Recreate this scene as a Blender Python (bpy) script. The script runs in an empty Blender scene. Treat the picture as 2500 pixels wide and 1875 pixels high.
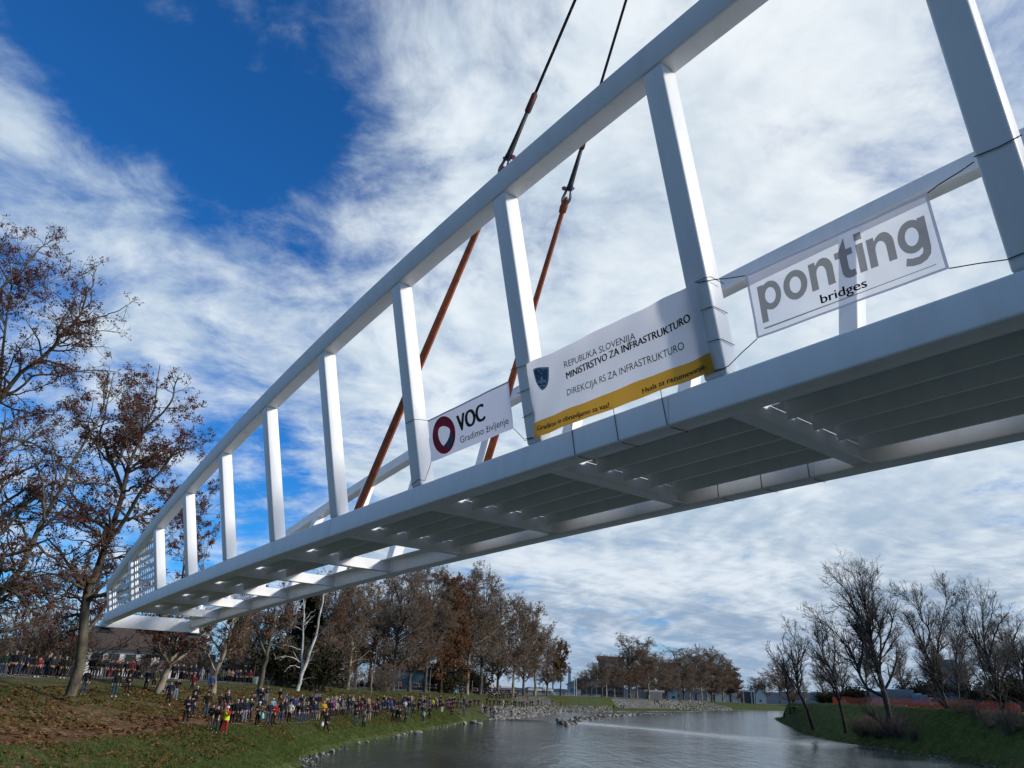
import bpy, bmesh, math, random
import numpy as np
from mathutils import Vector, Matrix
from mathutils.bvhtree import BVHTree

S = bpy.context.scene
COL = S.collection
R = math.radians
rng = np.random.default_rng(7)
random.seed(7)

# ------------------------------------------------------------------ camera
CZ = 5.1                      # eye height above the river
PITCH, ROLL, FPX = R(22.9085), R(2.4), 1786.21      # focal length in photograph pixels (2500 wide)
_f = np.array([0, 1., 0]); _u = np.array([0, 0, 1.]); _r = np.array([1., 0, 0])
CF = _f * math.cos(PITCH) + _u * math.sin(PITCH)
_U0 = np.cross(_r, CF)
CR = _r * math.cos(ROLL) + _U0 * math.sin(ROLL)
CU = np.cross(CR, CF)
CAM = np.array([0, 0, CZ])
cam_data = bpy.data.cameras.new("camera")
cam = bpy.data.objects.new("camera", cam_data)
COL.objects.link(cam)
cam.matrix_world = Matrix(((CR[0], CU[0], -CF[0], 0), (CR[1], CU[1], -CF[1], 0), (CR[2], CU[2], -CF[2], CZ), (0, 0, 0, 1)))
cam_data.sensor_width = 36
cam_data.lens = 36 * FPX / 2500
cam_data.clip_start = 0.1
cam_data.clip_end = 20000
S.camera = cam

def ray(u, v):
    d = CF * FPX + CR * (u - 1250) - CU * (v - 937.5)
    return d / np.linalg.norm(d)
def at(u, v, z):
    d = ray(u, v); return CAM + d * ((z - CZ) / d[2])
def atd(u, v, y):
    d = ray(u, v); return CAM + d * (y / d[1])

# ------------------------------------------------------------------ light and sky
SUN_H, SUN_E = R(108), R(25)
world = bpy.data.worlds.new("World"); S.world = world; world.use_nodes = True
S.view_settings.view_transform = 'Standard'; S.view_settings.look = 'None'
S.view_settings.exposure = 0.38; S.view_settings.gamma = 1
sun_d = bpy.data.lights.new("sun", 'SUN'); sun = bpy.data.objects.new("sun", sun_d); COL.objects.link(sun)
sun_d.energy = 2.9; sun_d.angle = R(8); sun_d.color = (1, .93, .83)
to_sun = Vector((math.sin(SUN_H) * math.cos(SUN_E), math.cos(SUN_H) * math.cos(SUN_E), math.sin(SUN_E)))
sun.rotation_euler = to_sun.to_track_quat('Z', 'Y').to_euler()

class NT:
    """small helper for building node trees"""
    def __init__(self, tree): self.t = tree; self.n = tree.nodes; self.l = tree.links
    def node(self, typ, ins=None, **kw):
        nd = self.n.new(typ)
        for k, v in kw.items(): setattr(nd, k, v)
        for k, v in (ins or {}).items(): self.put(nd, k, v)
        return nd
    def put(self, nd, k, v):
        s = nd.inputs[k]
        if isinstance(v, bpy.types.NodeSocket): self.l.new(v, s)
        elif isinstance(v, bpy.types.Node): self.l.new(v.outputs[0], s)
        else:
            if isinstance(v, tuple) and len(v) == 3 and s.type == 'RGBA': v = v + (1,)
            s.default_value = v
    def math(self, op, a, b=0.0, c=0.0, clamp=False):
        return self.node('ShaderNodeMath', {0: a, 1: b, 2: c}, operation=op, use_clamp=clamp).outputs[0]
    def vmath(self, op, a, b=(0, 0, 0), out=0):
        return self.node('ShaderNodeVectorMath', {0: a, 1: b}, operation=op).outputs[out]
    def mix(self, f, a, b, blend='MIX'):
        nd = self.n.new('ShaderNodeMix'); nd.data_type = 'RGBA'; nd.blend_type = blend
        self.put(nd, 0, f); self.put(nd, 6, a); self.put(nd, 7, b); return nd.outputs[2]
    def ramp(self, f, a, b):
        return self.node('ShaderNodeMapRange', {0: f, 1: a, 2: b}, interpolation_type='SMOOTHSTEP').outputs[0]
    def noise(self, vec, scale, detail=4, rough=.5, dist=0, out=0):
        return self.node('ShaderNodeTexNoise', {'Vector': vec, 'Scale': scale, 'Detail': detail, 'Roughness': rough, 'Distortion': dist}).outputs[out]

def build_world():
    N = NT(world.node_tree)
    for n in list(N.n): N.n.remove(n)
    sky = N.node('ShaderNodeTexSky', sky_type='NISHITA', sun_disc=False, sun_elevation=SUN_E, sun_rotation=SUN_H,
                 altitude=240, air_density=1.0, dust_density=.25, ozone_density=3.0)
    d = N.node('ShaderNodeTexCoord').outputs['Generated']
    sep = N.node('ShaderNodeSeparateXYZ', {0: d})
    z = N.math('MAXIMUM', sep.outputs[2], 0.0)
    # a cloud layer overhead: the direction hits a flat sheet, softened near the horizon
    inv = N.math('DIVIDE', 1.0, N.math('ADD', z, 0.16))
    p = N.vmath('MULTIPLY', d, N.node('ShaderNodeCombineXYZ', {0: inv, 1: inv, 2: 0.0}).outputs[0])
    warp = N.vmath('MULTIPLY', N.vmath('SUBTRACT', N.noise(p, 1.3, 3, .5, 0, 1), (.5, .5, .5)), (.38, .38, 0))
    pw = N.vmath('ADD', p, warp)
    n1 = N.math('SUBTRACT', N.noise(pw, 1.7, 10, .60), .5)
    n2 = N.math('SUBTRACT', N.noise(N.vmath('ADD', pw, (7.3, 2.1, 0)), 5.5, 9, .62), .5)
    off = (math.sin(SUN_H) * .045, math.cos(SUN_H) * .045, 0)
    e1 = N.noise(pw, 3.2, 8, .60); e2 = N.noise(N.vmath('ADD', pw, off), 3.2, 8, .60)
    emb = N.math('SUBTRACT', e1, e2)               # side of each puff that looks towards the sun
    nb = N.noise(N.vmath('ADD', pw, (3.1, 9.2, 0)), 1.5, 7, .56)
    # where the sky opens and where it is covered
    def blob(u, v, ang, amp):
        c = ray(u, v) if v < 5000 else np.array([-.35, -.75, .56])      # the last one opens the sky behind the camera
        dt = N.vmath('DOT_PRODUCT', d, tuple(c), 1)
        k = N.math('DIVIDE', N.math('SUBTRACT', 1.0, dt), 1 - math.cos(R(ang)))
        return N.math('MULTIPLY', N.math('EXPONENT', N.math('MULTIPLY', k, -1.0)), amp)
    bias = None
    for b in BLOBS:
        bb = blob(*b); bias = bb if bias is None else N.math('ADD', bias, bb)
    cov = N.math('ADD', N.math('ADD', N.math('MULTIPLY', n1, 2.4), N.math('MULTIPLY', n2, 1.9)), bias)
    low = N.ramp(z, .34, .03)                       # banks of cloud stack up towards the horizon
    cov = N.math('ADD', cov, N.math('MULTIPLY', low, .12))
    cover = N.ramp(cov, -.38, .72)
    # self shading inside the cloud
    sh = N.math('ADD', N.math('ADD', N.math('MULTIPLY', nb, .9), N.math('MULTIPLY', n2, .16)), N.math('MULTIPLY', emb, .8))
    tone = N.ramp(sh, .26, .66)
    darkc = N.mix(low, (.36, .46, .57), (.215, .295, .41))
    lightc = N.mix(low, (.62, .68, .73), (.56, .62, .69))
    glow = N.math('ADD', blob(1850, 150, 17, .95), blob(2250, 650, 12, .5), clamp=True)
    lightc = N.mix(N.math('MULTIPLY', glow, .75), lightc, (.70, .735, .76))
    darkc = N.mix(N.math('MULTIPLY', glow, .70), darkc, (.50, .56, .62))
    cloud = N.mix(tone, darkc, lightc)
    blue = N.mix(1.0, N.mix(1.0, sky.outputs[0], (.10, .10, .10), 'MULTIPLY'), BLUE_TINT, 'MULTIPLY')
    col = N.mix(cover, blue, cloud)
    # open band of slate blue air right above the horizon
    hz = N.ramp(z, .11, .015)
    col = N.mix(N.math('MULTIPLY', hz, .6), col, (.23, .33, .47))
    # the sky is duller on the side away from the sun, behind the camera
    col = N.mix(N.math('MULTIPLY', N.ramp(N.vmath('DOT_PRODUCT', d, (.75, .62, .25), 1), .15, -.75), .45), col, N.mix(1.0, col, (.40, .42, .42), 'MULTIPLY'))
    below = N.ramp(sep.outputs[2], 0.0, -.05)
    col = N.mix(below, col, (.06, .07, .05))
    bg = N.node('ShaderNodeBackground', {0: col, 1: 1.0})
    out = N.node('ShaderNodeOutputWorld', {0: bg})
# (pixel u, v, angular size, amount): negative opens blue sky, positive packs cloud
BLOBS = [(450, 140, 13, -.50), (740, 330, 6, -.30), (330, 330, 3.5, -.18), (570, 470, 5, -.24), (90, 340, 4, .40), (290, 500, 3.6, .36), (450, 600, 5, .30), (10, 200, 3.5, .34), (-250, 300, 9, .08), (620, 60, 3, .14), (250, 120, 2.5, .12), (700, 640, 5, -.14), (640, 1150, 5, -.42), (480, 1000, 5, -.22), (1290, 560, 3.2, -.42), (1000, 100, 5, .20),
         (1750, 250, 21, .72), (1050, 850, 13, .45), (2300, 1000, 18, .62), (250, 800, 9, .26), (1900, 1500, 20, .55), (1150, 1300, 12, .35), (1250, 9000, 40, -.10)]
BLUE_TINT = (.15, .64, 1.14)
build_world()

# ------------------------------------------------------------------ helpers
def new_mat(name):
    m = bpy.data.materials.new(name); m.use_nodes = True
    N = NT(m.node_tree)
    b = N.n['Principled BSDF']
    return m, N, b
_mats = {}
def paint(name, c, rough=.6, var=.12, scale=6., bump=0., spec=.3, metal=0., dark=None):
    """plain surface whose colour wanders a little, with optional fine relief"""
    if name in _mats: return _mats[name]
    m, N, b = new_mat(name)
    co = N.node('ShaderNodeTexCoord').outputs['Object']
    n = N.noise(co, scale, 6, .6)
    d = dark or tuple(x * (1 - 2.2 * var) for x in c)
    l = tuple(min(1, x * (1 + 1.2 * var)) for x in c)
    N.put(b, 'Base Color', N.mix(N.ramp(n, .3, .7), d, l))
    N.put(b, 'Roughness', rough); N.put(b, 'Specular IOR Level', spec); N.put(b, 'Metallic', metal)
    if bump:
        N.put(b, 'Normal', N.node('ShaderNodeBump', {'Height': N.noise(co, scale * 4, 6, .65), 'Strength': bump, 'Distance': .05}).outputs[0])
    _mats[name] = m
    return m

def link(o, parent=None):
    COL.objects.link(o)
    if parent is not None: o.parent = parent
    return o
def tag(o, label=None, cat=None, group=None, kind=None):
    if label: o['label'] = label
    if cat: o['category'] = cat
    if group: o['group'] = group
    if kind: o['kind'] = kind
    return o
def empty(name, loc=(0, 0, 0), rz=0., label=None, cat=None, group=None):
    o = bpy.data.objects.new(name, None); o.location = loc; o.rotation_euler = (0, 0, rz); o.empty_display_size = .2
    link(o); return tag(o, label, cat, group)
def mesh_np(name, V, Q=None, T=None, mats=(), smooth=False, attrs=None):
    """mesh from numpy: V (n,3), quads Q (m,4), triangles T (k,3)"""
    me = bpy.data.meshes.new(name)
    V = np.asarray(V, np.float32)
    Q = np.zeros((0, 4), np.int32) if Q is None else np.asarray(Q, np.int32).reshape(-1, 4)
    T = np.zeros((0, 3), np.int32) if T is None else np.asarray(T, np.int32).reshape(-1, 3)
    me.vertices.add(len(V)); me.vertices.foreach_set('co', V.ravel())
    nl = Q.size + T.size
    me.loops.add(nl); me.loops.foreach_set('vertex_index', np.concatenate([Q.ravel(), T.ravel()]).astype(np.int32))
    tot = np.concatenate([np.full(len(Q), 4), np.full(len(T), 3)]).astype(np.int32)
    st = np.concatenate([[0], np.cumsum(tot)[:-1]]).astype(np.int32) if len(tot) else tot
    me.polygons.add(len(tot)); me.polygons.foreach_set('loop_start', st)
    me.polygons.foreach_set('loop_total', tot)
    if smooth: me.polygons.foreach_set('use_smooth', np.ones(len(tot), bool))
    for k, v in (attrs or {}).items():
        a = me.attributes.new(k, 'FLOAT', 'POINT'); a.data.foreach_set('value', np.asarray(v, np.float32))
    me.update(calc_edges=True)
    for m in mats: me.materials.append(m)
    return me
def obj(name, me, parent=None, loc=None):
    o = bpy.data.objects.new(name, me)
    if loc is not None: o.location = loc
    return link(o, parent)

class MB:
    """collects boxes, bars, tubes and polygons into one mesh"""
    def __init__(self): self.v = []; self.f = []; self.mi = []
    def add(self, vs, fs, mi=0):
        b = len(self.v); self.v += [tuple(map(float, x)) for x in vs]; self.f += [tuple(i + b for i in f) for f in fs]; self.mi += [mi] * len(fs); return self
    def box(self, a, b, mi=0):
        x0, y0, z0 = a; x1, y1, z1 = b
        return self.add([(x0, y0, z0), (x1, y0, z0), (x1, y1, z0), (x0, y1, z0), (x0, y0, z1), (x1, y0, z1), (x1, y1, z1), (x0, y1, z1)],
                        [(0, 3, 2, 1), (4, 5, 6, 7), (0, 1, 5, 4), (1, 2, 6, 5), (2, 3, 7, 6), (3, 0, 4, 7)], mi)
    def hexa(self, p, mi=0):
        return self.add(p, [(0, 3, 2, 1), (4, 5, 6, 7), (0, 1, 5, 4), (1, 2, 6, 5), (2, 3, 7, 6), (3, 0, 4, 7)], mi)
    def tube(self, pts, rad, n=8, mi=0, cap=True):
        pts = [Vector(p) for p in pts]; m = len(pts)
        rad = [rad] * m if isinstance(rad, (int, float)) else rad
        vs = []; fs = []
        t0 = (pts[1] - pts[0]).normalized(); ref = Vector((0, 0, 1)) if abs(t0.z) < .9 else Vector((1, 0, 0))
        a = t0.cross(ref).normalized()
        for i in range(m):
            t = (pts[min(i + 1, m - 1)] - pts[max(i - 1, 0)]).normalized()
            a = (a - t * a.dot(t)).normalized(); b = t.cross(a)
            for k in range(n):
                w = 2 * math.pi * k / n; vs.append(pts[i] + (a * math.cos(w) + b * math.sin(w)) * rad[i])
        for i in range(m - 1):
            for k in range(n):
                fs.append((i * n + k, i * n + (k + 1) % n, (i + 1) * n + (k + 1) % n, (i + 1) * n + k))
        if cap: fs += [tuple(range(n))[::-1], tuple(range((m - 1) * n, m * n))]
        return self.add(vs, fs, mi)
    def build(self, name, mats, parent=None, bevel=0., smooth=False, seg=2):
        me = bpy.data.meshes.new(name); me.from_pydata(self.v, [], self.f)
        mats = mats if isinstance(mats, (list, tuple)) else [mats]
        for m in mats: me.materials.append(m)
        if len(mats) > 1: me.polygons.foreach_set('material_index', self.mi)
        if bevel:
            bm = bmesh.new(); bm.from_mesh(me)
            es = [e for e in bm.edges if len(e.link_faces) == 2 and e.calc_face_angle(0) > .5]
            bmesh.ops.bevel(bm, geom=es, offset=bevel, segments=seg, affect='EDGES', profile=.5, clamp_overlap=True)
            bm.to_mesh(me); bm.free(); smooth = 30
        me.update()
        if smooth:
            for p in me.polygons: p.use_smooth = True
            if smooth is not True: me.set_sharp_from_angle(angle=R(smooth))
        return obj(name, me, parent)

def spline(P, n):
    """smooth resampling of control points (Catmull-Rom), n samples"""
    P = np.asarray(P, float); m = len(P)
    u = np.linspace(0, m - 1, n); i = np.clip(u.astype(int), 0, m - 2); t = (u - i)[:, None]
    p0 = P[np.clip(i - 1, 0, m - 1)]; p1 = P[i]; p2 = P[i + 1]; p3 = P[np.clip(i + 2, 0, m - 1)]
    return .5 * (2 * p1 + (p2 - p0) * t + (2 * p0 - 5 * p1 + 4 * p2 - p3) * t ** 2 + (3 * p1 - p0 - 3 * p2 + p3) * t ** 3)
def vnoise(x, y, seed=0):
    """smooth value noise for relief"""
    def h(i, j):
        s = np.sin(i * 127.1 + j * 311.7 + seed * 74.7) * 43758.5453
        return s - np.floor(s)
    i = np.floor(x); j = np.floor(y); fx = x - i; fy = y - j
    fx = fx * fx * (3 - 2 * fx); fy = fy * fy * (3 - 2 * fy)
    return (h(i, j) * (1 - fx) + h(i + 1, j) * fx) * (1 - fy) + (h(i, j + 1) * (1 - fx) + h(i + 1, j + 1) * fx) * fy - .5

# ------------------------------------------------------------------ terrain
def ground_mat(name, grass_a, grass_b, leaf_amt=1.0):
    m, N, b = new_mat(name)
    co = N.node('ShaderNodeTexCoord').outputs['Object']
    lit = N.node('ShaderNodeAttribute', attribute_name='litter').outputs['Fac']
    sto = N.node('ShaderNodeAttribute', attribute_name='stone').outputs['Fac']
    pat = N.node('ShaderNodeAttribute', attribute_name='path').outputs['Fac']
    n_big = N.noise(co, .18, 5, .6); n_mid = N.noise(co, .9, 6, .65); n_fine = N.noise(co, 7, 6, .7)
    g = N.mix(N.ramp(n_mid, .32, .68), grass_a, grass_b)
    g = N.mix(N.ramp(n_fine, .35, .75), N.mix(1.0, g, (.45, .45, .42), 'MULTIPLY'), g)
    g = N.mix(N.ramp(n_big, .52, .75), g, (.075, .070, .032))       # dry patches
    # fallen leaves: little cells of many browns lying in drifts
    vor = N.node('ShaderNodeTexVoronoi', {'Vector': co, 'Scale': 5.2, 'Randomness': 1.0})
    rnd = N.node('ShaderNodeSeparateColor', {0: vor.outputs['Color']}).outputs
    leaf = N.mix(rnd[0], (.060, .032, .016), (.20, .105, .050))
    leaf = N.mix(N.ramp(rnd[1], .80, .95), leaf, (.24, .16, .085))
    cover = N.math('ADD', N.math('ADD', N.math('MULTIPLY', lit, 1.15), N.math('MULTIPLY', N.math('SUBTRACT', n_mid, .5), 1.3)),
                   N.math('MULTIPLY', N.math('SUBTRACT', rnd[2], .5), .75))
    c = N.mix(N.math('MULTIPLY', N.ramp(cover, .38, .62), leaf_amt), g, leaf)
    # rubble and shingle
    v2 = N.node('ShaderNodeTexVoronoi', {'Vector': co, 'Scale': 1.9})
    r2 = N.node('ShaderNodeSeparateColor', {0: v2.outputs['Color']}).outputs
    rock = N.mix(r2[0], (.16, .15, .135), (.40, .385, .35))
    rock = N.mix(N.ramp(v2.outputs['Distance'], .30, .62), rock, (.05, .05, .045))
    c = N.mix(N.ramp(N.math('ADD', sto, N.math('MULTIPLY', N.math('SUBTRACT', n_mid, .5), .9)), .42, .58), c, rock)
    c = N.mix(N.ramp(N.math('ADD', pat, N.math('MULTIPLY', N.math('SUBTRACT', n_mid, .5), .3)), .4, .6), c, N.mix(n_mid, (.13, .125, .115), (.20, .195, .18)))
    N.put(b, 'Base Color', c); N.put(b, 'Roughness', .95); N.put(b, 'Specular IOR Level', .12)
    h = N.math('ADD', N.math('MULTIPLY', n_fine, .6), N.math('MULTIPLY', rnd[0], .35))
    N.put(b, 'Normal', N.node('ShaderNodeBump', {'Height': h, 'Strength': .9, 'Distance': .16}).outputs[0])
    return m

def loft(rows, ns, sub):
    """rows: control polylines of equal count running along the bank; resampled along (ns) and across (sub per gap)"""
    A = np.stack([spline(r, ns) for r in rows])                     # rows x ns x 3
    out = []; tt = []
    for i in range(len(rows) - 1):
        k = sub[i]
        for j in range(k):
            w = j / k; out.append(A[i] * (1 - w) + A[i + 1] * w); tt.append(i + w)
    out.append(A[-1]); tt.append(len(rows) - 1.)
    return np.stack(out), np.array(tt)

# left bank: water edge W, foot of slope B (the lawn people stand on), crest P (the path)
LW = [(-12, -40), (-12.5, 10), (-12.8, 34), (-13, 46), (-13.3, 56), (-14.4, 65), (-13.9, 81), (-11.5, 98), (-9.3, 115), (-7.6, 130), (-6.0, 145), (-2.6, 160), (4, 171), (13, 212), (23, 252), (38, 284), (57.6, 328), (92, 388), (226, 643), (700, 1150)]
LB = [(-19.5, -40), (-20, 10), (-20.3, 33), (-20.2, 45), (-19.4, 55), (-18.2, 62), (-17.4, 81), (-15.4, 98), (-12.6, 116), (-10.6, 131), (-9.2, 148), (-6.6, 167), (.5, 190), (9, 226), (18.5, 264), (34, 300), (54, 343), (89, 402), (222, 656), (690, 1165)]
LP = [(-33, -40), (-33.3, 12), (-33.8, 40), (-34.2, 54), (-34.6, 66), (-35.6, 78), (-36, 92), (-34, 108), (-31, 124), (-27, 140), (-21.5, 160), (-14, 186), (-5.5, 224), (3, 256), (14, 292), (31, 322), (53, 363), (87, 424), (214, 690), (670, 1210)]
LBZ = [2.2, 2.2, 2.15, 2.1, 2.1, 2.1, 2.1, 2.1, 2.1, 2.05, 2.0, 2.0, 2.0, 1.9, 1.7, 1.5, 1.5, 1.5, 1.6, 1.6]
LPZ = [4.75, 4.75, 4.75, 4.75, 4.8, 4.9, 4.95, 4.9, 4.8, 4.8, 4.8, 4.75, 4.5, 4.6, 4.95, 5.1, 5.15, 5.2, 5.2, 5.2]
def build_left():
    W = np.array(LW, float); B = np.array(LB, float); P = np.array(LP, float); n = len(W)
    bz = np.array(LBZ); pz = np.array(LPZ)
    dirv = np.gradient(P, axis=0); dirv /= np.linalg.norm(dirv, axis=1)[:, None]
    out = np.stack([-dirv[:, 1], dirv[:, 0]], 1)                     # away from the river
    c = lambda xy, z: np.column_stack([xy, np.broadcast_to(z, n)])
    rows = [c(W - out * 7, -1.6), c(W, -.06), c(W + (B - W) * .16, .52), c(W + (B - W) * .55, bz * .66), c(B, bz),
            c(B + (P - B) * .22, bz + (pz - bz) * .17), c(B + (P - B) * .76, bz + (pz - bz) * .80), c(P, pz), c(P + out * 5, pz + .22),
            c(P + out * 60, pz + .15), c(P + out * 330, pz)]
    G, tt = loft(rows, 900, [3, 4, 8, 8, 5, 14, 7, 4, 6, 5])
    nr, ns = G.shape[:2]
    x, y = G[..., 0], G[..., 1]; T = np.repeat(tt[:, None], ns, 1)
    s = np.repeat(np.linspace(0, n - 1, ns)[None], nr, 0)
    relief = (vnoise(x * .5, y * .5, 1) * .16 + vnoise(x * 1.7, y * 1.7, 2) * .08 + vnoise(x * .13, y * .13, 3) * .3) * np.clip(1.25 - (T - 4.6) * .5, .12, 1)
    G[..., 2] += relief * np.clip((T - .9) * 3, 0, 1) 
    G[..., 0] += vnoise(x * .3, y * .3, 5) * 1.2 * np.exp(-(T - 1) ** 2 * 3)     # ragged water edge
    sm = lambda v, a, b: np.clip((v - a) / (b - a), 0, 1) ** 2 * (3 - 2 * np.clip((v - a) / (b - a), 0, 1))
    lit = (.26 * sm(T, 2.2, 3.2) + .46 * sm(T, 3.7, 4.25) - .46 * sm(T, 5.1, 6.2)) * (1 - .62 * sm(s, 5, 9)) - .25 * sm(s, 13, 15)
    lit = np.where(T > 7, -.3, lit)
    stone = np.where(T < 1.9, .35, 0.) * (1 - sm(T, 1.2, 2.0)) + 1.0 * sm(s, 11.0, 11.5) * (1 - sm(s, 14.6, 15.1)) * (1 - sm(T, 3.3, 4.1)) \
        + .55 * sm(s, 12.6, 13.0) * (1 - sm(s, 14.1, 14.5)) * sm(T, 4.2, 4.6) * (1 - sm(T, 6.2, 6.9)) \
        + 1.1 * sm(s, 15.75, 16.0) * (1 - sm(s, 17.0, 17.15)) * sm(T, 3.2, 3.8) * (1 - sm(T, 6.3, 6.8)) \
        + .7 * sm(s, 14.5, 15) * np.exp(-((T - 1.3) / .5) ** 2)
    pth = np.where((T > 7.15) & (T < 8.6), .85, 0.)
    idx = np.arange(nr * ns).reshape(nr, ns)
    Q = np.stack([idx[:-1, :-1], idx[:-1, 1:], idx[1:, 1:], idx[1:, :-1]], -1).reshape(-1, 4)[:, ::-1]
    me = mesh_np("left_bank", G.reshape(-1, 3), Q, None, [ground_mat("bank_ground", (.050, .074, .018), (.125, .150, .040))], True,
                 {'litter': lit.ravel(), 'stone': stone.ravel(), 'path': pth.ravel()})
    return tag(obj("left_bank", me), kind='structure'), G, Q
RW = [(44, -40), (47, 10), (49, 40), (50.5, 62), (51.9, 87), (52.9, 100), (52.7, 112), (52.4, 124), (59, 155), (69, 188), (84, 238), (98, 282), (106, 300), (140, 318), (250, 395), (640, 700)]
RT = [(58, -40), (60, 10), (60, 40), (60, 62), (60.2, 95), (61, 112), (61.8, 125), (63, 150), (67.5, 182), (77, 212), (92, 256), (104, 284), (116, 292), (148, 300), (256, 372), (650, 670)]
RTZ = [5.2, 5.2, 5.2, 5.2, 5.2, 5.45, 5.5, 5.62, 5.45, 5.05, 2.9, 1.3, 1.6, 3.6, 5.2, 5.2]
RF = [(500, -40), (500, 10), (500, 40), (500, 62), (500, 95), (500, 112), (500, 125), (500, 150), (520, 182), (540, 205), (560, 225), (580, 235), (600, 240), (620, 245), (640, 300), (800, 600)]
def build_right():
    W = np.array(RW, float); T_ = np.array(RT, float); Fx = np.array(RF, float); n = len(W); tz = np.array(RTZ)
    c = lambda xy, z: np.column_stack([xy, np.broadcast_to(z, n)])
    d = (T_ - W); d /= np.linalg.norm(d, axis=1)[:, None]
    rows = [c(W - d * 6, -1.6), c(W, -.06), c(W + (T_ - W) * .10, .65), c(W + (T_ - W) * .55, tz * .60), c(T_, tz), c(T_ + (Fx - T_) * .02, np.maximum(tz, 4.6)), c(T_ + (Fx - T_) * .15, 5.3), c(Fx, 5.2)]
    G, tt = loft(rows, 420, [3, 4, 9, 9, 5, 6, 4])
    nr, ns = G.shape[:2]; x, y = G[..., 0], G[..., 1]; T = np.repeat(tt[:, None], ns, 1)
    G[..., 2] += (vnoise(x * .5, y * .5, 11) * .22 + vnoise(x * 1.6, y * 1.6, 12) * .09 + vnoise(x * .12, y * .12, 13) * .4) * np.clip((T - .9) * 3, 0, 1) * np.where(T > 3.9, .4, 1)
    G[..., 0] += vnoise(x * .35, y * .35, 15) * 1.4 * np.exp(-(T - 1) ** 2 * 3)
    lit = np.where(T < 2.2, .25, -.05)
    stone = np.where(T < 1.5, .45, 0.)
    idx = np.arange(nr * ns).reshape(nr, ns)
    Q = np.stack([idx[:-1, :-1], idx[:-1, 1:], idx[1:, 1:], idx[1:, :-1]], -1).reshape(-1, 4)
    me = mesh_np("right_bank", G.reshape(-1, 3), Q, None, [ground_mat("right_ground", (.060, .105, .022), (.125, .180, .045), .6)], True,
                 {'litter': lit.ravel(), 'stone': stone.ravel(), 'path': 0 * lit.ravel()})
    return tag(obj("right_bank", me), kind='structure'), G, Q
left_bank, LG, LQ = build_left()
right_bank, RG, RQ = build_right()
_V = np.concatenate([LG.reshape(-1, 3), RG.reshape(-1, 3)])
_Q = np.concatenate([LQ, RQ + LG.shape[0] * LG.shape[1]])
BVH = BVHTree.FromPolygons(_V.tolist(), _Q.tolist())
def gz(x, y):
    """height of the ground under a point"""
    h = BVH.ray_cast(Vector((x, y, 60)), Vector((0, 0, -1)))
    return h[0].z if h[0] is not None else 4.8
def pick(u, v, far=700):
    """where the line of sight through a photograph pixel meets the ground"""
    h = BVH.ray_cast(Vector(CAM), Vector(ray(u, v)))
    if h[0] is not None and h[0].y < far: return np.array(h[0])
    p = at(u, v, 0.); return p
def ong(u, v, y):
    """a point on the ground in the direction of a pixel, at depth y"""
    p = atd(u, v, y); return np.array([p[0], p[1], gz(p[0], p[1])])

def build_water():
    m, N, b = new_mat("river_water")
    co = N.node('ShaderNodeTexCoord').outputs['Object']
    st = N.node('ShaderNodeAttribute', attribute_name='rough').outputs['Fac']
    w1 = N.noise(N.vmath('MULTIPLY', co, (.75, .20, 1)), 1.0, 5, .60, .3); w2 = N.noise(N.vmath('MULTIPLY', co, (2.4, .75, 1)), 1.0, 5, .62); w3 = N.noise(co, .09, 4, .6)
    h = N.math('ADD', N.math('MULTIPLY', w1, 1.15), N.math('MULTIPLY', w2, .42))
    calm = N.ramp(w3, .35, .65)
    amp = N.math('MULTIPLY', N.math('ADD', .55, N.math('MULTIPLY', calm, .45)), N.math('ADD', .30, N.math('MULTIPLY', st, .62)))
    N.put(b, 'Normal', N.node('ShaderNodeBump', {'Height': h, 'Strength': amp, 'Distance': .45}).outputs[0])
    N.put(b, 'Base Color', N.mix(w3, (.026, .042, .046), (.046, .066, .070)))
    N.put(b, 'Roughness', N.math('ADD', .05, N.math('MULTIPLY', st, .10))); N.put(b, 'IOR', 1.33); N.put(b, 'Specular IOR Level', .5)
    # the sill across the river: the upper reach stands a hand higher and drops over it
    A = at(1425, 1767, 0); Bp = at(1905, 1810, 0)
    line = np.array([A + (Bp - A) * t for t in np.linspace(-.06, 1.06, 60)])
    line[:, 1] += 2.2 * np.sin(np.linspace(0, 5, 60)) + vnoise(line[:, 0] * .3, line[:, 1] * 0, 4) * 2.0
    dn = line + np.array([-.25, -1.1, 0])
    V = []; Q = []; T = []; att = []
    k = len(line)
    near = np.array([(-60 + 160 * t, -60, 0) for t in np.linspace(0, 1, k)])
    far = np.array([(-300 + 1300 * t, 1500, .16) for t in np.linspace(0, 1, k)])
    mid = line + np.array([0, 14, .16]); up = line + np.array([0, 0, .16]); dn2 = dn - np.array([0, 9, 0])
    rows = [near, dn2, dn, up, mid, far]; rg = [.10, .16, .34, .30, .62, 1.0]
    # stretch rows sideways so they pass under both banks
    for i, r_ in enumerate(rows):
        r_ = r_.copy(); r_[:, 2] = 0 if i < 3 else .16; rows[i] = np.vstack([r_[0] + np.array([-120, 0, 0]), r_, r_[-1] + np.array([120, 0, 0])])
    G = np.stack(rows); nr, ns = G.shape[:2]; idx = np.arange(nr * ns).reshape(nr, ns)
    Q = np.stack([idx[:-1, :-1], idx[:-1, 1:], idx[1:, 1:], idx[1:, :-1]], -1).reshape(-1, 4)
    a = np.repeat(np.array(rg)[:, None], ns, 1).ravel()
    return tag(obj("river", mesh_np("river", G.reshape(-1, 3), Q, None, [m], False, {'rough': a})), kind='structure')
build_water()

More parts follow.
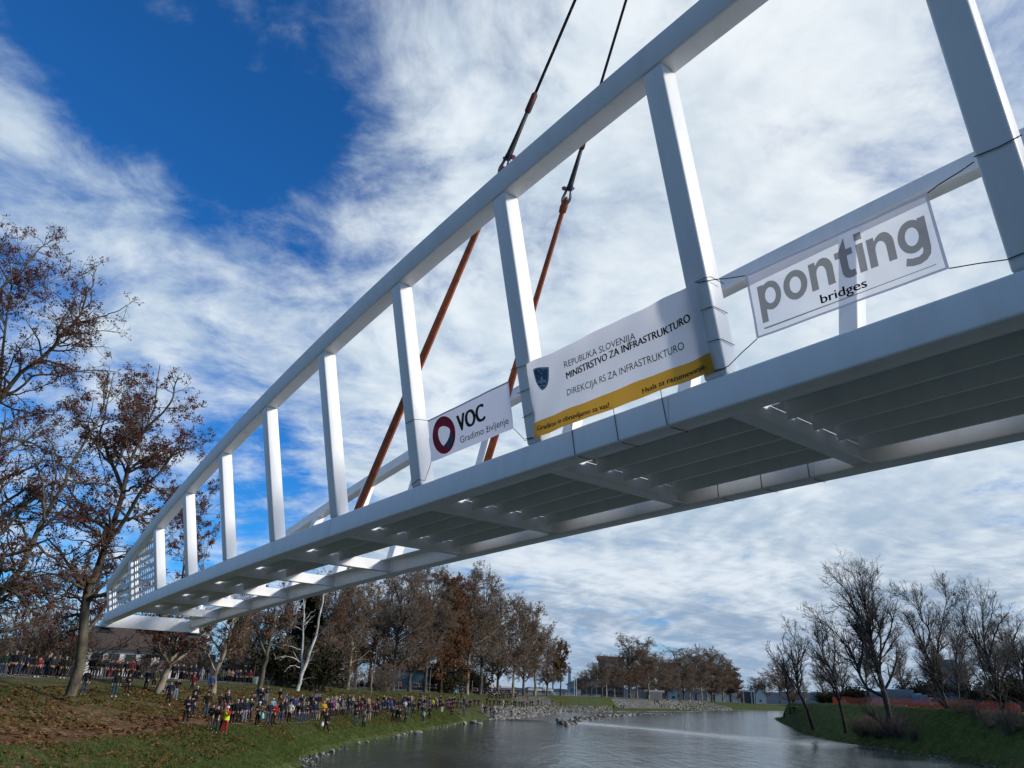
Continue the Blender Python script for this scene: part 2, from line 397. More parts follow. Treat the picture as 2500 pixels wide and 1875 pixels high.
def build_far():
    # plain beyond the banks, out to the horizon, and the hills
    m = paint("far_plain", (.035, .045, .020), .95, .2, .02)
    V = [(-4000, -300, 4.0), (-330, -300, 4.0), (-330, 8000, 4.0), (-4000, 8000, 4.0), (-330, 1300, 4.0), (6000, 1300, 4.0), (6000, 8000, 4.0), (500, -300, 4.0), (6000, -300, 4.0), (500, 1300, 4.)]
    tag(obj("plain", mesh_np("plain", V, [(0, 1, 2, 3), (4, 5, 6, 2), (7, 8, 5, 9)], None, [m])), kind='structure')
    hm = paint("hazy_hill_forest", (.030, .050, .075), 1., .10, .004, spec=.05)  # the haze of distance is put into this bluish colour
    def ridge(name, pts, y, zpx):
        us = np.linspace(pts[0][0], pts[-1][0], 160)
        vs = np.interp(us, [p[0] for p in pts], [p[1] for p in pts]) + vnoise(us * .03, us * 0, 9) * 7 + vnoise(us * .11, us * 0, 8) * 3
        top = np.array([atd(u, v, y) for u, v in zip(us, vs)])
        bot = top.copy(); bot[:, 1] -= 900; bot[:, 2] = 3; back = top.copy(); back[:, 1] += 900; back[:, 2] = 3
        mid = top * .5 + bot * .5; mid[:, 2] = top[:, 2] * .62
        G = np.stack([bot, mid, top, back]); n = len(us); idx = np.arange(4 * n).reshape(4, n)
        Q = np.stack([idx[:-1, :-1], idx[:-1, 1:], idx[1:, 1:], idx[1:, :-1]], -1).reshape(-1, 4)
        tag(obj(name, mesh_np(name, G.reshape(-1, 3), Q, None, [hm], True)), kind='structure')
    ridge("hills", [(-500, 1530), (-120, 1548), (20, 1560), (110, 1548), (220, 1562), (420, 1600), (700, 1640), (900, 1668)], 4200, 0)
    ridge("hills", [(1000, 1672), (1300, 1678), (1500, 1680), (1900, 1690), (2100, 1688), (2400, 1700), (2700, 1712)], 5200, 0)
build_far()

# ------------------------------------------------------------------ the footbridge, hanging from the crane slings
BM = Matrix(((.621189, .783658, .002335, -14.582317), (-.783479, .621106, -.019687, 28.427552), (-.016878, .010399, .999803, 6.938927), (0, 0, 0, 1)))
BMI = BM.inverted()
PITCH_B = 3.0                 # distance between posts
NB = 20                       # bays
BW, HB, WB, LEAN = 3.377, .373, .304, .23396
ZOFF = .049                   # soffit of the cross beams above the soffit of the chords
def bz(x): return -.0027425 * 3 * ((x / 3 - 14.46976) ** 2 - 14.46976 ** 2)
def th(x): u = x / 3; return 3 * (.36914 + .2005 * u - .00979 * u * u - .12438)      # clear height under the top chord
TCH, PA = .342, .297          # top chord height, post width along the bridge
def bray(u, v):
    o = BMI @ Vector(CAM); d = (BMI.to_3x3() @ Vector(ray(u, v))).normalized(); return o, d
def on_near(u, v, off=.0):
    """pixel -> point on the leaning plane of the near truss (local), off metres outside it"""
    o, d = bray(u, v)
    # y + LEAN*(z - z0(x)) = -off, z0 = chord top: solve by iteration because of the camber
    t = 8.
    for _ in range(30):
        p = o + d * t; z0 = bz(p.x) + HB
        g = p.y + LEAN * (p.z - z0) + off; dg = d.y + LEAN * d.z
        t -= g / dg
    return o + d * t
STEEL, _N, _b = new_mat("white_steel_paint")
_co = _N.node('ShaderNodeTexCoord').outputs['Object']
_d = _N.noise(_N.vmath('MULTIPLY', _co, (1, 1, .25)), 3.0, 7, .65)
_g = _N.ramp(_N.noise(_N.vmath('MULTIPLY', _co, (2.2, 2.2, .5)), 4.0, 8, .72), .60, .78)
_N.put(_b, 'Base Color', _N.mix(_N.math('ADD', _N.math('MULTIPLY', _N.ramp(_d, .38, .80), .7), _N.math('MULTIPLY', _g, .5), clamp=True), (.82, .82, .81), (.68, .685, .665)))
_st = _N.noise(_N.vmath('MULTIPLY', _co, (5, 5, .35)), 1.6, 5, .7)
_N.put(_b, 'Roughness', _N.math('ADD', .30, _N.math('MULTIPLY', _st, .22))); _N.put(_b, 'Specular IOR Level', .4)
_N.put(_b, 'Normal', _N.node('ShaderNodeBump', {'Height': _N.noise(_co, 1.2, 3, .5), 'Strength': .04, 'Distance': .1}).outputs[0])
DARKSTEEL = paint("bearing_steel", (.05, .055, .06), .5)
RUBBER = paint("bearing_pad", (.02, .02, .02), .8)

def build_bridge():
    root = bpy.data.objects.new("footbridge", None); root.matrix_world = BM; link(root)
    tag(root, "long white steel footbridge with arched trusses hanging above the river", "bridge")
    XS = np.linspace(-.15, NB * 3 + .15, NB * 4 + 1)
    def chord(name, y0, y1, zl, zh, side, lean=0.):
        # hollow box following the camber; lean shifts it outward with its height above the chord top
        m = MB(); vs = []; fs = []
        for x in XS:
            z0, z1 = zl(x), zh(x); c = bz(x) + HB
            s0 = -side * lean * (z0 - c) if lean else 0; s1 = -side * lean * (z1 - c) if lean else 0
            vs += [(x, y0 + s0, z0), (x, y1 + s0, z0), (x, y1 + s1, z1), (x, y0 + s1, z1)]
        n = len(XS)
        for i in range(n - 1):
            a = i * 4; b = a + 4
            for k in range(4): fs.append((a + k, a + (k + 1) % 4, b + (k + 1) % 4, b + k))
        fs += [(0, 3, 2, 1), ((n - 1) * 4, (n - 1) * 4 + 1, (n - 1) * 4 + 2, (n - 1) * 4 + 3)]
        m.add(vs, fs)
        me_o = m.build(name, STEEL, root)
        bm = bmesh.new(); bm.from_mesh(me_o.data)
        es = [e for e in bm.edges if abs((e.verts[0].co - e.verts[1].co).normalized().x) > .7]
        bmesh.ops.bevel(bm, geom=es, offset=.028, segments=3, affect='EDGES', profile=.5)
        bmesh.ops.recalc_face_normals(bm, faces=bm.faces)
        bm.to_mesh(me_o.data); bm.free()
        for p in me_o.data.polygons: p.use_smooth = True
        me_o.data.set_sharp_from_angle(angle=R(40))
        return me_o
    chord("bottom_chord", 0, WB, lambda x: bz(x), lambda x: bz(x) + HB, 1)
    chord("bottom_chord", BW - WB, BW, lambda x: bz(x), lambda x: bz(x) + HB, -1)
    tz = lambda x: bz(x) + HB + th(x)
    chord("top_chord", .0, .29, tz, lambda x: tz(x) + TCH, 1, LEAN)
    chord("top_chord", BW - .29, BW, tz, lambda x: tz(x) + TCH, -1, LEAN)
    for i in range(NB + 1):
        x = i * 3.; a = PA / 2
        z0 = bz(x) + HB + .002; z1 = z0 + th(x) - .004
        sl = (bz(x + .3) - bz(x - .3)) / .6 + (th(x + .3) - th(x - .3)) / .6; sb = (bz(x + .3) - bz(x - .3)) / .6
        for side, y0, y1 in ((1, .003, .287), (-1, BW - .287, BW - .003)):
            p = []
            for z, s_, e in ((z0, sb, 0), (z1, sl, 1)):
                for dx, yy in ((-a, y0), (a, y0), (a, y1), (-a, y1)):
                    zz = z + s_ * dx; p.append((x + dx - (.12 if side < 0 else 0), yy - side * LEAN * (zz - z0), zz))
            m = MB(); m.hexa(p)
            m.build("post", STEEL, root, bevel=.03, seg=3)
    # cross beams: inverted T, web and bottom flange; end beam deeper
    for i in range(1, NB):
        x = i * 3.; z = bz(x) + ZOFF; m = MB()
        m.box((x - .11, WB - .01, z), (x + .11, BW - WB + .01, z + .018))
        m.box((x - .009, WB - .01, z + .016), (x + .009, BW - WB + .01, bz(x) + .312))
        m.build("cross_beam", STEEL, root)
    for x, sg in ((0., -1), (NB * 3., 1)):
        z = bz(x); m = MB(); e = sg * .14
        xa, xb = sorted((x + sg * .153, x + sg * .45))
        q0, q1 = -.10, BW + .10
        m.hexa([(xa, q0, z - .16), (xb, q0, z - .16), (xb, q1, z - .16), (xa, q1, z - .16), (xa, 0.02, z + .33), (xb, .02, z + .33), (xb, BW - .02, z + .33), (xa, BW - .02, z + .33)])
        m.build("end_beam", STEEL, root, bevel=.012)
        for y in (.12, BW - .12):
            m = MB(); xc = (xa + xb) / 2
            m.box((xc - .27, y - .26, z - .20), (xc + .27, y + .26, z - .162))
            m.hexa([(xc - .30, y - .29, z - .36), (xc + .30, y - .29, z - .36), (xc + .30, y + .29, z - .36), (xc - .30, y + .29, z - .36),
                    (xc - .10, y - .10, z - .20), (xc + .10, y - .10, z - .20), (xc + .10, y + .10, z - .20), (xc - .10, y + .10, z - .20)])
            m.build("bearing", DARKSTEEL, root)
    # deck: plate with trough ribs; the first bays are planked on the near half only
    ribs = [WB + .76, WB + 1.31, WB + 1.87, WB + 2.44]
    for i in range(NB):
        x0, x1 = i * 3. + .012, (i + 1) * 3. - .012
        full = 6 <= i < NB - 6
        if i in (0,) or i == NB - 1: rr = []
        else: rr = ribs if full else ribs[:2]
        seg = 4
        if rr:
            m = MB()
            ends = [(WB, rr[0] - .17, 0)]
            for k, r_ in enumerate(rr):
                ends.append((r_ - .17, r_ - .03, 1))
                ends.append((r_ - .03, (rr[k + 1] - .17) if k + 1 < len(rr) else r_ + .07, 0))
            for ya, yb, gap in ends:
                for s_ in range(seg):
                    xa = x0 + (x1 - x0) * s_ / seg; xb = x0 + (x1 - x0) * (s_ + 1) / seg
                    if gap and s_ == 0: xa += .12
                    za, zb = bz(xa) + .316, bz(xb) + .316
                    m.hexa([(xa, ya, za), (xb, ya, zb), (xb, yb, zb), (xa, yb, za), (xa, ya, za + .012), (xb, ya, zb + .012), (xb, yb, zb + .012), (xa, yb, za + .012)])
            ya, yb = rr[-1] + .071, (BW - WB - .002 if full else rr[-1] + .5)  # short strip added over the slot to keep sun off the beam ends
            for xa, xb in ((x0, x0 + .62),):
                za, zb = bz(xa) + .316, bz(xb) + .316
                m.hexa([(xa, ya, za), (xb, ya, zb), (xb, yb, zb), (xa, yb, za), (xa, ya, za + .012), (xb, ya, zb + .012), (xb, yb, zb + .012), (xa, yb, za + .012)])
            m.build("deck_plate", STEEL, root)
            for r_ in rr:
                m = MB(); vs = []; fs = []
                for s_ in range(seg + 1):
                    x = x0 + .17 + (x1 - x0 - .18) * s_ / seg; z = bz(x) + .3155
                    vs += [(x, r_ - .03, z), (x, r_ + .0, z - .20), (x, r_ + .035, z - .20), (x, r_ + .06, z)]
                for s_ in range(seg):
                    a = s_ * 4; b = a + 4
                    for k in range(3): fs.append((a + k, b + k, b + k + 1, a + k + 1))
                fs += [(0, 1, 2, 3), (seg * 4 + 3, seg * 4 + 2, seg * 4 + 1, seg * 4)]
                m.add(vs, fs); m.build("deck_rib", STEEL, root)
        # thin ledge along the inside of the far chord
        if not full:
            m = MB(); ya, yb = BW - WB - .26, BW - WB + .002
            za, zb = bz(x0) + .30, bz(x1) + .30
            m.hexa([(x0, ya, za), (x1, ya, zb), (x1, yb, zb), (x0, yb, za), (x0, ya, za + .01), (x1, ya, zb + .01), (x1, yb, zb + .01), (x0, yb, za + .01)])
            m.build("ledge_plate", STEEL, root)
    # perforated sheets filling the two lowest bays at each end
    c = .225; hr = .068; oc = [(math.cos(R(k * 30 + 15)), math.sin(R(k * 30 + 15))) for k in range(12)]
    sq = []
    for cx, cy in oc:
        s_ = max(abs(cx), abs(cy)); sq.append((cx / s_ * c / 2, cy / s_ * c / 2))
    for i in (0, 1, NB - 2, NB - 1):
        for side in (1, -1):
            m = MB(); n = 12; x0 = i * 3 + PA / 2; w = (3 - PA) / n
            for ix in range(n):
                xc = x0 + w * (ix + .5); hmax = th(xc)
                for iz in range(int(hmax / c) + 2):
                    zc = c * (iz + .5)
                    if zc - c / 2 > hmax: continue
                    vs = []; fs = []
                    def P(dx, dz):
                        x = xc + dx * w / c; h = zc + dz; zb = bz(x) + HB
                        y = .15 - LEAN * h if side == 1 else BW - .15 + LEAN * h
                        return (x, y, zb + h)
                    for k in range(12):
                        vs += [P(*sq[k]), P(oc[k][0] * hr, oc[k][1] * hr * 1.15)]
                    for k in range(12):
                        k2 = (k + 1) % 12
                        corner = sq[k][0] * sq[k2][0] + 0
                        fs.append((2 * k, 2 * k2, 2 * k2 + 1, 2 * k + 1))
                    # square corners
                    for k in range(12):
                        k2 = (k + 1) % 12
                        a, b = sq[k], sq[k2]
                        if abs(abs(a[0]) - c / 2) < 1e-6 and abs(abs(b[1]) - c / 2) < 1e-6 and abs(abs(a[1]) - c / 2) > 1e-6:
                            vs.append(P(a[0], b[1])); fs.append((2 * k, len(vs) - 1, 2 * k2))
                        elif abs(abs(a[1]) - c / 2) < 1e-6 and abs(abs(b[0]) - c / 2) < 1e-6 and abs(abs(a[0]) - c / 2) > 1e-6:
                            vs.append(P(b[0], a[1])); fs.append((2 * k, len(vs) - 1, 2 * k2))
                    m.add(vs, fs)
            m.build("perforated_panel", STEEL, root)
    for x in [8.9 * 3 - .35, 2.9 * 3, 14.9 * 3, 5.6 * 3 + 1.1, 11.6 * 3]:
        for side, y0, y1 in ((1, 0, WB), (-1, BW - WB, BW)):
            m = MB(); z = bz(x); e = .0025
            for a, b_ in (((x - .006, y0 - e, z + .03), (x + .006, y0 + .001, z + HB - .03)), ((x - .006, y1 - .001, z + .03), (x + .006, y1 + e, z + HB - .03)), ((x - .006, y0 + .03, z - e), (x + .006, y1 - .03, z + .001))): m.box(a, b_)
            m.build("weld_seam", paint("weld_bead", (.60, .61, .60), .5, .1, 60), root)
    return root
bridge = build_bridge()

# banners -------------------------------------------------------------------
def cloth(name, col, trans=0., thru=.5, var=.05):
    m, N, b = new_mat(name)
    co = N.node('ShaderNodeTexCoord').outputs['Object']
    c = N.mix(N.noise(co, 3, 4), tuple(x * (1 - var) for x in col), col)
    df = N.node('ShaderNodeBsdfDiffuse', {0: c}); tr = N.node('ShaderNodeBsdfTranslucent', {0: c})
    s_ = N.node('ShaderNodeMixShader', {0: thru, 1: df, 2: tr})
    if trans: s_ = N.node('ShaderNodeMixShader', {0: trans, 1: s_, 2: N.node('ShaderNodeBsdfTransparent', {0: (1, 1, 1)})})
    N.put(N.n['Material Output'], 'Surface', s_); return m
ROPE = paint("tie_rope", (.015, .017, .02), .8)
FONTM = {}
def glyphs(text, bold=0.):
    """flat text mesh: vertices (n,2), faces; measured with the built-in font"""
    cu = bpy.data.curves.new("text_source", 'FONT'); cu.body = text; cu.size = 1; cu.offset = bold; cu.resolution_u = 4
    o = bpy.data.objects.new("text_source", cu); COL.objects.link(o)
    me = o.evaluated_get(bpy.context.evaluated_depsgraph_get()).to_mesh()
    v = np.zeros(len(me.vertices) * 3, np.float32); me.vertices.foreach_get('co', v); v = v.reshape(-1, 3)[:, :2].copy()
    f = [tuple(p.vertices) for p in me.polygons]
    bpy.data.objects.remove(o); bpy.data.curves.remove(cu)
    return v, f
_ref = {}
def refh(ch, bold):
    k = (ch, bold)
    if k not in _ref: _ref[k] = glyphs(ch, bold)[0][:, 1].max()
    return _ref[k]

class Banner:
    """a sheet hung on the near truss; local (x, h) map onto its slightly wrinkled surface"""
    def __init__(self, name, corners, off, wr, label):
        self.off = off; self.wr = wr
        self.c = [on_near(u, v, off) for u, v in corners]           # TL TR BR BL
        self.root = bpy.data.objects.new(name, None); self.root.matrix_world = BM; link(self.root); tag(self.root, label, "banner")
    def uvp(self, u, v, lift=0.):
        """u right, v down -> local point"""
        tl, tr, br, bl = self.c
        p = (tl * (1 - u) + tr * u) * (1 - v) + (bl * (1 - u) + br * u) * v
        return self.rel(p, lift)
    def rel(self, p, lift=0.):
        x = p.x; h = p.z - bz(p.x) - HB
        w = self.wr * (math.sin(x * 5.1 + h * 3.3) * .5 + math.sin(x * 11.3 - h * 9.0) * .32 + math.sin(h * 15 + x * 3.1) * .18)
        e = (self.c[1] - self.c[0]).length
        ex = min((p - self.c[0]).length, (p - self.c[3]).length, (p - self.c[1]).length, (p - self.c[2]).length) / e
        w *= .5 + 1.8 * max(0, .45 - ex)
        return Vector((p.x, p.y - w - lift, p.z))
    def sheet(self, name, mat, u0=0, u1=1, v0=0, v1=1, nu=60, nv=30, lift=0., sag=0.):
        V = []; 
        for j in range(nv + 1):
            for i in range(nu + 1):
                u = u0 + (u1 - u0) * i / nu; v = v0 + (v1 - v0) * j / nv
                V.append(self.uvp(u, v, lift))
        idx = np.arange((nu + 1) * (nv + 1)).reshape(nv + 1, nu + 1)
        Q = np.stack([idx[:-1, :-1], idx[1:, :-1], idx[1:, 1:], idx[:-1, 1:]], -1).reshape(-1, 4)
        return obj(name, mesh_np(name, np.array([tuple(v) for v in V]), Q, None, [mat], True), self.root)
    def poly(self, name, mat, pts_px, lift=.006):
        """filled outline given in photograph pixels: fan/triangulated"""
        from mathutils.geometry import tessellate_polygon
        loops = pts_px if isinstance(pts_px[0][0], (list, tuple)) else [pts_px]
        P = [[on_near(u, v, self.off) for u, v in lp] for lp in loops]
        tri = tessellate_polygon([[Vector((p.x, p.z, 0)) for p in lp] for lp in P])
        flat = [p for lp in P for p in lp]
        V = [tuple(self.rel(p, lift)) for p in flat]
        return obj(name, mesh_np(name, V, None, [t for t in tri], [mat]), self.root)
    def text(self, name, mat, s, base0, base1, top0, bold=0., ref='H', lift=.006):
        """base0/base1: ends of the baseline, top0: top of the reference letter above base0 (pixels)"""
        v, f = glyphs(s, min(bold, 0.))
        x0, x1 = v[:, 0].min(), v[:, 0].max(); rh = refh(ref, min(bold, 0.))
        A, Bp, T = (on_near(u, w, self.off) for u, w in (base0, base1, top0))
        du = Bp - A; dv = T - A
        pts = []; fs = []
        for k, sh in enumerate((0,) if bold <= 0 else (-bold, -bold * .5, 0, bold * .5, bold)):     # bold: overprinted strokes
            b0 = len(pts)
            for a, b in v:
                p = A + du * ((a + sh - x0) / (x1 - x0)) + dv * (b / rh)
                pts.append(tuple(self.rel(p, lift + k * .0005)))
            fs += [tuple(i + b0 for i in t) for t in f]
        me = bpy.data.meshes.new(name); me.from_pydata(pts, [], fs); me.materials.append(mat); me.update()
        return obj(name, me, self.root)
    def ropes(self, lines, r=.0042):
        for ln in lines:
            m = MB(); m.tube(ln, r, 6); m.build("tie_rope", ROPE, self.root)
def crop(ox, oy, k): return lambda x, y: (ox + x / k, oy + y / k)

# ministry banner
q = crop(1270, 680, 4.147)
ban = Banner("ministry_banner", [q(70, 870), q(1770, 50), q(1965, 935), q(150, 1610)], .035, .026, "large white ministry banner with yellow strip and mountain shield")
WCL = cloth("white_banner_cloth", (.80, .80, .84), 0, .5); YCL = cloth("yellow_banner_cloth", (.66, .36, .055), 0, .42)
INK = paint("black_print", (.012, .014, .02), .7); BLUEINK = paint("blue_print", (.055, .16, .27), .7)
ban.sheet("cloth", WCL, v1=.80); ban.sheet("yellow_strip", YCL, v0=.80)
ban.text("lettering", INK, "REPUBLIKA SLOVENIJA", q(450, 905), q(1166, 611), q(442, 843), 0)
ban.text("lettering", INK, "MINISTRSTVO ZA INFRASTRUKTURO", q(470, 1018), q(1738, 437), q(461, 953), .040)
ban.text("lettering", INK, "DIREKCIJA RS ZA INFRASTRUKTURO", q(487, 1192), q(1667, 713), q(479, 1128), 0)
ban.text("lettering", INK, "Gradimo in obnavljamo za vas!", q(178, 1543), q(900, 1303), q(172, 1497), .036)
ban.text("lettering", INK, "Hvala za razumevanje.", q(1247, 1170), q(1885, 908), q(1243, 1118), .036)
def shield(k, cx=228, cy=1015, sx=76, sy=118):
    pts = []
    for t in np.linspace(0, 1, 24):         # right side down to the tip and up the left
        pass
    base = [(-1, -.76), (-.5, -.90), (0, -.95), (.5, -.96), (.95, -.98), (1, -.4), (.98, .15), (.85, .55), (.55, .85), (.1, 1.03), (-.3, .85), (-.65, .55), (-.85, .2), (-.95, -.3)]
    return [q(cx + a * sx * k, cy + b * sy * k) for a, b in base]
ban.poly("shield", BLUEINK, shield(1.0), .012)
ban.poly("shield_border", WCL, [shield(.93), shield(.83)[::-1]], .018)
ban.poly("shield_peaks", WCL, [q(x, y) for x, y in [(178, 1066), (196, 1036), (206, 1048), (232, 984), (256, 1036), (268, 1022), (286, 1050), (284, 1068), (256, 1058), (232, 1072), (206, 1064)]], .022)
ban.poly("shield_waves", WCL, [q(x, y) for x, y in [(188, 1082), (212, 1092), (238, 1078), (262, 1086), (281, 1078), (276, 1094), (258, 1100), (238, 1094), (214, 1108), (194, 1100)]], .022)
for sx_, sy_ in ((207, 942), (243, 930), (226, 963)):
    ban.poly("shield_star", WCL, [q(sx_ + (14 if k % 2 == 0 else 7) * math.cos(R(k * 30)), sy_ + (15 if k % 2 == 0 else 8) * math.sin(R(k * 30))) for k in range(12)], .022)
def nr(u, v, off=.012): return on_near(u, v, off)
tl, tr, br, bl = ban.c
ties = []
for a, b in ((q(70, 872), (1246, 903)), (q(92, 1112), (1263, 961)), (q(127, 1357), (1275, 1020)), (q(150, 1608), (1280, 1076))):
    ties.append([nr(*a, .04), nr((a[0] + b[0]) / 2, (a[1] + b[1]) / 2), nr(*b)])
for a, c1, e in ((q(1760, 42), q(1880, -12), q(1960, 8)), (q(1820, 332), q(1915, 290), q(2022, 315)), (q(1895, 648), q(1985, 617), q(2095, 640)), (q(1965, 935), q(2030, 915), q(2150, 880))):
    # over the outer face, round the lit corner
    ties.append([nr(*a, .035), nr(*c1), nr(*c1) + Vector((.045, .03, 0)), nr(*c1) + Vector((.05, .26, -.0))])
for u, v in ((1396, 1041), (1499, 1001), (1615, 960)):
    p = on_near(u, v, .0); x = p.x; z = bz(x)
    ties.append([p + Vector((0, -.02, .06)), Vector((x, -.006, z + HB - .02)), Vector((x + .03, -.008, z + HB * .5)), Vector((x + .06, -.006, z + .02)), Vector((x + .08, .08, z - .008)), Vector((x + .10, WB, z - .006)), Vector((x + .10, WB + .01, z + .3))])
    y = BW - WB
    ties.append([Vector((x, y - .008, z + HB)), Vector((x + .01, y - .008, z + .02)), Vector((x + .05, y + .10, z - .007)), Vector((x + .06, BW + .006, z - .004)), Vector((x + .06, BW + .006, z + HB))])
ban.ropes(ties)

# builder's banner with the ring
q = crop(1000, 900, 6.637)
ban2 = Banner("contractor_banner", [q(298, 842), q(1600, 200), q(1686, 968), q(345, 1520)], -.05, .007, "small white banner with red ring logo and VOC lettering")
RED = paint("red_print", (.42, .012, .035), .7); GREY = paint("slate_print", (.075, .095, .15), .7)
ban2.sheet("cloth", cloth("grey_white_cloth", (.62, .65, .76), 0, .5)); 
ban2.sheet("hem", cloth("hem_cloth", (.34, .38, .50), 0, .5), v0=0, v1=.035, nv=2, lift=.004)
ban2.text("lettering", INK, "VOC", q(797, 1027), q(1228, 829), q(765, 770), .055)
ban2.text("lettering", GREY, "Gradimo življenje", q(830, 1212), q(1615, 890), q(818, 1108), .008)
outer = [q(565 + 188 * math.cos(R(a)) - 6 * math.sin(R(a)), 1078 + 305 * math.sin(R(a))) for a in range(0, 360, 10)]
hole = [q(x, y) for x, y in [(478, 1000), (495, 962), (530, 940), (568, 933), (615, 945), (648, 966), (664, 995), (667, 1050), (655, 1100), (628, 1160), (590, 1220), (556, 1256), (520, 1215), (490, 1150), (474, 1080), (472, 1035)]]
ban2.poly("ring_logo", RED, [outer, hole[::-1]], .010)
ban2.poly("ring_segment", GREY, [q(x, y) for x, y in [(669, 1022), (700, 1060), (716, 1110), (720, 1160), (708, 1215), (685, 1262), (660, 1280), (610, 1275), (556, 1257), (592, 1221), (630, 1161), (656, 1101)]], .014)
T2 = [[nr(*q(298, 842), -.05), nr(*q(180, 828), .0), nr(*q(60, 822), .012), nr(*q(-60, 890), .012)],
      [nr(*q(1686, 968), -.05), nr(*q(1780, 1062), -.02), nr(*q(1850, 1142), .012), nr(*q(1990, 1115), .012)],
      [nr(*q(345, 1520), -.05), nr(*q(310, 1640), -.03), nr(1037, 1173, .012), nr(1020, 1171, .012), nr(1004, 1184, .012)]]
ban2.ropes(T2, .0045)

# see-through designer's banner
q = crop(1800, 440, 3.949)
ban3 = Banner("designer_banner", [q(75, 920), q(1835, 125), q(2045, 850), q(190, 1530)], -.02, .007, "sheer white banner reading ponting bridges, near the bridge middle")
SHEER = cloth("sheer_cloth", (.68, .70, .79), .44, .55); HEM = cloth("sheer_hem", (.30, .34, .47), .12, .5); PRN = cloth("sheer_print", (.022, .026, .036), .30, .35)
ban3.sheet("cloth", SHEER, .014, .986, .03, .97)
ban3.sheet("hem", HEM, 0, 1, 0, .03, nv=1); ban3.sheet("hem", HEM, 0, 1, .97, 1, nv=1); ban3.sheet("hem", HEM, 0, .014, .03, .97, nu=1); ban3.sheet("hem", HEM, .986, 1, .03, .97, nu=1)
def round_letters():
    # geometric lower-case letters drawn as outlines, x-height 1
    k = .27
    def arc(cx, cy, rx, ry, a0, a1, n=18): return [(cx + rx * math.cos(R(a0 + (a1 - a0) * i / n)), cy + ry * math.sin(R(a0 + (a1 - a0) * i / n))) for i in range(n + 1)]
    ring = lambda cx, cy, rx, ry: arc(cx, cy, rx, ry, 0, 345, 23)
    P = [[(0, -.42), (k, -.42)] + arc(.53, .5, .47, .54, -123, 123, 26) + [(k, 1.), (0, 1.)], ring(.53, .5, .235, .30)[::-1]]
    O = [ring(.5, .5, .5, .54), ring(.5, .5, .235, .30)[::-1]]
    Nn = [[(0, 0), (k, 0), (k, .50)] + arc(.46, .52, .19, .27, 180, 0, 10) + [(.65, 0), (.93, 0), (.93, .60)] + arc(.575, .60, .355, .44, 0, 128, 12)[1:] + [(k, .86), (k, 1.), (0, 1.)]]
    Tt = [[(0, .77), (0, 1.0), (.17, 1.0), (.43, 1.40), (.45, 1.40), (.45, 1.0), (.67, 1.0), (.67, .77), (.45, .77), (.45, .36), (.48, .26), (.56, .22), (.66, .24), (.69, .02), (.56, -.02), (.41, -.02), (.26, .05), (.18, .2), (.17, .77)]]
    I1 = [[(0, 0), (k, 0), (k, 1.), (0, 1.)]]; I2 = [[(0, 1.13), (k, 1.13), (k, 1.38), (0, 1.38)]]
    Gg = [[(1., 1.), (.74, 1.), (.74, .94)] + arc(.47, .5, .47, .54, 55, 304, 26) + [(.74, -.04), (.70, -.15), (.56, -.21), (.36, -.19), (.16, -.12), (.09, -.36), (.32, -.44), (.58, -.46), (.80, -.40), (.95, -.26), (1., -.05)], ring(.47, .5, .225, .30)[::-1]]
    x = 0.; out = []
    for L, w in (([P], 1.0), ([O], 1.0), ([Nn], .93), ([Tt], .69), ([I1, I2], k), ([Nn], .93), ([Gg], 1.0)):
        for loops in L: out.append([[(px_ + x, py_) for px_, py_ in lp] for lp in loops])
        x += w + .12
    return out, x - .12
from mathutils.geometry import tessellate_polygon
_A, _B, _T = (on_near(*v, -.02) for v in (q(232, 1278), q(1872, 627), q(188, 1033)))
_L, _w = round_letters(); _V = []; _F = []
for loops in _L:
    b0 = len(_V); flat = [p for lp in loops for p in lp]
    tri = tessellate_polygon([[Vector((p[0], p[1], 0)) for p in lp] for lp in loops])
    _V += [tuple(ban3.rel(_A + (_B - _A) * (p[0] / _w) + (_T - _A) * p[1], .006)) for p in flat]; _F += [tuple(i + b0 for i in t) for t in tri]
obj("lettering", mesh_np("lettering", _V, None, _F, [PRN]), ban3.root)
ban3.text("lettering", PRN, "bridges", q(817, 1192), q(1258, 1028), q(800, 1112), .03, 'b')
ban3.poly("underline", PRN, [q(260, 1426), q(300, 1410), q(1100, 1116), q(1920, 811), q(1922, 818), q(1100, 1126), q(300, 1428), q(265, 1438)], .006)
EYE = paint("eyelet_metal", (.55, .56, .58), .35, metal=1)
for e in ((375, 790), (702, 645), (1055, 492), (1441, 311), (1932, 490), (845, 1283), (1622, 1000)):
    ban3.poly("eyelet", EYE, [q(e[0] + 6 * math.cos(R(k * 45)), e[1] + 6 * math.sin(R(k * 45))) for k in range(8)], .009)
T3 = [[nr(*q(75, 920), -.02), nr(1775, 680, .0), nr(1748, 682, .012), nr(1700, 690, .012)],
      [nr(*q(190, 1530), -.02), nr(1810, 862, -.01), nr(1779, 893, -.01), nr(1768, 899, .012), nr(1742, 907, .014)],
      [nr(*q(1835, 125), -.02), nr(2290, 452, -.01), nr(2345, 418, -.01), nr(2378, 395, .0)],
      [nr(2378, 383, .012), nr(2440, 358, .012), nr(2493, 330, .012), nr(2495, 330, -.2)],
      [nr(*q(2045, 850), -.02), nr(2390, 643, -.01), nr(2458, 634, .012), nr(2500, 617, .012)]]
ban3.ropes(T3, .005)

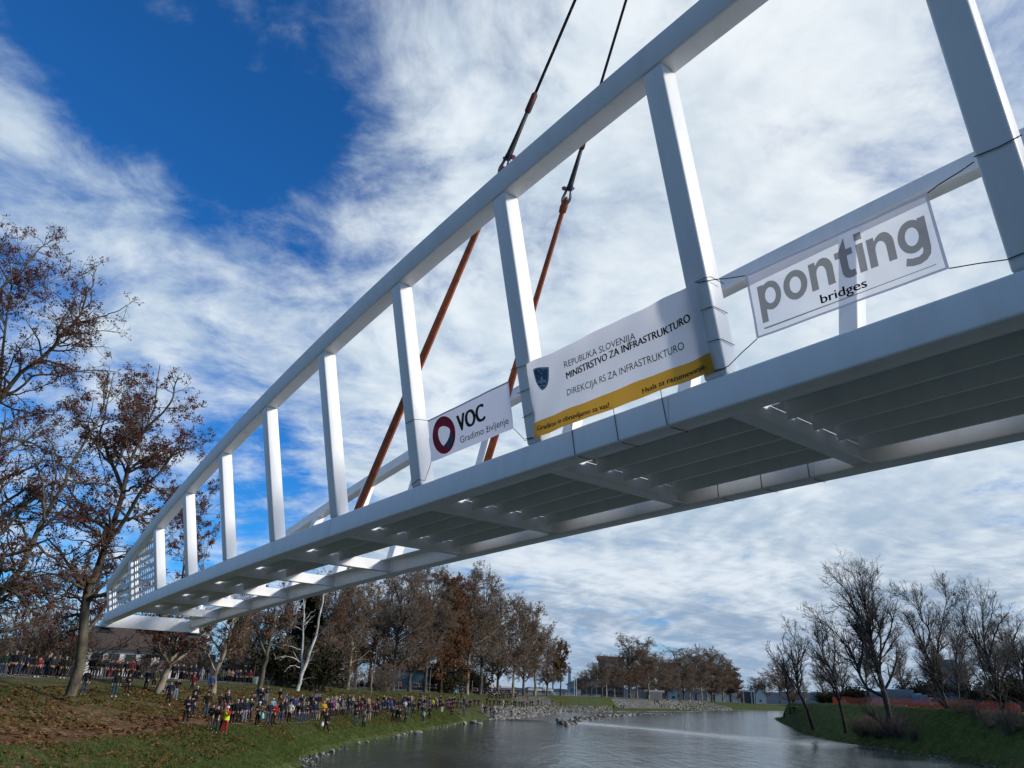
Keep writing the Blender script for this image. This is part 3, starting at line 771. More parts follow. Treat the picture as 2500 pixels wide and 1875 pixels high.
# slings, shackles and steel ropes -------------------------------------------
SLING, _N, _b = new_mat("orange_webbing")
_co = _N.node('ShaderNodeTexCoord').outputs['Object']
_N.put(_b, 'Base Color', _N.mix(_N.ramp(_N.noise(_co, 5, 6, .7), .3, .75), (.40, .085, .018), (.16, .04, .015))); _N.put(_b, 'Roughness', .8)
WIRE = paint("wire_rope", (.028, .026, .03), .55, .2, 30); GALV = paint("galvanised", (.22, .23, .25), .42, .15, 8, metal=.6); PIN = paint("red_pin", (.20, .02, .04), .5)
FERR = paint("rusty_ferrule", (.085, .035, .022), .6)
def hang():
    # both pairs lead to one hook high above the middle of the bridge
    o, d = bray(1828, -994); t = (BW / 2 - o.y) / d.y; K = o + d * t
    ends = []
    for n, (yb, low, px_sh, px_fe, desc) in enumerate(((.22, (860, 1246), (1223, 392), (1293, 250), "left"), (BW - .18, (1128, 1270), (1379, 470), (1420, 340), "right"))):
        xb = 6.2 * 3 if n == 0 else 6.05 * 3
        o, d = bray(*low)
        t = (yb - o.y) / d.y; B0 = o + d * t; B0 = Vector((B0.x, yb, bz(B0.x) + HB * .4))
        D = (K - B0).normalized()
        def on_line(u, v):          # nearest point of the lead to the line of sight
            o, d = bray(u, v); w = B0 - o; b = D.dot(d); e = D.dot(w); f = d.dot(w)
            return B0 + D * ((b * f - e) / (1 - b * b))
        Sh = on_line(*px_sh); Fe = on_line(*px_fe)
        side = D.cross(Vector((0, 1, 0))).normalized(); oth = D.cross(side)
        mk = lambda nm, lab, cat: tag_root(nm, lab, cat)
        r = bpy.data.objects.new("lifting_sling", None); r.matrix_world = BM; link(r)
        tag(r, ("orange lifting sling behind the near truss, fixed to its near chord", "orange lifting sling on the far side, passing behind the red ring banner")[n], "sling", "lifting slings")
        m = MB(); a, b = B0, Sh - D * .30
        for s_, w, fl in ((-1, .075, .025), (1, .06, .03)):
            m2 = MB(); pts = []; nn = 14; vs = []; fs = []
            for k in range(nn + 1):
                f = k / nn; p = a + (b - a) * f
                tw = .25 * math.sin(f * 3 + n) ; off = s_ * (.052 * (1 - f * .72))
                ax = side * math.cos(tw) + oth * math.sin(tw); ay = D.cross(ax)
                c = p + ax * off
                vs += [c + ax * w * .8 + ay * fl, c - ax * w * .8 + ay * fl, c - ax * w * .8 - ay * fl, c + ax * w * .8 - ay * fl]
            for k in range(nn):
                for j in range(4): fs.append((k * 4 + j, k * 4 + (j + 1) % 4, k * 4 + 4 + (j + 1) % 4, k * 4 + 4 + j))
            fs += [(3, 2, 1, 0), (nn * 4, nn * 4 + 1, nn * 4 + 2, nn * 4 + 3)]
            m2.add(vs, fs); m2.build("strap", SLING, r, bevel=.012)
        m = MB()            # eye of the sling lying in the shackle bow
        m.tube([b - side * .045 - D * .12, b - side * .06, b - side * .045 + D * .13, b + D * .19, b + side * .045 + D * .13, b + side * .06, b + side * .045 - D * .12], [.05, .05, .045, .045, .045, .05, .05], 8)
        m.build("eye_loop", SLING, r, smooth=True)
        # bow shackle
        r2 = bpy.data.objects.new("shackle", None); r2.matrix_world = BM; link(r2)
        tag(r2, ("galvanised bow shackle peeking above the near top chord", "galvanised bow shackle hanging free in the sky above the orange sling")[n], "shackle", "shackles")
        c = Sh; m = MB(); bow = []
        for k in range(15):
            g = math.pi * (k / 14.0); bow.append(c - D * (.10 + .14 * math.sin(g)) + side * (.135 * math.cos(g)))
        bow = [c + D * .10 + side * .085] + [c + D * .0 + side * .10] + bow + [c + D * .0 - side * .10] + [c + D * .10 - side * .085]
        m.tube(bow, .030, 8); m.build("bow", GALV, r2, smooth=True)
        m = MB(); sg = -1 if n == 0 else 1
        m.tube([c + D * .11 - side * .15, c + D * .11 + side * .15], .030, 10); m.build("bolt", GALV, r2, smooth=40)
        m = MB(); m.tube([c + D * .11 + side * sg * .15, c + D * .11 + side * sg * .22], .045, 6); m.build("bolt_head", PIN, r2)
        # wire rope with thimble, sleeve and ferrule
        r3 = bpy.data.objects.new("steel_cable", None); r3.matrix_world = BM; link(r3)
        tag(r3, ("dark steel cable rising to the shackle above the top chord", "dark steel cable that passes behind the top chord to the lower shackle")[n], "cable", "crane cables")
        m = MB(); m.tube([c + D * .06, c + D * .2, c + D * .55, Fe], [.075, .06, .048, .036], 10); m.build("spliced_eye", WIRE, r3, smooth=True)
        m = MB(); m.tube([Fe - D * .22, Fe - D * .18, Fe + D * .18, Fe + D * .22], [.04, .062, .062, .04], 10); m.build("ferrule", FERR, r3, smooth=40)
        m = MB(); m.tube([Fe, K], .030, 8); m.build("rope", WIRE, r3, smooth=True)
hang()

# ------------------------------------------------------------------ trees
def nrm(a): return a / np.maximum(np.linalg.norm(a, axis=-1, keepdims=True), 1e-9)
def tubes(P, Rr, sides):
    """P (n,K,3), Rr (n,K) -> vertices and quads of n tapered tubes"""
    n, K, _ = P.shape
    T = np.gradient(P, axis=1); T = nrm(T)
    ref = np.where(np.abs(T[:, :1, 2:3]) < .9, np.array([0, 0, 1.]), np.array([1., 0, 0]))
    A = nrm(np.cross(T, np.broadcast_to(ref, T.shape))); B = np.cross(T, A)
    w = 2 * np.pi * np.arange(sides) / sides
    V = P[:, :, None] + (A[:, :, None] * np.cos(w)[None, None, :, None] + B[:, :, None] * np.sin(w)[None, None, :, None]) * Rr[:, :, None, None]
    idx = np.arange(n * K * sides).reshape(n, K, sides); nx = np.roll(idx, -1, 2)
    Q = np.stack([idx[:, :-1], nx[:, :-1], nx[:, 1:], idx[:, 1:]], -1).reshape(-1, 4)
    return V.reshape(-1, 3), Q
def spawn(P, Rr, per_m, t0, ratio, ang, K, curl, trop, rratio, g, lmin=.15, lmax=9, t1=.98, fall=.55, flat=0.):
    """children along parents; returns their polylines"""
    n, Kp, _ = P.shape
    L = np.linalg.norm(np.diff(P, axis=1), axis=2).sum(1)
    cnt = np.maximum(0, g.poisson(np.clip(L * per_m * (t1 - t0), 0, 60)))
    par = np.repeat(np.arange(n), cnt); m = len(par)
    if m == 0: return np.zeros((0, K, 3)), np.zeros((0, K))
    t = t0 + (t1 - t0) * g.random(m); u = t * (Kp - 1); i = np.minimum(u.astype(int), Kp - 2); f = (u - i)[:, None]
    pos = P[par, i] * (1 - f) + P[par, i + 1] * f; tan = nrm(P[par, i + 1] - P[par, i])
    rad = Rr[par, i] * (1 - f[:, 0]) + Rr[par, i + 1] * f[:, 0]
    rnd = g.normal(size=(m, 3)); rnd[:, 2] *= (1 - flat); perp = nrm(rnd - tan * (rnd * tan).sum(1, keepdims=True))
    a = np.radians(g.uniform(ang[0], ang[1], m))[:, None]
    d = tan * np.cos(a) + perp * np.sin(a)
    ln = np.clip(L[par] * ratio * (1 - fall * t) * g.uniform(.55, 1.25, m), lmin, lmax)
    out = np.zeros((m, K, 3)); out[:, 0] = pos
    step = (ln / (K - 1))[:, None]
    for k in range(1, K):
        d = nrm(d + g.normal(size=(m, 3)) * curl + np.array([0, 0, trop]))
        out[:, k] = out[:, k - 1] + d * step
    r0 = np.minimum(rad * rratio, ln * .035 + .004)[:, None]
    rr = r0 * (1 - .72 * np.linspace(0, 1, K)[None])
    return out, rr
def leaf_cards(P, num, size, g, spread=.25, t0=.25, hang=.3):
    n, K, _ = P.shape
    i = g.integers(0, n, num); u = (t0 + (1 - t0) * g.random(num)) * (K - 1); k = np.minimum(u.astype(int), K - 2); f = (u - k)[:, None]
    c = P[i, k] * (1 - f) + P[i, k + 1] * f + g.normal(size=(num, 3)) * spread * size
    c[:, 2] -= hang * size
    a = nrm(g.normal(size=(num, 3))); b = nrm(np.cross(a, g.normal(size=(num, 3))))
    s = (size * g.uniform(.55, 1.35, num))[:, None] * .5
    fold = np.cross(a, b) * s * .45
    V = np.stack([c - a * s - b * s * .55, c + a * s * .1 - b * s * .8 + fold, c + a * s * 1.1, c + a * s * .1 + b * s * .8 + fold], 1).reshape(-1, 3)
    return V, np.arange(num * 4).reshape(-1, 4)

def bark(name, a, b, sc=2.5):
    m, N, bs = new_mat(name)
    co = N.node('ShaderNodeTexCoord').outputs['Object']
    n = N.noise(N.vmath('MULTIPLY', co, (1, 1, .45)), sc, 6, .65)
    N.put(bs, 'Base Color', N.mix(N.ramp(n, .36, .64), a, b)); N.put(bs, 'Roughness', .9); N.put(bs, 'Specular IOR Level', .1)
    N.put(bs, 'Normal', N.node('ShaderNodeBump', {'Height': N.noise(co, 14, 4, .7), 'Strength': .5, 'Distance': .03}).outputs[0])
    return m
def leaf_mat(name, cols, thru=.3):
    m, N, bs = new_mat(name)
    r = N.node('ShaderNodeNewGeometry').outputs['Random Per Island']
    rp = N.node('ShaderNodeValToRGB', {0: r}); cr = rp.color_ramp; cr.interpolation = 'CONSTANT'
    while len(cr.elements) < len(cols): cr.elements.new(.5)
    for k, c in enumerate(cols): cr.elements[k].position = k / len(cols); cr.elements[k].color = c + (1,)
    df = N.node('ShaderNodeBsdfDiffuse', {0: rp.outputs[0]}); tr = N.node('ShaderNodeBsdfTranslucent', {0: rp.outputs[0]})
    N.put(N.n['Material Output'], 'Surface', N.node('ShaderNodeMixShader', {0: thru, 1: df, 2: tr}))
    return m
BARK_PLANE = bark("plane_bark", (.055, .047, .034), (.135, .118, .082)); BARK_PALE = bark("pale_plane_bark", (.11, .085, .05), (.30, .27, .20), 1.6)
BARK_DARK = bark("dark_bark", (.018, .015, .012), (.050, .042, .034)); BARK_GREY = bark("grey_bark", (.045, .040, .034), (.105, .095, .082))
BARK_BIRCH = bark("birch_bark", (.26, .25, .22), (.62, .60, .56), 1.4); BARK_IVY = bark("ivy_bark", (.020, .018, .010), (.062, .040, .022), 4)
BARK_WILLOW = bark("willow_bark", (.030, .028, .026), (.078, .074, .066))
TWIG = bark("twig_bark", (.095, .076, .060), (.20, .16, .122)); TWIG_D = bark("dark_twig", (.070, .062, .056), (.145, .128, .112)); TWIG_G = bark("grey_twig", (.12, .105, .088), (.24, .21, .175))
LEAF_PLUM = leaf_mat("plum_leaf", [(.12, .036, .036), (.17, .055, .044), (.085, .034, .036), (.23, .090, .060), (.13, .065, .036)], .5)
LEAF_RUST = leaf_mat("rust_leaf", [(.21, .098, .050), (.27, .125, .060), (.155, .078, .045), (.19, .118, .070)], .45)
LEAF_BROWN = leaf_mat("brown_leaf", [(.20, .13, .080), (.25, .16, .098), (.145, .098, .066), (.22, .128, .076)], .45)
LEAF_OCHRE = leaf_mat("ochre_leaf", [(.19, .105, .028), (.14, .07, .03), (.10, .05, .025), (.22, .14, .04)])
NEEDLE = leaf_mat("spruce_needle", [(.010, .020, .009), (.017, .030, .012), (.024, .036, .016), (.008, .014, .008)], .1)
IVYLEAF = leaf_mat("ivy_leaf", [(.014, .022, .008), (.030, .034, .012), (.05, .035, .016)], .1)

class TreeMesh:
    def __init__(self): self.trunk = []; self.twig = []; self.leaf = []
    def meshes(self, name, mb, mt, ml):
        def join(lst, nm, mat, sm):
            if not lst: return None
            off = 0; V = []; Q = []
            for v, q in lst: V.append(v); Q.append(q + off); off += len(v)
            return mesh_np(nm, np.concatenate(V), np.concatenate(Q), None, [mat], sm)
        return [x for x in (("trunk", join(self.trunk, name + "_trunk", mb, True)), ("crown", join(self.twig, name + "_crown", mt, False)), ("leaves", join(self.leaf, name + "_leaves", ml, False) if ml else None)) if x[1] is not None]
def make_tree(stems, seed, name, mb, mt, ml, dens=1., d1=.9, d2=1.7, d3=3.2, d4=4., leaves=0, lsize=.13, trop=.05, ang1=(35, 70), curl=.16,
              ratio1=.42, l1max=8, t0=.28, rmin=.010, ratio2=.42, ratio3=.40, ratio4=.5, twig_lmin=.35, lt0=.2, flat=.25):
    """stems: list of (points, r0, r1) for the trunk and main limbs, in the tree's own frame"""
    g = np.random.default_rng(seed); K = 16
    P0 = []; R0 = []
    for pts, r0, r1 in stems:
        p = spline(pts, K); P0.append(p); s = np.linspace(0, 1, K); R0.append(r1 + (r0 - r1) * (1 - s) ** 1.15)
    P0 = np.array(P0); R0 = np.array(R0)
    P0[:, 1:] += g.normal(size=P0[:, 1:].shape) * .05
    base = P0[:, 0, 2] < .3
    R0[base, 0] *= 1.30; R0[base, 1] *= 1.06
    tm = TreeMesh()
    tm.trunk.append(tubes(P0, R0, 9))
    P1, R1 = spawn(P0, R0, d1 * dens, t0, ratio1, ang1, 8, curl, trop, .62, g, .8, l1max, flat=flat)
    tm.trunk.append(tubes(P1, np.maximum(R1, rmin * 1.6), 6))
    src = np.concatenate([P1]); P2, R2 = spawn(P1, R1, d2 * dens, .15, ratio2, (30, 65), 6, curl * 1.15, trop, .62, g, .5, 4.5, flat=flat)
    tm.twig.append(tubes(P2, np.maximum(R2, rmin * 1.2), 4))
    P0u, R0u = spawn(P0, R0, d1 * dens * .45, t0 + .1, .14, (40, 80), 6, curl, trop, .3, g, .5, 2.4)
    tm.twig.append(tubes(P0u, np.maximum(R0u, rmin), 4))
    P2 = np.concatenate([P2, P0u]); R2 = np.concatenate([R2, R0u])
    P3, R3 = spawn(P2, R2, d3 * dens, .12, ratio3, (28, 65), 4, curl * 1.2, trop * .8, .7, g, twig_lmin, 2.2)
    tm.twig.append(tubes(P3, np.maximum(R3, rmin * .9), 3))
    P4 = P3
    if d4:
        P4, R4 = spawn(P3, R3, d4 * dens, .15, ratio4, (25, 60), 3, curl * 1.2, trop * .6, .8, g, twig_lmin * .8, 1.3)
        tm.twig.append(tubes(P4, np.maximum(R4, rmin * .75), 3))
    if leaves:
        # leaves cling in clumps to some of the twigs
        keep = g.random(len(P4)) < .62
        src = P4[keep] if keep.sum() > 20 else P4
        tm.leaf.append(leaf_cards(src, leaves, lsize, g, .7, lt0))
    return tm.meshes(name, mb, mt, ml)
def place_tree(parts, name, loc, rz=0., sc=1., label="", group=None, cat="tree"):
    o = empty(name, loc, rz, label, cat, group); o.scale = (sc,) * 3 if isinstance(sc, (int, float)) else sc
    for nm, me in parts: obj(nm, me, o)
    return o
def px_stem(base, pts, depth, swing=0., seed=0):
    """pixel polyline of a limb at a given depth -> points in the tree's frame; limbs swing out of the plane with height"""
    out = []; g = np.random.default_rng(seed)
    for k, (u, v) in enumerate(pts):
        out.append(atd(u, v, depth + swing * k / max(1, len(pts) - 1)) - base)
    return out

def crest(u):
    """depth at which the direction of a pixel column crosses the crest of the left bank"""
    d = ray(u, 1690); P = spline(np.array(LP, float), 600); c = P[:, 0] * d[1] - P[:, 1] * d[0]
    for i in range(30, len(c) - 1):
        if c[i] * c[i + 1] <= 0 and P[i, 1] > 20: return P[i, 1]
    return 300.
def near_left_trees():
    D = 51.
    b = ong(172, 1697, D); b[2] -= .15
    px = lambda lst: [(x / 2.552, 1050 + y / 2.552) for x, y in lst]
    px2 = lambda lst: [(x / 2.764, 550 + y / 2.764) for x, y in lst]
    st = [
        (px_stem(b, [(172, 1699)] + px([(500, 1450), (525, 1250), (530, 1050), (580, 950), (640, 750), (700, 600), (770, 400), (810, 230)]) + px2([(880, 1600), (960, 1400), (1030, 1270), (1060, 1080), (1078, 940)]), D), .36, .025),
        (px_stem(b, px([(645, 745), (720, 640), (830, 470), (900, 350), (1010, 250), (1100, 120)]) + px2([(1230, 1560), (1270, 1380)]), D, -3), .17, .025),
        (px_stem(b, px([(770, 400), (700, 220), (640, 60)]) + px2([(660, 1500), (700, 1300), (740, 1120), (770, 1000)]), D, 3), .15, .025),
        (px_stem(b, px([(545, 1010), (480, 960), (400, 930), (300, 900), (190, 920), (90, 960)]), D, -2.5), .12, .03),
        (px_stem(b, px([(530, 1100), (470, 1040), (360, 1060), (290, 1130), (260, 1210)]), D, 2), .085, .02),
        (px_stem(b, px([(690, 610), (610, 520), (480, 440), (400, 330), (350, 200)]), D, 2.5), .12, .025),
        (px_stem(b, px2([(960, 1400), (1070, 1290), (1160, 1180), (1190, 1050), (1180, 985)]), D, -2), .11, .02),
        (px_stem(b, px([(780, 380), (880, 340), (1000, 380), (1080, 440)]), D, -3), .09, .02),
        (px_stem(b, px([(620, 820), (760, 790), (900, 780), (1000, 720), (1110, 610)]), D, 4.5), .10, .02),
        (px_stem(b, px([(700, 600), (560, 560), (420, 540), (300, 500), (180, 480)]), D, -3), .09, .018),
        (px_stem(b, px([(720, 565), (860, 560), (980, 600), (1090, 570)]), D, 3.5), .08, .018),
        (px_stem(b, px([(565, 960), (440, 880), (320, 820), (200, 770)]), D, 3.5), .08, .018),
        (px_stem(b, px([(815, 220), (720, 120), (620, 20), (560, -80)]), D, -2), .08, .018),
        (px_stem(b, px([(525, 1240), (430, 1260), (340, 1330), (290, 1420)]), D, 2.5), .06, .015),
        (px_stem(b, px([(530, 1120), (420, 1110), (300, 1090), (170, 1130), (80, 1220)]), D, -3), .07, .015),
        (px_stem(b, px([(640, 760), (560, 700), (440, 680), (330, 640)]), D, -2), .07, .015),
        (px_stem(b, px2([(965, 1400), (900, 1250), (860, 1120), (850, 1010)]), D, 1), .08, .015),
    ]
    parts = make_tree(st, 11, "plane_tree", BARK_PLANE, TWIG, LEAF_PLUM, dens=1.0, d1=1.35, d2=2.8, d3=4.2, d4=4.0, leaves=27000, lsize=.125, trop=.01, t0=.12, l1max=4.6, rmin=.0078, lt0=.2, ratio2=.55, ratio3=.55, curl=.19, ang1=(35, 75))
    place_tree(parts, "plane_tree", tuple(b), 0, 1, "leaning plane tree with plum leaves beside the man in jeans at the bank crest")
    # neighbour whose trunk stands just outside the picture
    D = 46.
    b = ong(-95, 1700, D); b[2] -= .15
    st = [
        (px_stem(b, [(-95, 1702), (-80, 1600), (-62, 1500), (-45, 1420), (-30, 1330), (-25, 1200), (-15, 1080), (-5, 980), (10, 850), (20, 740), (30, 650)], D), .38, .03),
        (px_stem(b, [(-50, 1470)] + px([(-60, 1030), (10, 985), (100, 900), (170, 760), (260, 580), (370, 400), (440, 230)]) + px2([(480, 1620), (580, 1440), (680, 1300), (700, 1150), (715, 1030)]), D, 1.5), .24, .03),
        (px_stem(b, [(-20, 1010)] + px2([(0, 1165), (120, 1020), (340, 850), (420, 730), (520, 640), (570, 500), (620, 400), (640, 300)]), D, -2), .18, .025),
        (px_stem(b, [(-10, 800)] + px2([(0, 490), (60, 380), (140, 320), (250, 180), (330, 110), (400, 60)]), D, 2), .12, .02),
        (px_stem(b, [(-15, 1000)] + px2([(0, 1175), (120, 1110), (240, 1010), (380, 1000), (500, 985), (720, 985), (830, 1010)]), D, 2.5), .12, .02),
        (px_stem(b, px2([(440, 705), (560, 650), (700, 610), (800, 570), (860, 545)]), D, -2.), .07, .015),
        (px_stem(b, px2([(350, 830), (460, 810), (600, 820), (740, 830)]), D, -1.), .07, .015),
        (px_stem(b, px([(-30, 860), (30, 870), (150, 880), (300, 890), (420, 900)]), D, -2.5), .08, .02),
        (px_stem(b, px([(20, 975), (80, 1010), (150, 1060), (190, 1180), (180, 1250)]), D, -2.5), .07, .018),
        (px_stem(b, px([(-40, 1000), (-10, 1080), (10, 1180), (40, 1260)]), D, -1.5), .07, .018),
        (px_stem(b, px([(280, 560), (270, 420), (260, 300), (180, 120), (140, 20)]), D, -2), .10, .02),
        (px_stem(b, px([(0, 380), (60, 440), (110, 540), (150, 640), (170, 720)])[::-1], D, 2), .09, .02),
        (px_stem(b, px([(60, 940), (150, 980), (260, 1010), (330, 1080), (360, 1180)]), D, 2), .06, .015),
        (px_stem(b, px([(-60, 1100), (0, 1130), (80, 1180), (130, 1280)]), D, 1), .06, .015),
        (px_stem(b, px([(100, 890), (60, 760), (40, 620), (0, 520)]), D, 2), .08, .015),
        (px_stem(b, px([(-20, 40), (100, 60), (210, 90), (330, 150), (430, 170)]), D, 2.5), .09, .02),
    ]
    parts = make_tree(st, 12, "plane_tree", BARK_PLANE, TWIG, LEAF_PLUM, dens=1.0, d1=1.4, d2=2.8, d3=4.1, d4=3.8, leaves=23000, lsize=.13, trop=.01, t0=.10, l1max=4.4, rmin=.008, lt0=.2, ratio2=.55, ratio3=.55, curl=.19, ang1=(35, 75))
    place_tree(parts, "plane_tree", tuple(b), 0, 1, "big plane tree reaching in from the left edge with thick limbs and sparse plum leaves")
    # pale barked trees further along the crest
    D = 68.
    b = ong(387, 1690, D); b[2] -= .1
    st = [(px_stem(b, [(387, 1691), (399, 1657), (409, 1630), (417, 1608), (424, 1590), (424, 1565), (432, 1510), (440, 1440), (452, 1360), (468, 1290), (478, 1215)], D), .30, .03),
          (px_stem(b, [(420, 1600), (446, 1573), (466, 1556), (500, 1540), (520, 1500)], D, -2), .15, .03),
          (px_stem(b, [(424, 1592), (395, 1560), (375, 1535), (350, 1520), (330, 1500)], D, 2), .10, .03),
          (px_stem(b, [(432, 1510), (470, 1440), (500, 1370), (512, 1300)], D, 2), .11, .02),
          (px_stem(b, [(417, 1605), (380, 1585), (345, 1580), (320, 1570)], D, -2), .07, .02),
          (px_stem(b, [(409, 1632), (440, 1600), (470, 1590), (510, 1585)], D, -2), .07, .02)]
    parts = make_tree(st, 13, "plane_tree", BARK_PALE, TWIG, LEAF_PLUM, dens=1., d1=2.2, d2=2.8, d3=3.2, d4=2.6, leaves=12000, lsize=.15, t0=.2, l1max=4.6, rmin=.012, ratio2=.55, ratio3=.5)
    place_tree(parts, "plane_tree", tuple(b), 0, 1, "pale patchy plane tree under the bridge end with a forked trunk")
    D = 82.
    b = ong(520, 1693, D); b[2] -= .1
    st = [(px_stem(b, [(520, 1695), (529, 1640), (545, 1599), (555, 1574), (566, 1530), (575, 1470), (590, 1410)], D), .26, .03),
          (px_stem(b, [(545, 1600), (525, 1572), (513, 1548), (500, 1520), (496, 1480)], D, 1), .12, .03),
          (px_stem(b, [(529, 1642), (508, 1600), (495, 1570), (480, 1550)], D, -2), .10, .03),
          (px_stem(b, [(555, 1574), (590, 1540), (610, 1500)], D, -2), .10, .02)]
    parts = make_tree(st, 14, "plane_tree", BARK_PALE, TWIG_G, LEAF_BROWN, dens=1., d1=1.9, d2=2.4, d3=3, d4=2.4, leaves=4000, lsize=.2, t0=.25, l1max=5, rmin=.014, ratio2=.55, ratio3=.5)
    place_tree(parts, "plane_tree", tuple(b), 0, 1, "bare plane tree with three pale forks beside the man in a blue jacket")
    D = 97.
    b = ong(634, 1688, D); b[2] -= .1
    st = [(px_stem(b, [(634, 1690), (645, 1630), (656, 1575), (665, 1534), (672, 1480), (678, 1440)], D), .30, .04),
          (px_stem(b, [(648, 1600), (636, 1570), (625, 1540), (602, 1520), (580, 1505)], D, -1), .16, .03),
          (px_stem(b, [(656, 1575), (690, 1530), (700, 1490), (705, 1450)], D, 2), .12, .03),
          (px_stem(b, [(625, 1540), (610, 1500), (604, 1460)], D, 1), .10, .03)]
    parts = make_tree(st, 15, "plane_tree", BARK_PLANE, TWIG_G, LEAF_BROWN, dens=1., d1=1.9, d2=2.4, d3=3, d4=2.4, leaves=4500, lsize=.2, t0=.3, l1max=5.5, rmin=.015, ratio2=.55, ratio3=.5)
    place_tree(parts, "plane_tree", tuple(b), 0, 1, "bare brown tree with a left fork next to the person in orange")
    # dead birch with two white stems
    D = 104.
    b = ong(726, 1685, D); b[2] -= .1
    st = [(px_stem(b, [(726, 1687), (733, 1660), (738, 1635), (738, 1595), (741, 1527), (741, 1480), (738, 1425)], D), .27, .05),
          (px_stem(b, [(735, 1650), (751, 1608), (769, 1554), (783, 1488), (794, 1440), (800, 1400)], D, -1), .25, .05),
          (px_stem(b, [(736, 1588), (722, 1582), (705, 1577), (696, 1572)], D, -1), .06, .02),
          (px_stem(b, [(740, 1529), (728, 1520), (710, 1517)], D, 1), .06, .02), (px_stem(b, [(738, 1505), (728, 1497), (718, 1494)], D, 1), .05, .02),
          (px_stem(b, [(770, 1556), (785, 1545), (800, 1535), (812, 1526)], D, -2), .06, .02),
          (px_stem(b, [(742, 1520), (755, 1500), (770, 1488)], D, 1), .05, .02), (px_stem(b, [(758, 1592), (768, 1590), (777, 1586)], D, 0), .05, .03),
          (px_stem(b, [(736, 1620), (715, 1605), (690, 1602), (670, 1610)], D, -2), .07, .02), (px_stem(b, [(735, 1630), (712, 1625), (695, 1640)], D, -2), .06, .02)]
    parts = make_tree(st, 16, "birch_tree", BARK_BIRCH, TWIG_G, None, dens=.5, d1=.9, d2=1.5, d3=1.6, d4=0, t0=.15, l1max=2.6, rmin=.018)
    place_tree(parts, "birch_tree", tuple(b), 0, 1, "leafless birch with two bright white stems in front of the dark spruce")
    # thin young tree
    D = 117.
    b = ong(905, 1692, D)
    st = [(px_stem(b, [(905, 1692), (909, 1655), (914, 1624), (920, 1590), (926, 1560)], D), .12, .02), (px_stem(b, [(913, 1636), (919, 1632), (925, 1630)], D), .05, .02)]
    parts = make_tree(st, 17, "young_tree", BARK_PALE, TWIG_G, None, dens=.5, d1=.9, d2=1.5, d3=2, d4=0, t0=.45, l1max=2, rmin=.018)
    place_tree(parts, "young_tree", tuple(b), 0, 1, "thin young tree with a pale stem left of the blue building")
near_left_trees()

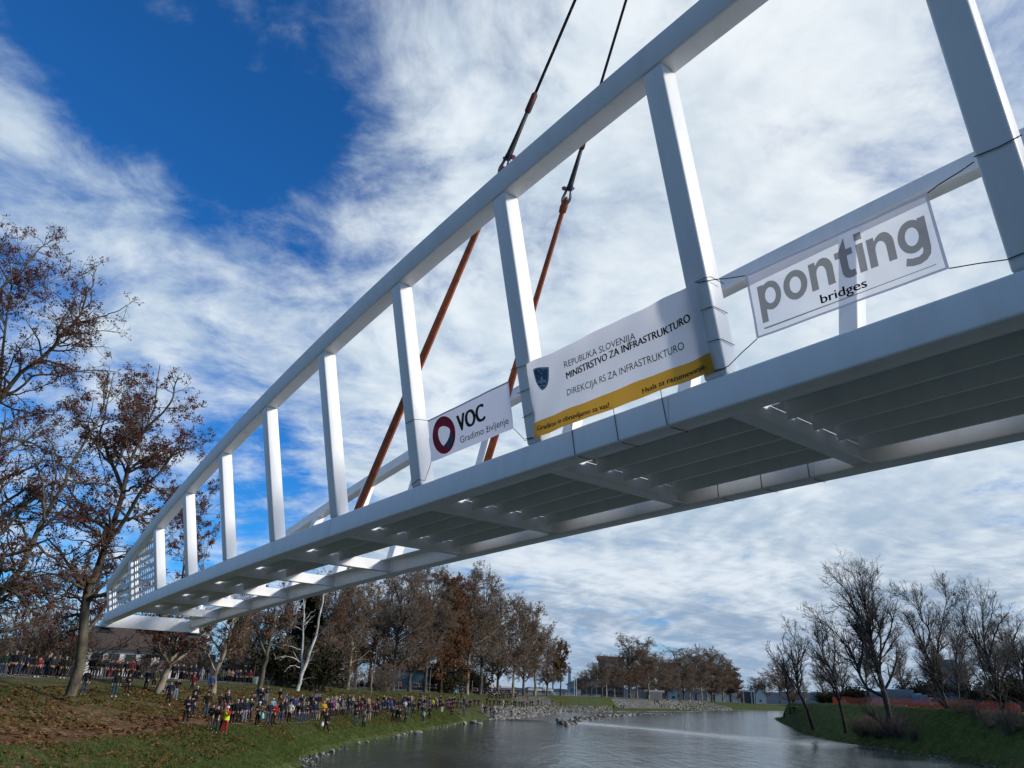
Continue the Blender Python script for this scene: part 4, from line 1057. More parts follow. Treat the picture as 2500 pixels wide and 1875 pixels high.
def row_trees():
    """the long row along the path: four grown shapes, copied with turns and sizes"""
    def straight(h, lean, seed, forks=2, fh=.45):
        g = np.random.default_rng(seed)
        st = [([(0, 0, 0), (lean * .3, 0, h * .3), (lean * .6, .2, h * .6), (lean, 0, h * .97)], .013 * h + .06, .03)]
        for k in range(forks):
            a = g.uniform(0, 6.28); t = fh + .12 * k; r_ = h * g.uniform(.10, .17)
            st.append(([(lean * t, 0, h * t), (lean * t + math.cos(a) * r_ * .6, math.sin(a) * r_ * .6, h * (t + .16)), (lean + math.cos(a) * r_, math.sin(a) * r_, h * min(.95, t + .42))], .009 * h, .02))
        return st
    A = make_tree(straight(22, .4, 1, 4, .35), 21, "plane_tree", BARK_GREY, TWIG_G, LEAF_BROWN, dens=1., d1=2.0, d2=2.5, d3=3.0, d4=2.2, leaves=5000, lsize=.22, t0=.20, l1max=7.5, rmin=.017, trop=.07, ang1=(35, 68), ratio2=.55, ratio3=.5)
    Bt = make_tree(straight(22, -.3, 2, 5, .3), 22, "plane_tree", BARK_PLANE, TWIG, LEAF_RUST, dens=1., d1=2.0, d2=2.5, d3=3.0, d4=2.0, leaves=9000, lsize=.19, t0=.17, l1max=7.0, rmin=.017, trop=.05, ang1=(38, 72), ratio2=.55, ratio3=.5)
    Ct = make_tree(straight(21, .2, 3, 3, .4), 23, "plane_tree", BARK_PALE, TWIG_G, LEAF_BROWN, dens=1., d1=2.1, d2=2.5, d3=3.0, d4=2.2, leaves=8000, lsize=.22, t0=.20, l1max=7.5, rmin=.017, trop=.07, ang1=(32, 62), ratio2=.55, ratio3=.5)
    Dt = make_tree(straight(20, 0, 4, 1, .4), 24, "cypress_tree", BARK_IVY, TWIG, LEAF_RUST, dens=1., d1=4.0, d2=2.6, d3=2.6, d4=0, leaves=24000, lsize=.22, t0=.10, l1max=3.8, rmin=.022, trop=.03, ang1=(50, 80))
    V = {'A': ("plane_tree", A, 22), 'B': ("plane_tree", Bt, 22), 'C': ("plane_tree", Ct, 21), 'D': ("cypress_tree", Dt, 20)}
    L = [   # base px, base py, depth, top py, kind, label
        (791, 1690, 112, 1400, 'B', "dark ivy-wrapped tree right of the white birch"),
        (848, 1686, 118, 1395, 'C', "tall pale-barked plane tree behind the yellow jacket"),
        (957, 1690, 124, 1390, 'A', "grey tree in front of the blue building's left half"),
        (999, 1688, 134, 1400, 'B', "brown-leaved tree at the right end of the blue building"),
        (1038, 1687, 140, 1386, 'A', "bare slim tree just right of the blue building"),
        (1075, 1686, 150, 1392, 'D', "rusty cone-shaped tree with the densest brown foliage in the row"),
        (1103, 1688, 160, 1410, 'D', "second rusty cone-shaped tree, right of the densest one"),
        (1140, 1686, 170, 1402, 'C', "grey fan-shaped tree that rises above the rusty cones"),
        (1172, 1688, 185, 1402, 'A', "bare grey treetop standing highest beside the sky under the bridge"),
        (1214, 1690, 200, 1455, 'B', "brown tree over the left end of the white canopies"),
        (1252, 1692, 212, 1480, 'C', "brown-tipped tree over the middle of the white canopies"),
        (1278, 1694, 222, 1478, 'B', "reddish tree over the right end of the white canopies"),
        (1306, 1694, 235, 1492, 'C', "rounded grey tree crown above the round white emblem"),
        (1336, 1696, 250, 1540, 'B', "lower brown tree next to the yellow-leaved end of the row"),
        (1030, 1680, 175, 1455, 'A', "bare tree behind the blue building's roof"),
        (900, 1680, 150, 1420, 'A', "bare tree behind the thin young tree"),
        (1200, 1684, 235, 1470, 'A', "grey tree in the second row behind the white canopies"),
        (690, 1672, 135, 1430, 'A', "bare tree between the spruce and the left-forked tree"),
        (865, 1672, 165, 1425, 'B', "brown tree in the second row left of the blue building"),
        (1125, 1684, 210, 1440, 'B', "brown tree in the second row behind the rusty cones"),
        (1350, 1690, 285, 1560, 'A', "grey tree by the pale chimney"),
        (585, 1668, 0, 1452, 'B', "brown tree between the three-forked and the left-forked tree, second row"),
        (610, 1668, 0, 1490, 'A', "grey tree directly behind the left-forked tree"),
        (452, 1662, 0, 1530, 'C', "pale brown tree behind the low white house"),
        (820, 1674, 0, 1430, 'C', "grey-brown tree right of the ivy-wrapped one, second row"),
        (930, 1680, 0, 1420, 'B', "brown tree left of the blue building's roof, second row"),
        (1062, 1684, 0, 1430, 'C', "grey-brown tree between the slim bare tree and the rusty cones"),
        (760, 1672, 0, 1440, 'A', "bare tree behind the right white birch stem"),
    ]
    for i, (u, v, d, top, k, lab) in enumerate(L):
        d = crest(u) + (-2. if i < 14 else 14. + i); b = ong(u, v, d); b[2] -= .1
        # height from the crown top's line of sight
        dv = ray(u, top); h = (CZ + dv[2] / dv[1] * d) - b[2]
        nm, parts, h0 = V[k]; s = h / h0
        place_tree(parts, nm, tuple(b), (i * 2.399) % 6.28, (s * 1.04, s * 1.04, s), lab, "trees in the row along the left bank path")
    # ochre one at the end of the row
    dm = crest(1368) + 1; b = ong(1368, 1694, dm); E_ = make_tree(straight(16, .2, 5, 3, .35), 25, "maple_tree", BARK_DARK, TWIG, LEAF_OCHRE, dens=1., d1=2.2, d2=2.4, d3=2.6, d4=0, leaves=8000, lsize=.3, t0=.2, l1max=4.4, rmin=.03, ang1=(35, 65))
    dv = ray(1368, 1575); h = CZ + dv[2] / dv[1] * dm - b[2]
    place_tree(E_, "maple_tree", tuple(b), 0, h / 16, "ochre and red tree at the right end of the row")
    # spruces
    def spruce(h, seed, w):
        g = np.random.default_rng(seed); n = int(h * 22)
        zt = g.random(n) ** .8 * .94 + .04; z = zt * h; a = g.uniform(0, 6.28, n); ln = w * (1 - zt) ** .85 * g.uniform(.7, 1.1, n) + .25
        P = np.zeros((n, 5, 3))
        for k in range(5):
            f = k / 4; P[:, k, 0] = np.cos(a) * ln * f; P[:, k, 1] = np.sin(a) * ln * f; P[:, k, 2] = z - ln * (.38 * f - .16 * f * f)
        Rr = np.maximum(.03 * (1 - .7 * np.linspace(0, 1, 5))[None] * np.ones((n, 1)), .012)
        tm = TreeMesh(); K = np.array([[(0, 0, 0), (0, 0, h * .4), (0, 0, h * .75), (0, 0, h)]], float)
        tm.trunk.append(tubes(K, np.array([[.22, .15, .08, .015]]) * h / 16, 8)); tm.twig.append(tubes(P, Rr, 3))
        tm.leaf.append(leaf_cards(P, int(n * 34), .36, g, .55, .08, .35))
        return tm.meshes("spruce_tree", BARK_DARK, TWIG_D, NEEDLE)
    S1 = spruce(17, 3, 3.6)
    for u, v, d, top, sx, lab in ((735, 1674, 142, 1408, 1.3, "dark green spruce behind the white birch"), (556, 1672, 120, 1492, 1.0, "dark spruce behind the pale three-forked tree"), (476, 1670, 118, 1560, 1.1, "small dark spruce behind the house's right end")):
        b = ong(u, v, d); dv = ray(u, top); h = CZ + dv[2] / dv[1] * d - b[2]; s = h / 17
        place_tree(S1, "spruce_tree", tuple(b), d, (s * sx, s * sx, s), lab)
    # far group across the bend
    F = [(1469, 1697, 330, 1600, 'A', "slim bare tree left of the brown tower block"), (1537, 1700, 325, 1560, 'B', "tall red-brown tree in front of the brown tower block"), (1584, 1700, 330, 1571, 'C', "tall grey tree behind the pale corrugated wall"),
         (1654, 1703, 335, 1584, 'A', "dark broad tree beside the small blue-grey hut"), (1684, 1704, 335, 1625, 'C', "low fan-shaped tree right of the blue-grey hut"), (1713, 1705, 345, 1588, 'C', "grey-brown tree in the middle of the far grove"),
         (1738, 1706, 350, 1592, 'B', "round brown tree in the middle of the far grove"), (1766, 1707, 355, 1608, 'C', "brownish tree right of the far grove's middle"), (1795, 1708, 360, 1627, 'D', "short rusty tree left of the white bungalow"),
         (1625, 1701, 360, 1615, 'B', "brown tree half hidden behind the far grove"), (1500, 1696, 345, 1618, 'C', "grey tree under the brown tower block"), (1443, 1692, 380, 1622, 'A', "thin tree over the grey hall roof"), (1555, 1700, 350, 1592, 'C', "grey tree between the red-brown and the tall grey tree"), (1608, 1701, 340, 1600, 'A', "bare tree right of the tall grey one"),
         (1868, 1712, 350, 1640, 'A', "bare tree on the far bank right of the white bungalow"), (1905, 1714, 370, 1620, 'C', "bare tree behind the tip of the right bank"), (1848, 1711, 390, 1655, 'A', "small bare tree behind the grey gabled house"),
         (1420, 1692, 420, 1640, 'A', "low tree behind the grey hall"), (1935, 1714, 330, 1660, 'B', "reddish low tree behind the leaning trees of the right bank"),
         (1522, 1699, 372, 1612, 'A', "grey tree just left of the tall red-brown one"), (1570, 1700, 378, 1600, 'B', "brown tree showing between the two tall far trees"), (1636, 1702, 382, 1622, 'C', "brown-grey tree over the corrugated wall's right end"), (1670, 1704, 380, 1606, 'B', "brown tree right behind the dark broad tree"),
         (1698, 1704, 384, 1600, 'A', "grey tree in the second row of the far grove"), (1726, 1705, 388, 1600, 'C', "pale grey tree in the second row of the far grove"), (1755, 1706, 390, 1606, 'B', "red-brown tree in the second row of the far grove"), (1782, 1707, 395, 1622, 'C', "low grey-brown tree behind the short rusty one"), (1482, 1697, 375, 1628, 'C', "grey-brown tree left of the brown tower block's foot")]
    for i, (u, v, d, top, k, lab) in enumerate(F):
        d = crest(u) + 2 + max(0, d - 335) * .5; b = ong(u, v, d); dv = ray(u, top); h = (CZ + dv[2] / dv[1] * d) - b[2]; nm, parts, h0 = V[k]; s = h / h0
        place_tree(parts, nm if k != 'D' else "cypress_tree", tuple(b), i * 1.7, (s * 1.55, s * 1.55, s), lab, "trees on the far bank")
    return V
TREEKINDS = row_trees()

def right_trees():
    z = lambda x, y: (1800 + x / 2.886, 1300 + y / 2.886)
    Z = lambda lst: [z(*p) for p in lst]
    spec = [
     ("willow_tree", (540, 1388), 128, "leaning black tree on the grassy nose of the right bank", BARK_DARK, TWIG_D, 31, .95,
        [([(540, 1390), (515, 1310), (490, 1240), (460, 1170), (430, 1100), (420, 1000), (425, 930), (435, 850), (410, 760), (370, 710)], .34, .02, 0), ([(432, 1105), (395, 1050), (350, 1000), (300, 930), (250, 860), (215, 800)], .14, .02, 3), ([(425, 930), (460, 870), (490, 810), (500, 760)], .12, .02, -2), ([(420, 960), (380, 890), (330, 820), (320, 740)], .12, .02, 2), ([(430, 860), (455, 800), (450, 735)], .08, .015, 2)]),
     ("willow_tree", (375, 1278), 190, "tree with two stems standing at the water on the bank's tip", BARK_DARK, TWIG_D, 32, .85,
        [([(375, 1280), (365, 1180), (345, 1080), (330, 990), (325, 900), (300, 820)], .30, .03, 0), ([(380, 1275), (395, 1190), (420, 1130), (430, 1080)], .14, .04, 1), ([(335, 1000), (290, 920), (240, 880), (215, 850)], .14, .02, 3), ([(330, 950), (370, 870), (390, 800)], .14, .02, -3), ([(345, 1080), (280, 1000), (230, 950)], .1, .02, -3)]),
     ("willow_tree", (765, 1412), 118, "slender leaning tree with open branches left of the big poplar", BARK_DARK, TWIG_D, 33, .95,
        [([(765, 1415), (745, 1300), (720, 1200), (695, 1110), (680, 1010), (640, 930), (600, 860), (570, 780), (540, 700)], .27, .02, 0), ([(690, 1060), (680, 940), (690, 850), (680, 760), (660, 680)], .14, .02, 2), ([(645, 935), (580, 900), (530, 860), (500, 800)], .09, .015, -2), ([(640, 930), (650, 850), (640, 760), (610, 690)], .09, .015, 3)]),
     ("poplar_tree", (1090, 1450), 113, "tallest bare tree of the right bank with a tangled multi-stemmed foot", BARK_WILLOW, TWIG_D, 34, .80,
        [([(1085, 1440), (1070, 1290), (1040, 1150), (1010, 1040), (985, 930), (950, 800), (930, 650), (900, 520), (872, 390), (838, 265)], .50, .03, 0), ([(1000, 1000), (1010, 850), (1000, 700), (970, 550), (955, 430), (938, 320)], .20, .02, 3), ([(960, 850), (900, 700), (840, 560), (780, 430), (700, 350), (640, 390)], .20, .02, -3),
         ([(1080, 1430), (1010, 1340), (940, 1280), (880, 1230)], .16, .03, -3), ([(1040, 1160), (900, 1080), (850, 960), (800, 850), (720, 740), (620, 640), (560, 600)], .24, .02, 3), ([(860, 980), (880, 830), (880, 700), (830, 600), (740, 520), (660, 530)], .18, .02, -2), ([(985, 930), (1050, 850), (1110, 760), (1180, 690)], .14, .02, 3),
         ([(980, 900), (1060, 740), (1090, 620), (1060, 540), (1000, 510)], .15, .02, -3), ([(1100, 1445), (1130, 1370), (1160, 1400), (1190, 1430)], .12, .03, -2), ([(1090, 1440), (1100, 1300), (1090, 1200)], .18, .03, 2), ([(880, 700), (820, 650), (760, 660), (700, 640)], .1, .02, 2), ([(930, 650), (990, 520), (1030, 420)], .10, .015, 2)]),
     ("willow_tree", (1565, 1490), 108, "pale-limbed tree with two crooked arms right of the tall poplar", BARK_WILLOW, TWIG_D, 35, 1.0,
        [([(1570, 1492), (1545, 1380), (1510, 1280), (1460, 1180), (1420, 1080), (1400, 1010), (1370, 930), (1330, 850), (1290, 770), (1240, 700), (1180, 650)], .32, .03, 0), ([(1400, 1010), (1405, 920), (1415, 800), (1435, 700), (1455, 570), (1475, 470), (1440, 350)], .16, .02, 1), ([(1320, 830), (1350, 740), (1340, 660), (1290, 610), (1270, 540), (1220, 490), (1160, 440), (1080, 430)], .12, .015, -2),
         ([(1475, 540), (1530, 500), (1600, 430)], .08, .015, 1), ([(1415, 840), (1470, 800), (1560, 790), (1640, 800)], .08, .015, 3), ([(1240, 700), (1200, 600), (1150, 560), (1060, 550)], .10, .015, -2), ([(1275, 545), (1300, 470), (1290, 390)], .06, .015, 0), ([(1475, 470), (1520, 440), (1530, 380)], .05, .012, 0), ([(1340, 660), (1400, 610)], .05, .012, 0)]),
     ("willow_tree", (1555, 1330), 122, "thin pale stem standing straight behind the crooked tree", BARK_WILLOW, TWIG_D, 36, .7,
        [([(1545, 1330), (1565, 1200), (1555, 1100), (1545, 1000), (1545, 900), (1550, 800), (1570, 680), (1610, 560), (1650, 470)], .17, .02, 0), ([(1560, 740), (1500, 640), (1480, 560)], .07, .015, 1)]),
     ("willow_tree", (1955, 1545), 97, "forked fan-shaped bare tree near the right edge of the bank", BARK_WILLOW, TWIG_D, 37, .88,
        [([(1960, 1548), (1930, 1450), (1890, 1320), (1850, 1220), (1820, 1110), (1790, 980), (1760, 880), (1740, 780), (1730, 660), (1720, 540), (1710, 450)], .30, .02, 0), ([(1790, 985), (1740, 900), (1680, 790), (1620, 690), (1590, 600), (1600, 470)], .15, .02, 2), ([(1770, 900), (1800, 780), (1830, 680), (1880, 600), (1910, 560)], .14, .02, -2), ([(1760, 860), (1690, 760), (1640, 650), (1650, 520)], .11, .015, -2), ([(1740, 760), (1780, 640), (1800, 540), (1790, 460)], .10, .015, 2), ([(1830, 1130), (1880, 1000), (1920, 880), (1960, 780)], .12, .02, 2)]),
     ("willow_tree", (2075, 1500), 90, "dark dense tree cut by the right edge of the photo", BARK_DARK, TWIG_D, 38, .85,
        [([(2080, 1500), (2060, 1350), (2040, 1180), (2020, 1020), (2010, 880), (2000, 760)], .26, .03, 0), ([(2040, 1180), (1960, 1050), (1920, 960), (1900, 870)], .13, .02, 1), ([(2020, 1000), (2060, 860), (2070, 720)], .13, .02, -1), ([(2015, 950), (1960, 830), (1950, 720)], .1, .02, 2)]),
    ]
    for nm, base, D, lab, mb, mt, seed, dens, stems in spec:
        b = ong(*z(*base), D); b[2] -= .1
        if abs(b[2] - atd(*z(*base), D)[2]) > 3: pass
        st = [(px_stem(b, Z(p), D, sw), r0, r1) for p, r0, r1, sw in stems]
        sc = D / 110.
        parts = make_tree(st, seed, nm, mb, mt, None, dens=dens, d1=2.6, d2=2.8, d3=3.2, d4=2.2, t0=.22, l1max=6.5, ratio1=.42, rmin=.0125 * sc, trop=.10, ang1=(18, 48), curl=.10, ratio2=.55, ratio3=.52, flat=0)
        place_tree(parts, nm, tuple(b), 0, 1, lab, "bare trees on the right bank")
right_trees()
def right_background():
    for i, (u, d, top, k, lab) in enumerate([(2010, 205, 1600, 'A', "bare tree behind the slender leaning tree"), (2060, 190, 1570, 'C', "bare tree between the slender tree and the poplar, behind the fence"), (2120, 178, 1545, 'A', "bare tree behind the tall poplar"), (2205, 165, 1560, 'C', "bare tree behind the grey truck"), (2290, 158, 1575, 'A', "bare tree behind the pale blue van"), (2372, 150, 1560, 'C', "bare tree behind the blue site container"), (2440, 140, 1520, 'A', "bare tree behind the forked tree"), (2500, 132, 1500, 'A', "bare tree at the right edge behind the dark one"), (1965, 235, 1640, 'C', "low bare tree at the root of the right bank's nose")]):
        nm, parts, h0 = TREEKINDS[k]; parts = [p for p in parts if p[0] != 'leaves']
        p = atd(u, 1700, d); z = gz(p[0], p[1]); dv = ray(u, top); h = CZ + dv[2] / dv[1] * d - z; s_ = h / h0
        place_tree(parts, nm, (p[0], p[1], z - .1), i * 1.9, (s_ * 1.15, s_ * 1.15, s_), lab, "bare trees behind the orange fence")
right_background()

def shrub(name, seed, h, w, n, mat, ml=None, leaves=0, lsize=.2, rmin=.012):
    g = np.random.default_rng(seed)
    a = g.uniform(0, 6.28, n); sp = g.uniform(.05, 1, n) ** .7
    P = np.zeros((n, 6, 3)); d = np.stack([np.cos(a) * sp * w / h, np.sin(a) * sp * w / h, np.ones(n)], 1)
    ln = h * g.uniform(.55, 1.05, n)
    P[:, 0, :2] = np.stack([np.cos(a), np.sin(a)], 1) * (w * .25 * g.random(n))[:, None]
    dd = nrm(d)
    for k in range(1, 6):
        dd = nrm(dd + g.normal(size=(n, 3)) * .14); P[:, k] = P[:, k - 1] + dd * (ln / 5)[:, None]
    Rr = .022 * (1 - .7 * np.linspace(0, 1, 6))[None] * np.ones((n, 1))
    tm = TreeMesh(); tm.twig.append(tubes(P, np.maximum(Rr, rmin), 3))
    P2, R2 = spawn(P, Rr, 3.0, .2, .4, (25, 60), 4, .2, .05, .8, g, .3, 1.5); tm.twig.append(tubes(P2, np.maximum(R2, rmin * .8), 3))
    P3, R3 = spawn(P2, R2, 3.0, .2, .5, (25, 60), 3, .2, .05, .8, g, .25, .9); tm.twig.append(tubes(P3, np.maximum(R3, rmin * .7), 3))
    if leaves: tm.leaf.append(leaf_cards(P3, leaves, lsize, g, .8, .1))
    return tm.meshes(name, mat, mat, ml)
def shrubs():
    z = lambda x, y: (1800 + x / 2.886, 1300 + y / 2.886)
    A = shrub("shrub", 51, 3.2, 2.2, 60, TWIG_D, None, 0); Bs = shrub("shrub", 52, 2.6, 2.6, 90, TWIG, LEAF_BROWN, 500, .12); Cs = shrub("hedge_bush", 53, 3.4, 3.2, 110, TWIG_D, IVYLEAF, 2600, .26)
    for i, (x, y, d, k, s, lab) in enumerate([(1000, 1470, 115, A, 1.3, "dark twiggy shrub left of the poplar's foot"), (1140, 1490, 110, A, 1.2, "dark twiggy shrub at the poplar's foot by the water"), (880, 1450, 120, Bs, 1.0, "brown shrub under the slender leaning tree"), (1250, 1500, 106, A, .6, "low shrub on the waterline right of the poplar"),
                                             (1720, 1560, 98, A, .8, "dark shrub on the waterline between the crooked and the forked tree"), (1830, 1590, 93, A, .8, "dark shrub under the forked tree"), (1950, 1600, 88, A, .9, "dark shrub at the lower right corner"), (1620, 1540, 103, Bs, .8, "brown shrub right of the crooked tree's foot"), (950, 1440, 119, Bs, 1.2, "brown thicket beside the poplar's left foot"), (2010, 1560, 88, A, 1.0, "tall dark thicket on the right edge")]):
        b = ong(*z(x, y), d); place_tree(k, "shrub", tuple(b), i * 1.3, s, lab, "shrubs on the right waterline", "shrub")
    for i, (u, d, s, lab) in enumerate([(2035, 175, .9, "dark bush behind the fence's left end"), (2085, 165, 1.2, "dark bush behind the orange fence left of the grey truck"), (2230, 150, 1.3, "dark evergreen bush behind the grey truck"), (2272, 148, 1.5, "round dark bush between the truck and the blue shed"), (2335, 142, 1.2, "dark bush above the blue shed"), (2400, 135, 1.3, "dark bush behind the parked white car"), (2445, 128, 1.4, "dark bush near the right end of the fence"), (2490, 120, 1.5, "dark bush at the right edge behind the fence"), (2010, 190, .9, "low dark bush at the crest of the bank nose")]):
        p = atd(u, 1700, d); place_tree(Cs, "hedge_bush", (p[0], p[1], gz(p[0], p[1])), i, s, lab, "dark bushes behind the orange fence", "bush")
    # scrub behind the left crowd
    for i, (u, d, k, s, lab) in enumerate([(30, 66, Bs, 1.25, "brown scrub behind the crowd at the left edge"), (85, 68, A, 1.2, "dark scrub behind the person in pink"), (135, 68, Bs, 1.35, "brown scrub left of the leaning plane tree"), (255, 80, A, .55, "scrub right of the leaning plane tree"), (330, 84, Bs, .6, "brown scrub in front of the house"), (360, 82, A, .55, "dark scrub before the pale patchy plane tree"), (470, 100, Bs, 1.3, "brown scrub behind the pale patchy tree"), (600, 118, Bs, 1.3, "brown scrub left of the left-forked tree"), (835, 140, Bs, 1.5, "brown scrub behind the pale tall plane tree"), (935, 150, Bs, 1.4, "brown scrub left of the blue building"),
                                          (690, 116, Cs, 1.3, "dark evergreen bush at the spruce's foot"), (770, 118, Cs, 1.2, "dark evergreen bush right of the birch"), (1090, 190, Cs, 1.2, "dark bush behind the rusty cones"), (1160, 230, Cs, 1.4, "dark bush in the second row behind the crowd")]):
        p = atd(u, 1660, d); place_tree(k, "shrub", (p[0], p[1], gz(p[0], p[1])), i * 2.1, (s * 1.5, s * 1.5, s * 1.55), lab, "scrub behind the left bank crowd", "shrub")
shrubs()

# ------------------------------------------------------------------ people
def skin(verts, edges, rads, sub=1):
    """continuous surface grown round a skeleton"""
    me = bpy.data.meshes.new("skeleton"); me.from_pydata([tuple(v) for v in verts], edges, [])
    o = bpy.data.objects.new("skeleton", me); COL.objects.link(o)
    o.modifiers.new("skin", 'SKIN').use_smooth_shade = True
    sv = me.skin_vertices[0].data
    for i, r_ in enumerate(rads):
        sv[i].radius = r_ if isinstance(r_, tuple) else (r_, r_)
        sv[i].use_root = (i == 0)
    if sub:
        m = o.modifiers.new("smooth", 'SUBSURF'); m.levels = sub; m.render_levels = sub
    ev = o.evaluated_get(bpy.context.evaluated_depsgraph_get()); em = ev.to_mesh()
    V = [tuple(v.co) for v in em.vertices]; F = [tuple(p.vertices) for p in em.polygons]
    ev.to_mesh_clear(); bpy.data.objects.remove(o); bpy.data.meshes.remove(me)
    return V, F
def V3(*a): return Vector(a)
POSES = {   # elbow and wrist for left(-x) / right(+x), knee/ankle offsets
    's': dict(e=((-.27, .02, 1.14), (.27, .02, 1.14)), w=((-.27, .09, .90), (.27, .09, .90)), k=((-.10, .03, .49), (.11, .02, .49)), a=((-.11, .0, .08), (.13, .0, .08))),
    'k': dict(e=((-.31, -.05, 1.15), (.31, -.05, 1.15)), w=((-.21, .10, .97), (.21, .10, .97)), k=((-.11, .04, .49), (.12, .0, .49)), a=((-.13, .02, .08), (.15, -.03, .08))),
    'p': dict(e=((-.25, .22, 1.22), (.25, .22, 1.22)), w=((-.08, .34, 1.50), (.08, .34, 1.50)), k=((-.10, .03, .49), (.11, .02, .49)), a=((-.12, .0, .08), (.13, .0, .08))),
    'c': dict(e=((-.27, .08, 1.16), (.27, .08, 1.16)), w=((-.07, .30, 1.20), (.07, .30, 1.20)), k=((-.10, .03, .49), (.11, .02, .49)), a=((-.12, .03, .08), (.13, -.02, .08))),
    'f': dict(e=((-.27, .06, 1.14), (.27, .06, 1.14)), w=((-.07, .20, .95), (.07, .20, .95)), k=((-.10, .02, .49), (.11, .02, .49)), a=((-.11, .0, .08), (.12, .0, .08))),
    'o': dict(e=((-.30, .10, 1.62), (.30, .10, 1.62)), w=((-.10, .14, 1.86), (.10, .14, 1.86)), k=((-.10, .03, .49), (.11, .02, .49)), a=((-.12, .0, .08), (.13, .0, .08))),
    'w': dict(e=((-.28, -.08, 1.16), (.27, .10, 1.15)), w=((-.27, .02, .92), (.26, .24, .96)), k=((-.20, .18, .50), (.14, -.02, .48)), a=((-.42, .10, .10), (.16, -.16, .08))),
    'x': dict(e=((-.25, .16, .62), (.25, .16, .62)), w=((-.12, .38, .50), (.12, .38, .50)), k=((-.16, .44, .46), (.16, .44, .46)), a=((-.15, .48, .08), (.15, .52, .08)), drop=.62),
}
def person_meshes(key):
    p = POSES[key]; dz = p.get('drop', 0.)
    up = lambda x, y, z: V3(x, y, z - dz)
    e, w, k, a = ([V3(*q) for q in p[n]] for n in 'ewka')
    hip = [up(-.09, 0, .92), up(.09, 0, .92)]; sh = [up(-.185, 0, 1.41), up(.185, 0, 1.41)]
    bodyV = [up(0, 0, .96), up(0, .01, 1.16), up(0, 0, 1.36), up(0, -.01, 1.47), up(0, .0, 1.535), up(0, .015, 1.59), up(0, .012, 1.655), up(0, .0, 1.705)]
    bodyR = [(.15, .115), (.14, .105), (.165, .115), (.075, .07), (.055, .055), (.066, .078), (.076, .09), (.045, .055)]
    E = [(i, i + 1) for i in range(7)]
    def limb(chain, start, rads):
        prev = start
        for c, r_ in zip(chain, rads):
            bodyV.append(c); bodyR.append(r_); E.append((prev, len(bodyV) - 1)); prev = len(bodyV) - 1
    for s_ in (0, 1):
        hd = (w[s_] - e[s_]).normalized()
        limb([sh[s_], (sh[s_] + e[s_]) / 2, e[s_], (e[s_] * .45 + w[s_] * .55), w[s_], w[s_] + hd * .055, w[s_] + hd * .095], 2, [.060, .050, .042, .040, .028, (.040, .022), (.040, .020)])
        ft = V3(.02 * (1 if s_ else -1), .13, -.045)
        limb([hip[s_], (hip[s_] + k[s_]) / 2, k[s_], k[s_] * .62 + a[s_] * .38 + V3(0, -.015, 0), a[s_], a[s_] + ft], 0, [.088, .078, .058, .056, .038, .036])
    V, F = skin(bodyV, E, bodyR)
    mi = [0] * len(F)
    extra = MB()
    # five fingers on each hand, slightly curled, the thumb from the side of the palm
    for s_ in (0, 1):
        hd = (w[s_] - e[s_]).normalized(); inw = V3(-1 if s_ else 1, 0, 0)
        ref = V3(0, 1, 0) if abs(hd.y) < .8 else V3(0, 0, 1)
        sd = hd.cross(ref).normalized(); cl = sd.cross(hd).normalized()
        if cl.dot(inw + V3(0, .5, 0)) < 0: cl = -cl
        base = w[s_] + hd * .10
        for q_, ln in zip((-.030, -.010, .010, .029), (.062, .074, .070, .055)):
            a0 = base + sd * q_; a1 = a0 + hd * ln * .5 + cl * .008; a2 = a1 + hd * ln * .32 + cl * .022; a3 = a2 + hd * ln * .1 + cl * .026
            extra.tube([a0 - hd * .03, a0, a1, a2, a3], [.009, .009, .0085, .008, .006], 5)
        t0_ = w[s_] + hd * .045 + sd * -.035; t1_ = t0_ + hd * .03 - sd * .025 + cl * .012; t2_ = t1_ + hd * .032 - sd * .006 + cl * .014
        extra.tube([t0_ + sd * .02, t0_, t1_, t2_], [.011, .011, .010, .007], 5)
    hc = up(0, .012, 1.645)
    # face: nose, brow, ears, eyes, mouth
    extra.add([hc + V3(-.014, .098, -.018), hc + V3(.014, .098, -.018), hc + V3(0, .122, -.016), hc + V3(0, .100, .022)], [(0, 1, 2), (0, 2, 3), (2, 1, 3), (0, 3, 1)])
    for sx in (-1, 1):
        extra.tube([hc + V3(sx * .073, .0, -.02), hc + V3(sx * .090, -.008, .0), hc + V3(sx * .075, -.004, .022)], [.008, .013, .008], 5)
    nskin = len(extra.f)
    for sx in (-1, 1):
        c = hc + V3(sx * .030, .088, .018); extra.tube([c - V3(.013, 0, 0), c, c + V3(.013, 0, 0)], [.004, .009, .004], 5)
    extra.tube([hc + V3(-.024, .088, -.044), hc + V3(0, .096, -.046), hc + V3(.024, .088, -.044)], [.003, .006, .003], 5)
    b = len(V); V = V + extra.v; F = F + [tuple(i + b for i in f) for f in extra.f]
    mi += [0] * nskin + [1] * (len(extra.f) - nskin)
    def mk(nm, V, F, mi=None, nm_mats=1):
        me = bpy.data.meshes.new(nm); me.from_pydata(V, [], F)
        for _ in range(nm_mats): me.materials.append(None)
        if mi: me.polygons.foreach_set('material_index', mi)
        me.polygons.foreach_set('use_smooth', [True] * len(F)); me.update(); return me
    out = {'body': mk("person_body", V, F, mi, 2)}
    # jacket: torso and sleeves a little outside the body
    jv = [up(0, 0, .87), up(0, .0, 1.0), up(0, .005, 1.18), up(0, 0, 1.36), up(0, -.005, 1.475), up(0, -.005, 1.505)]
    jr = [(.185, .145), (.178, .14), (.165, .135), (.185, .14), (.088, .085), (.080, .078)]
    je = [(i, i + 1) for i in range(5)]
    cv = [up(0, 0, .58), up(0, 0, .78)] + jv[1:]; cr_ = [(.215, .165), (.195, .155)] + jr[1:]; ce = [(i, i + 1) for i in range(6)]
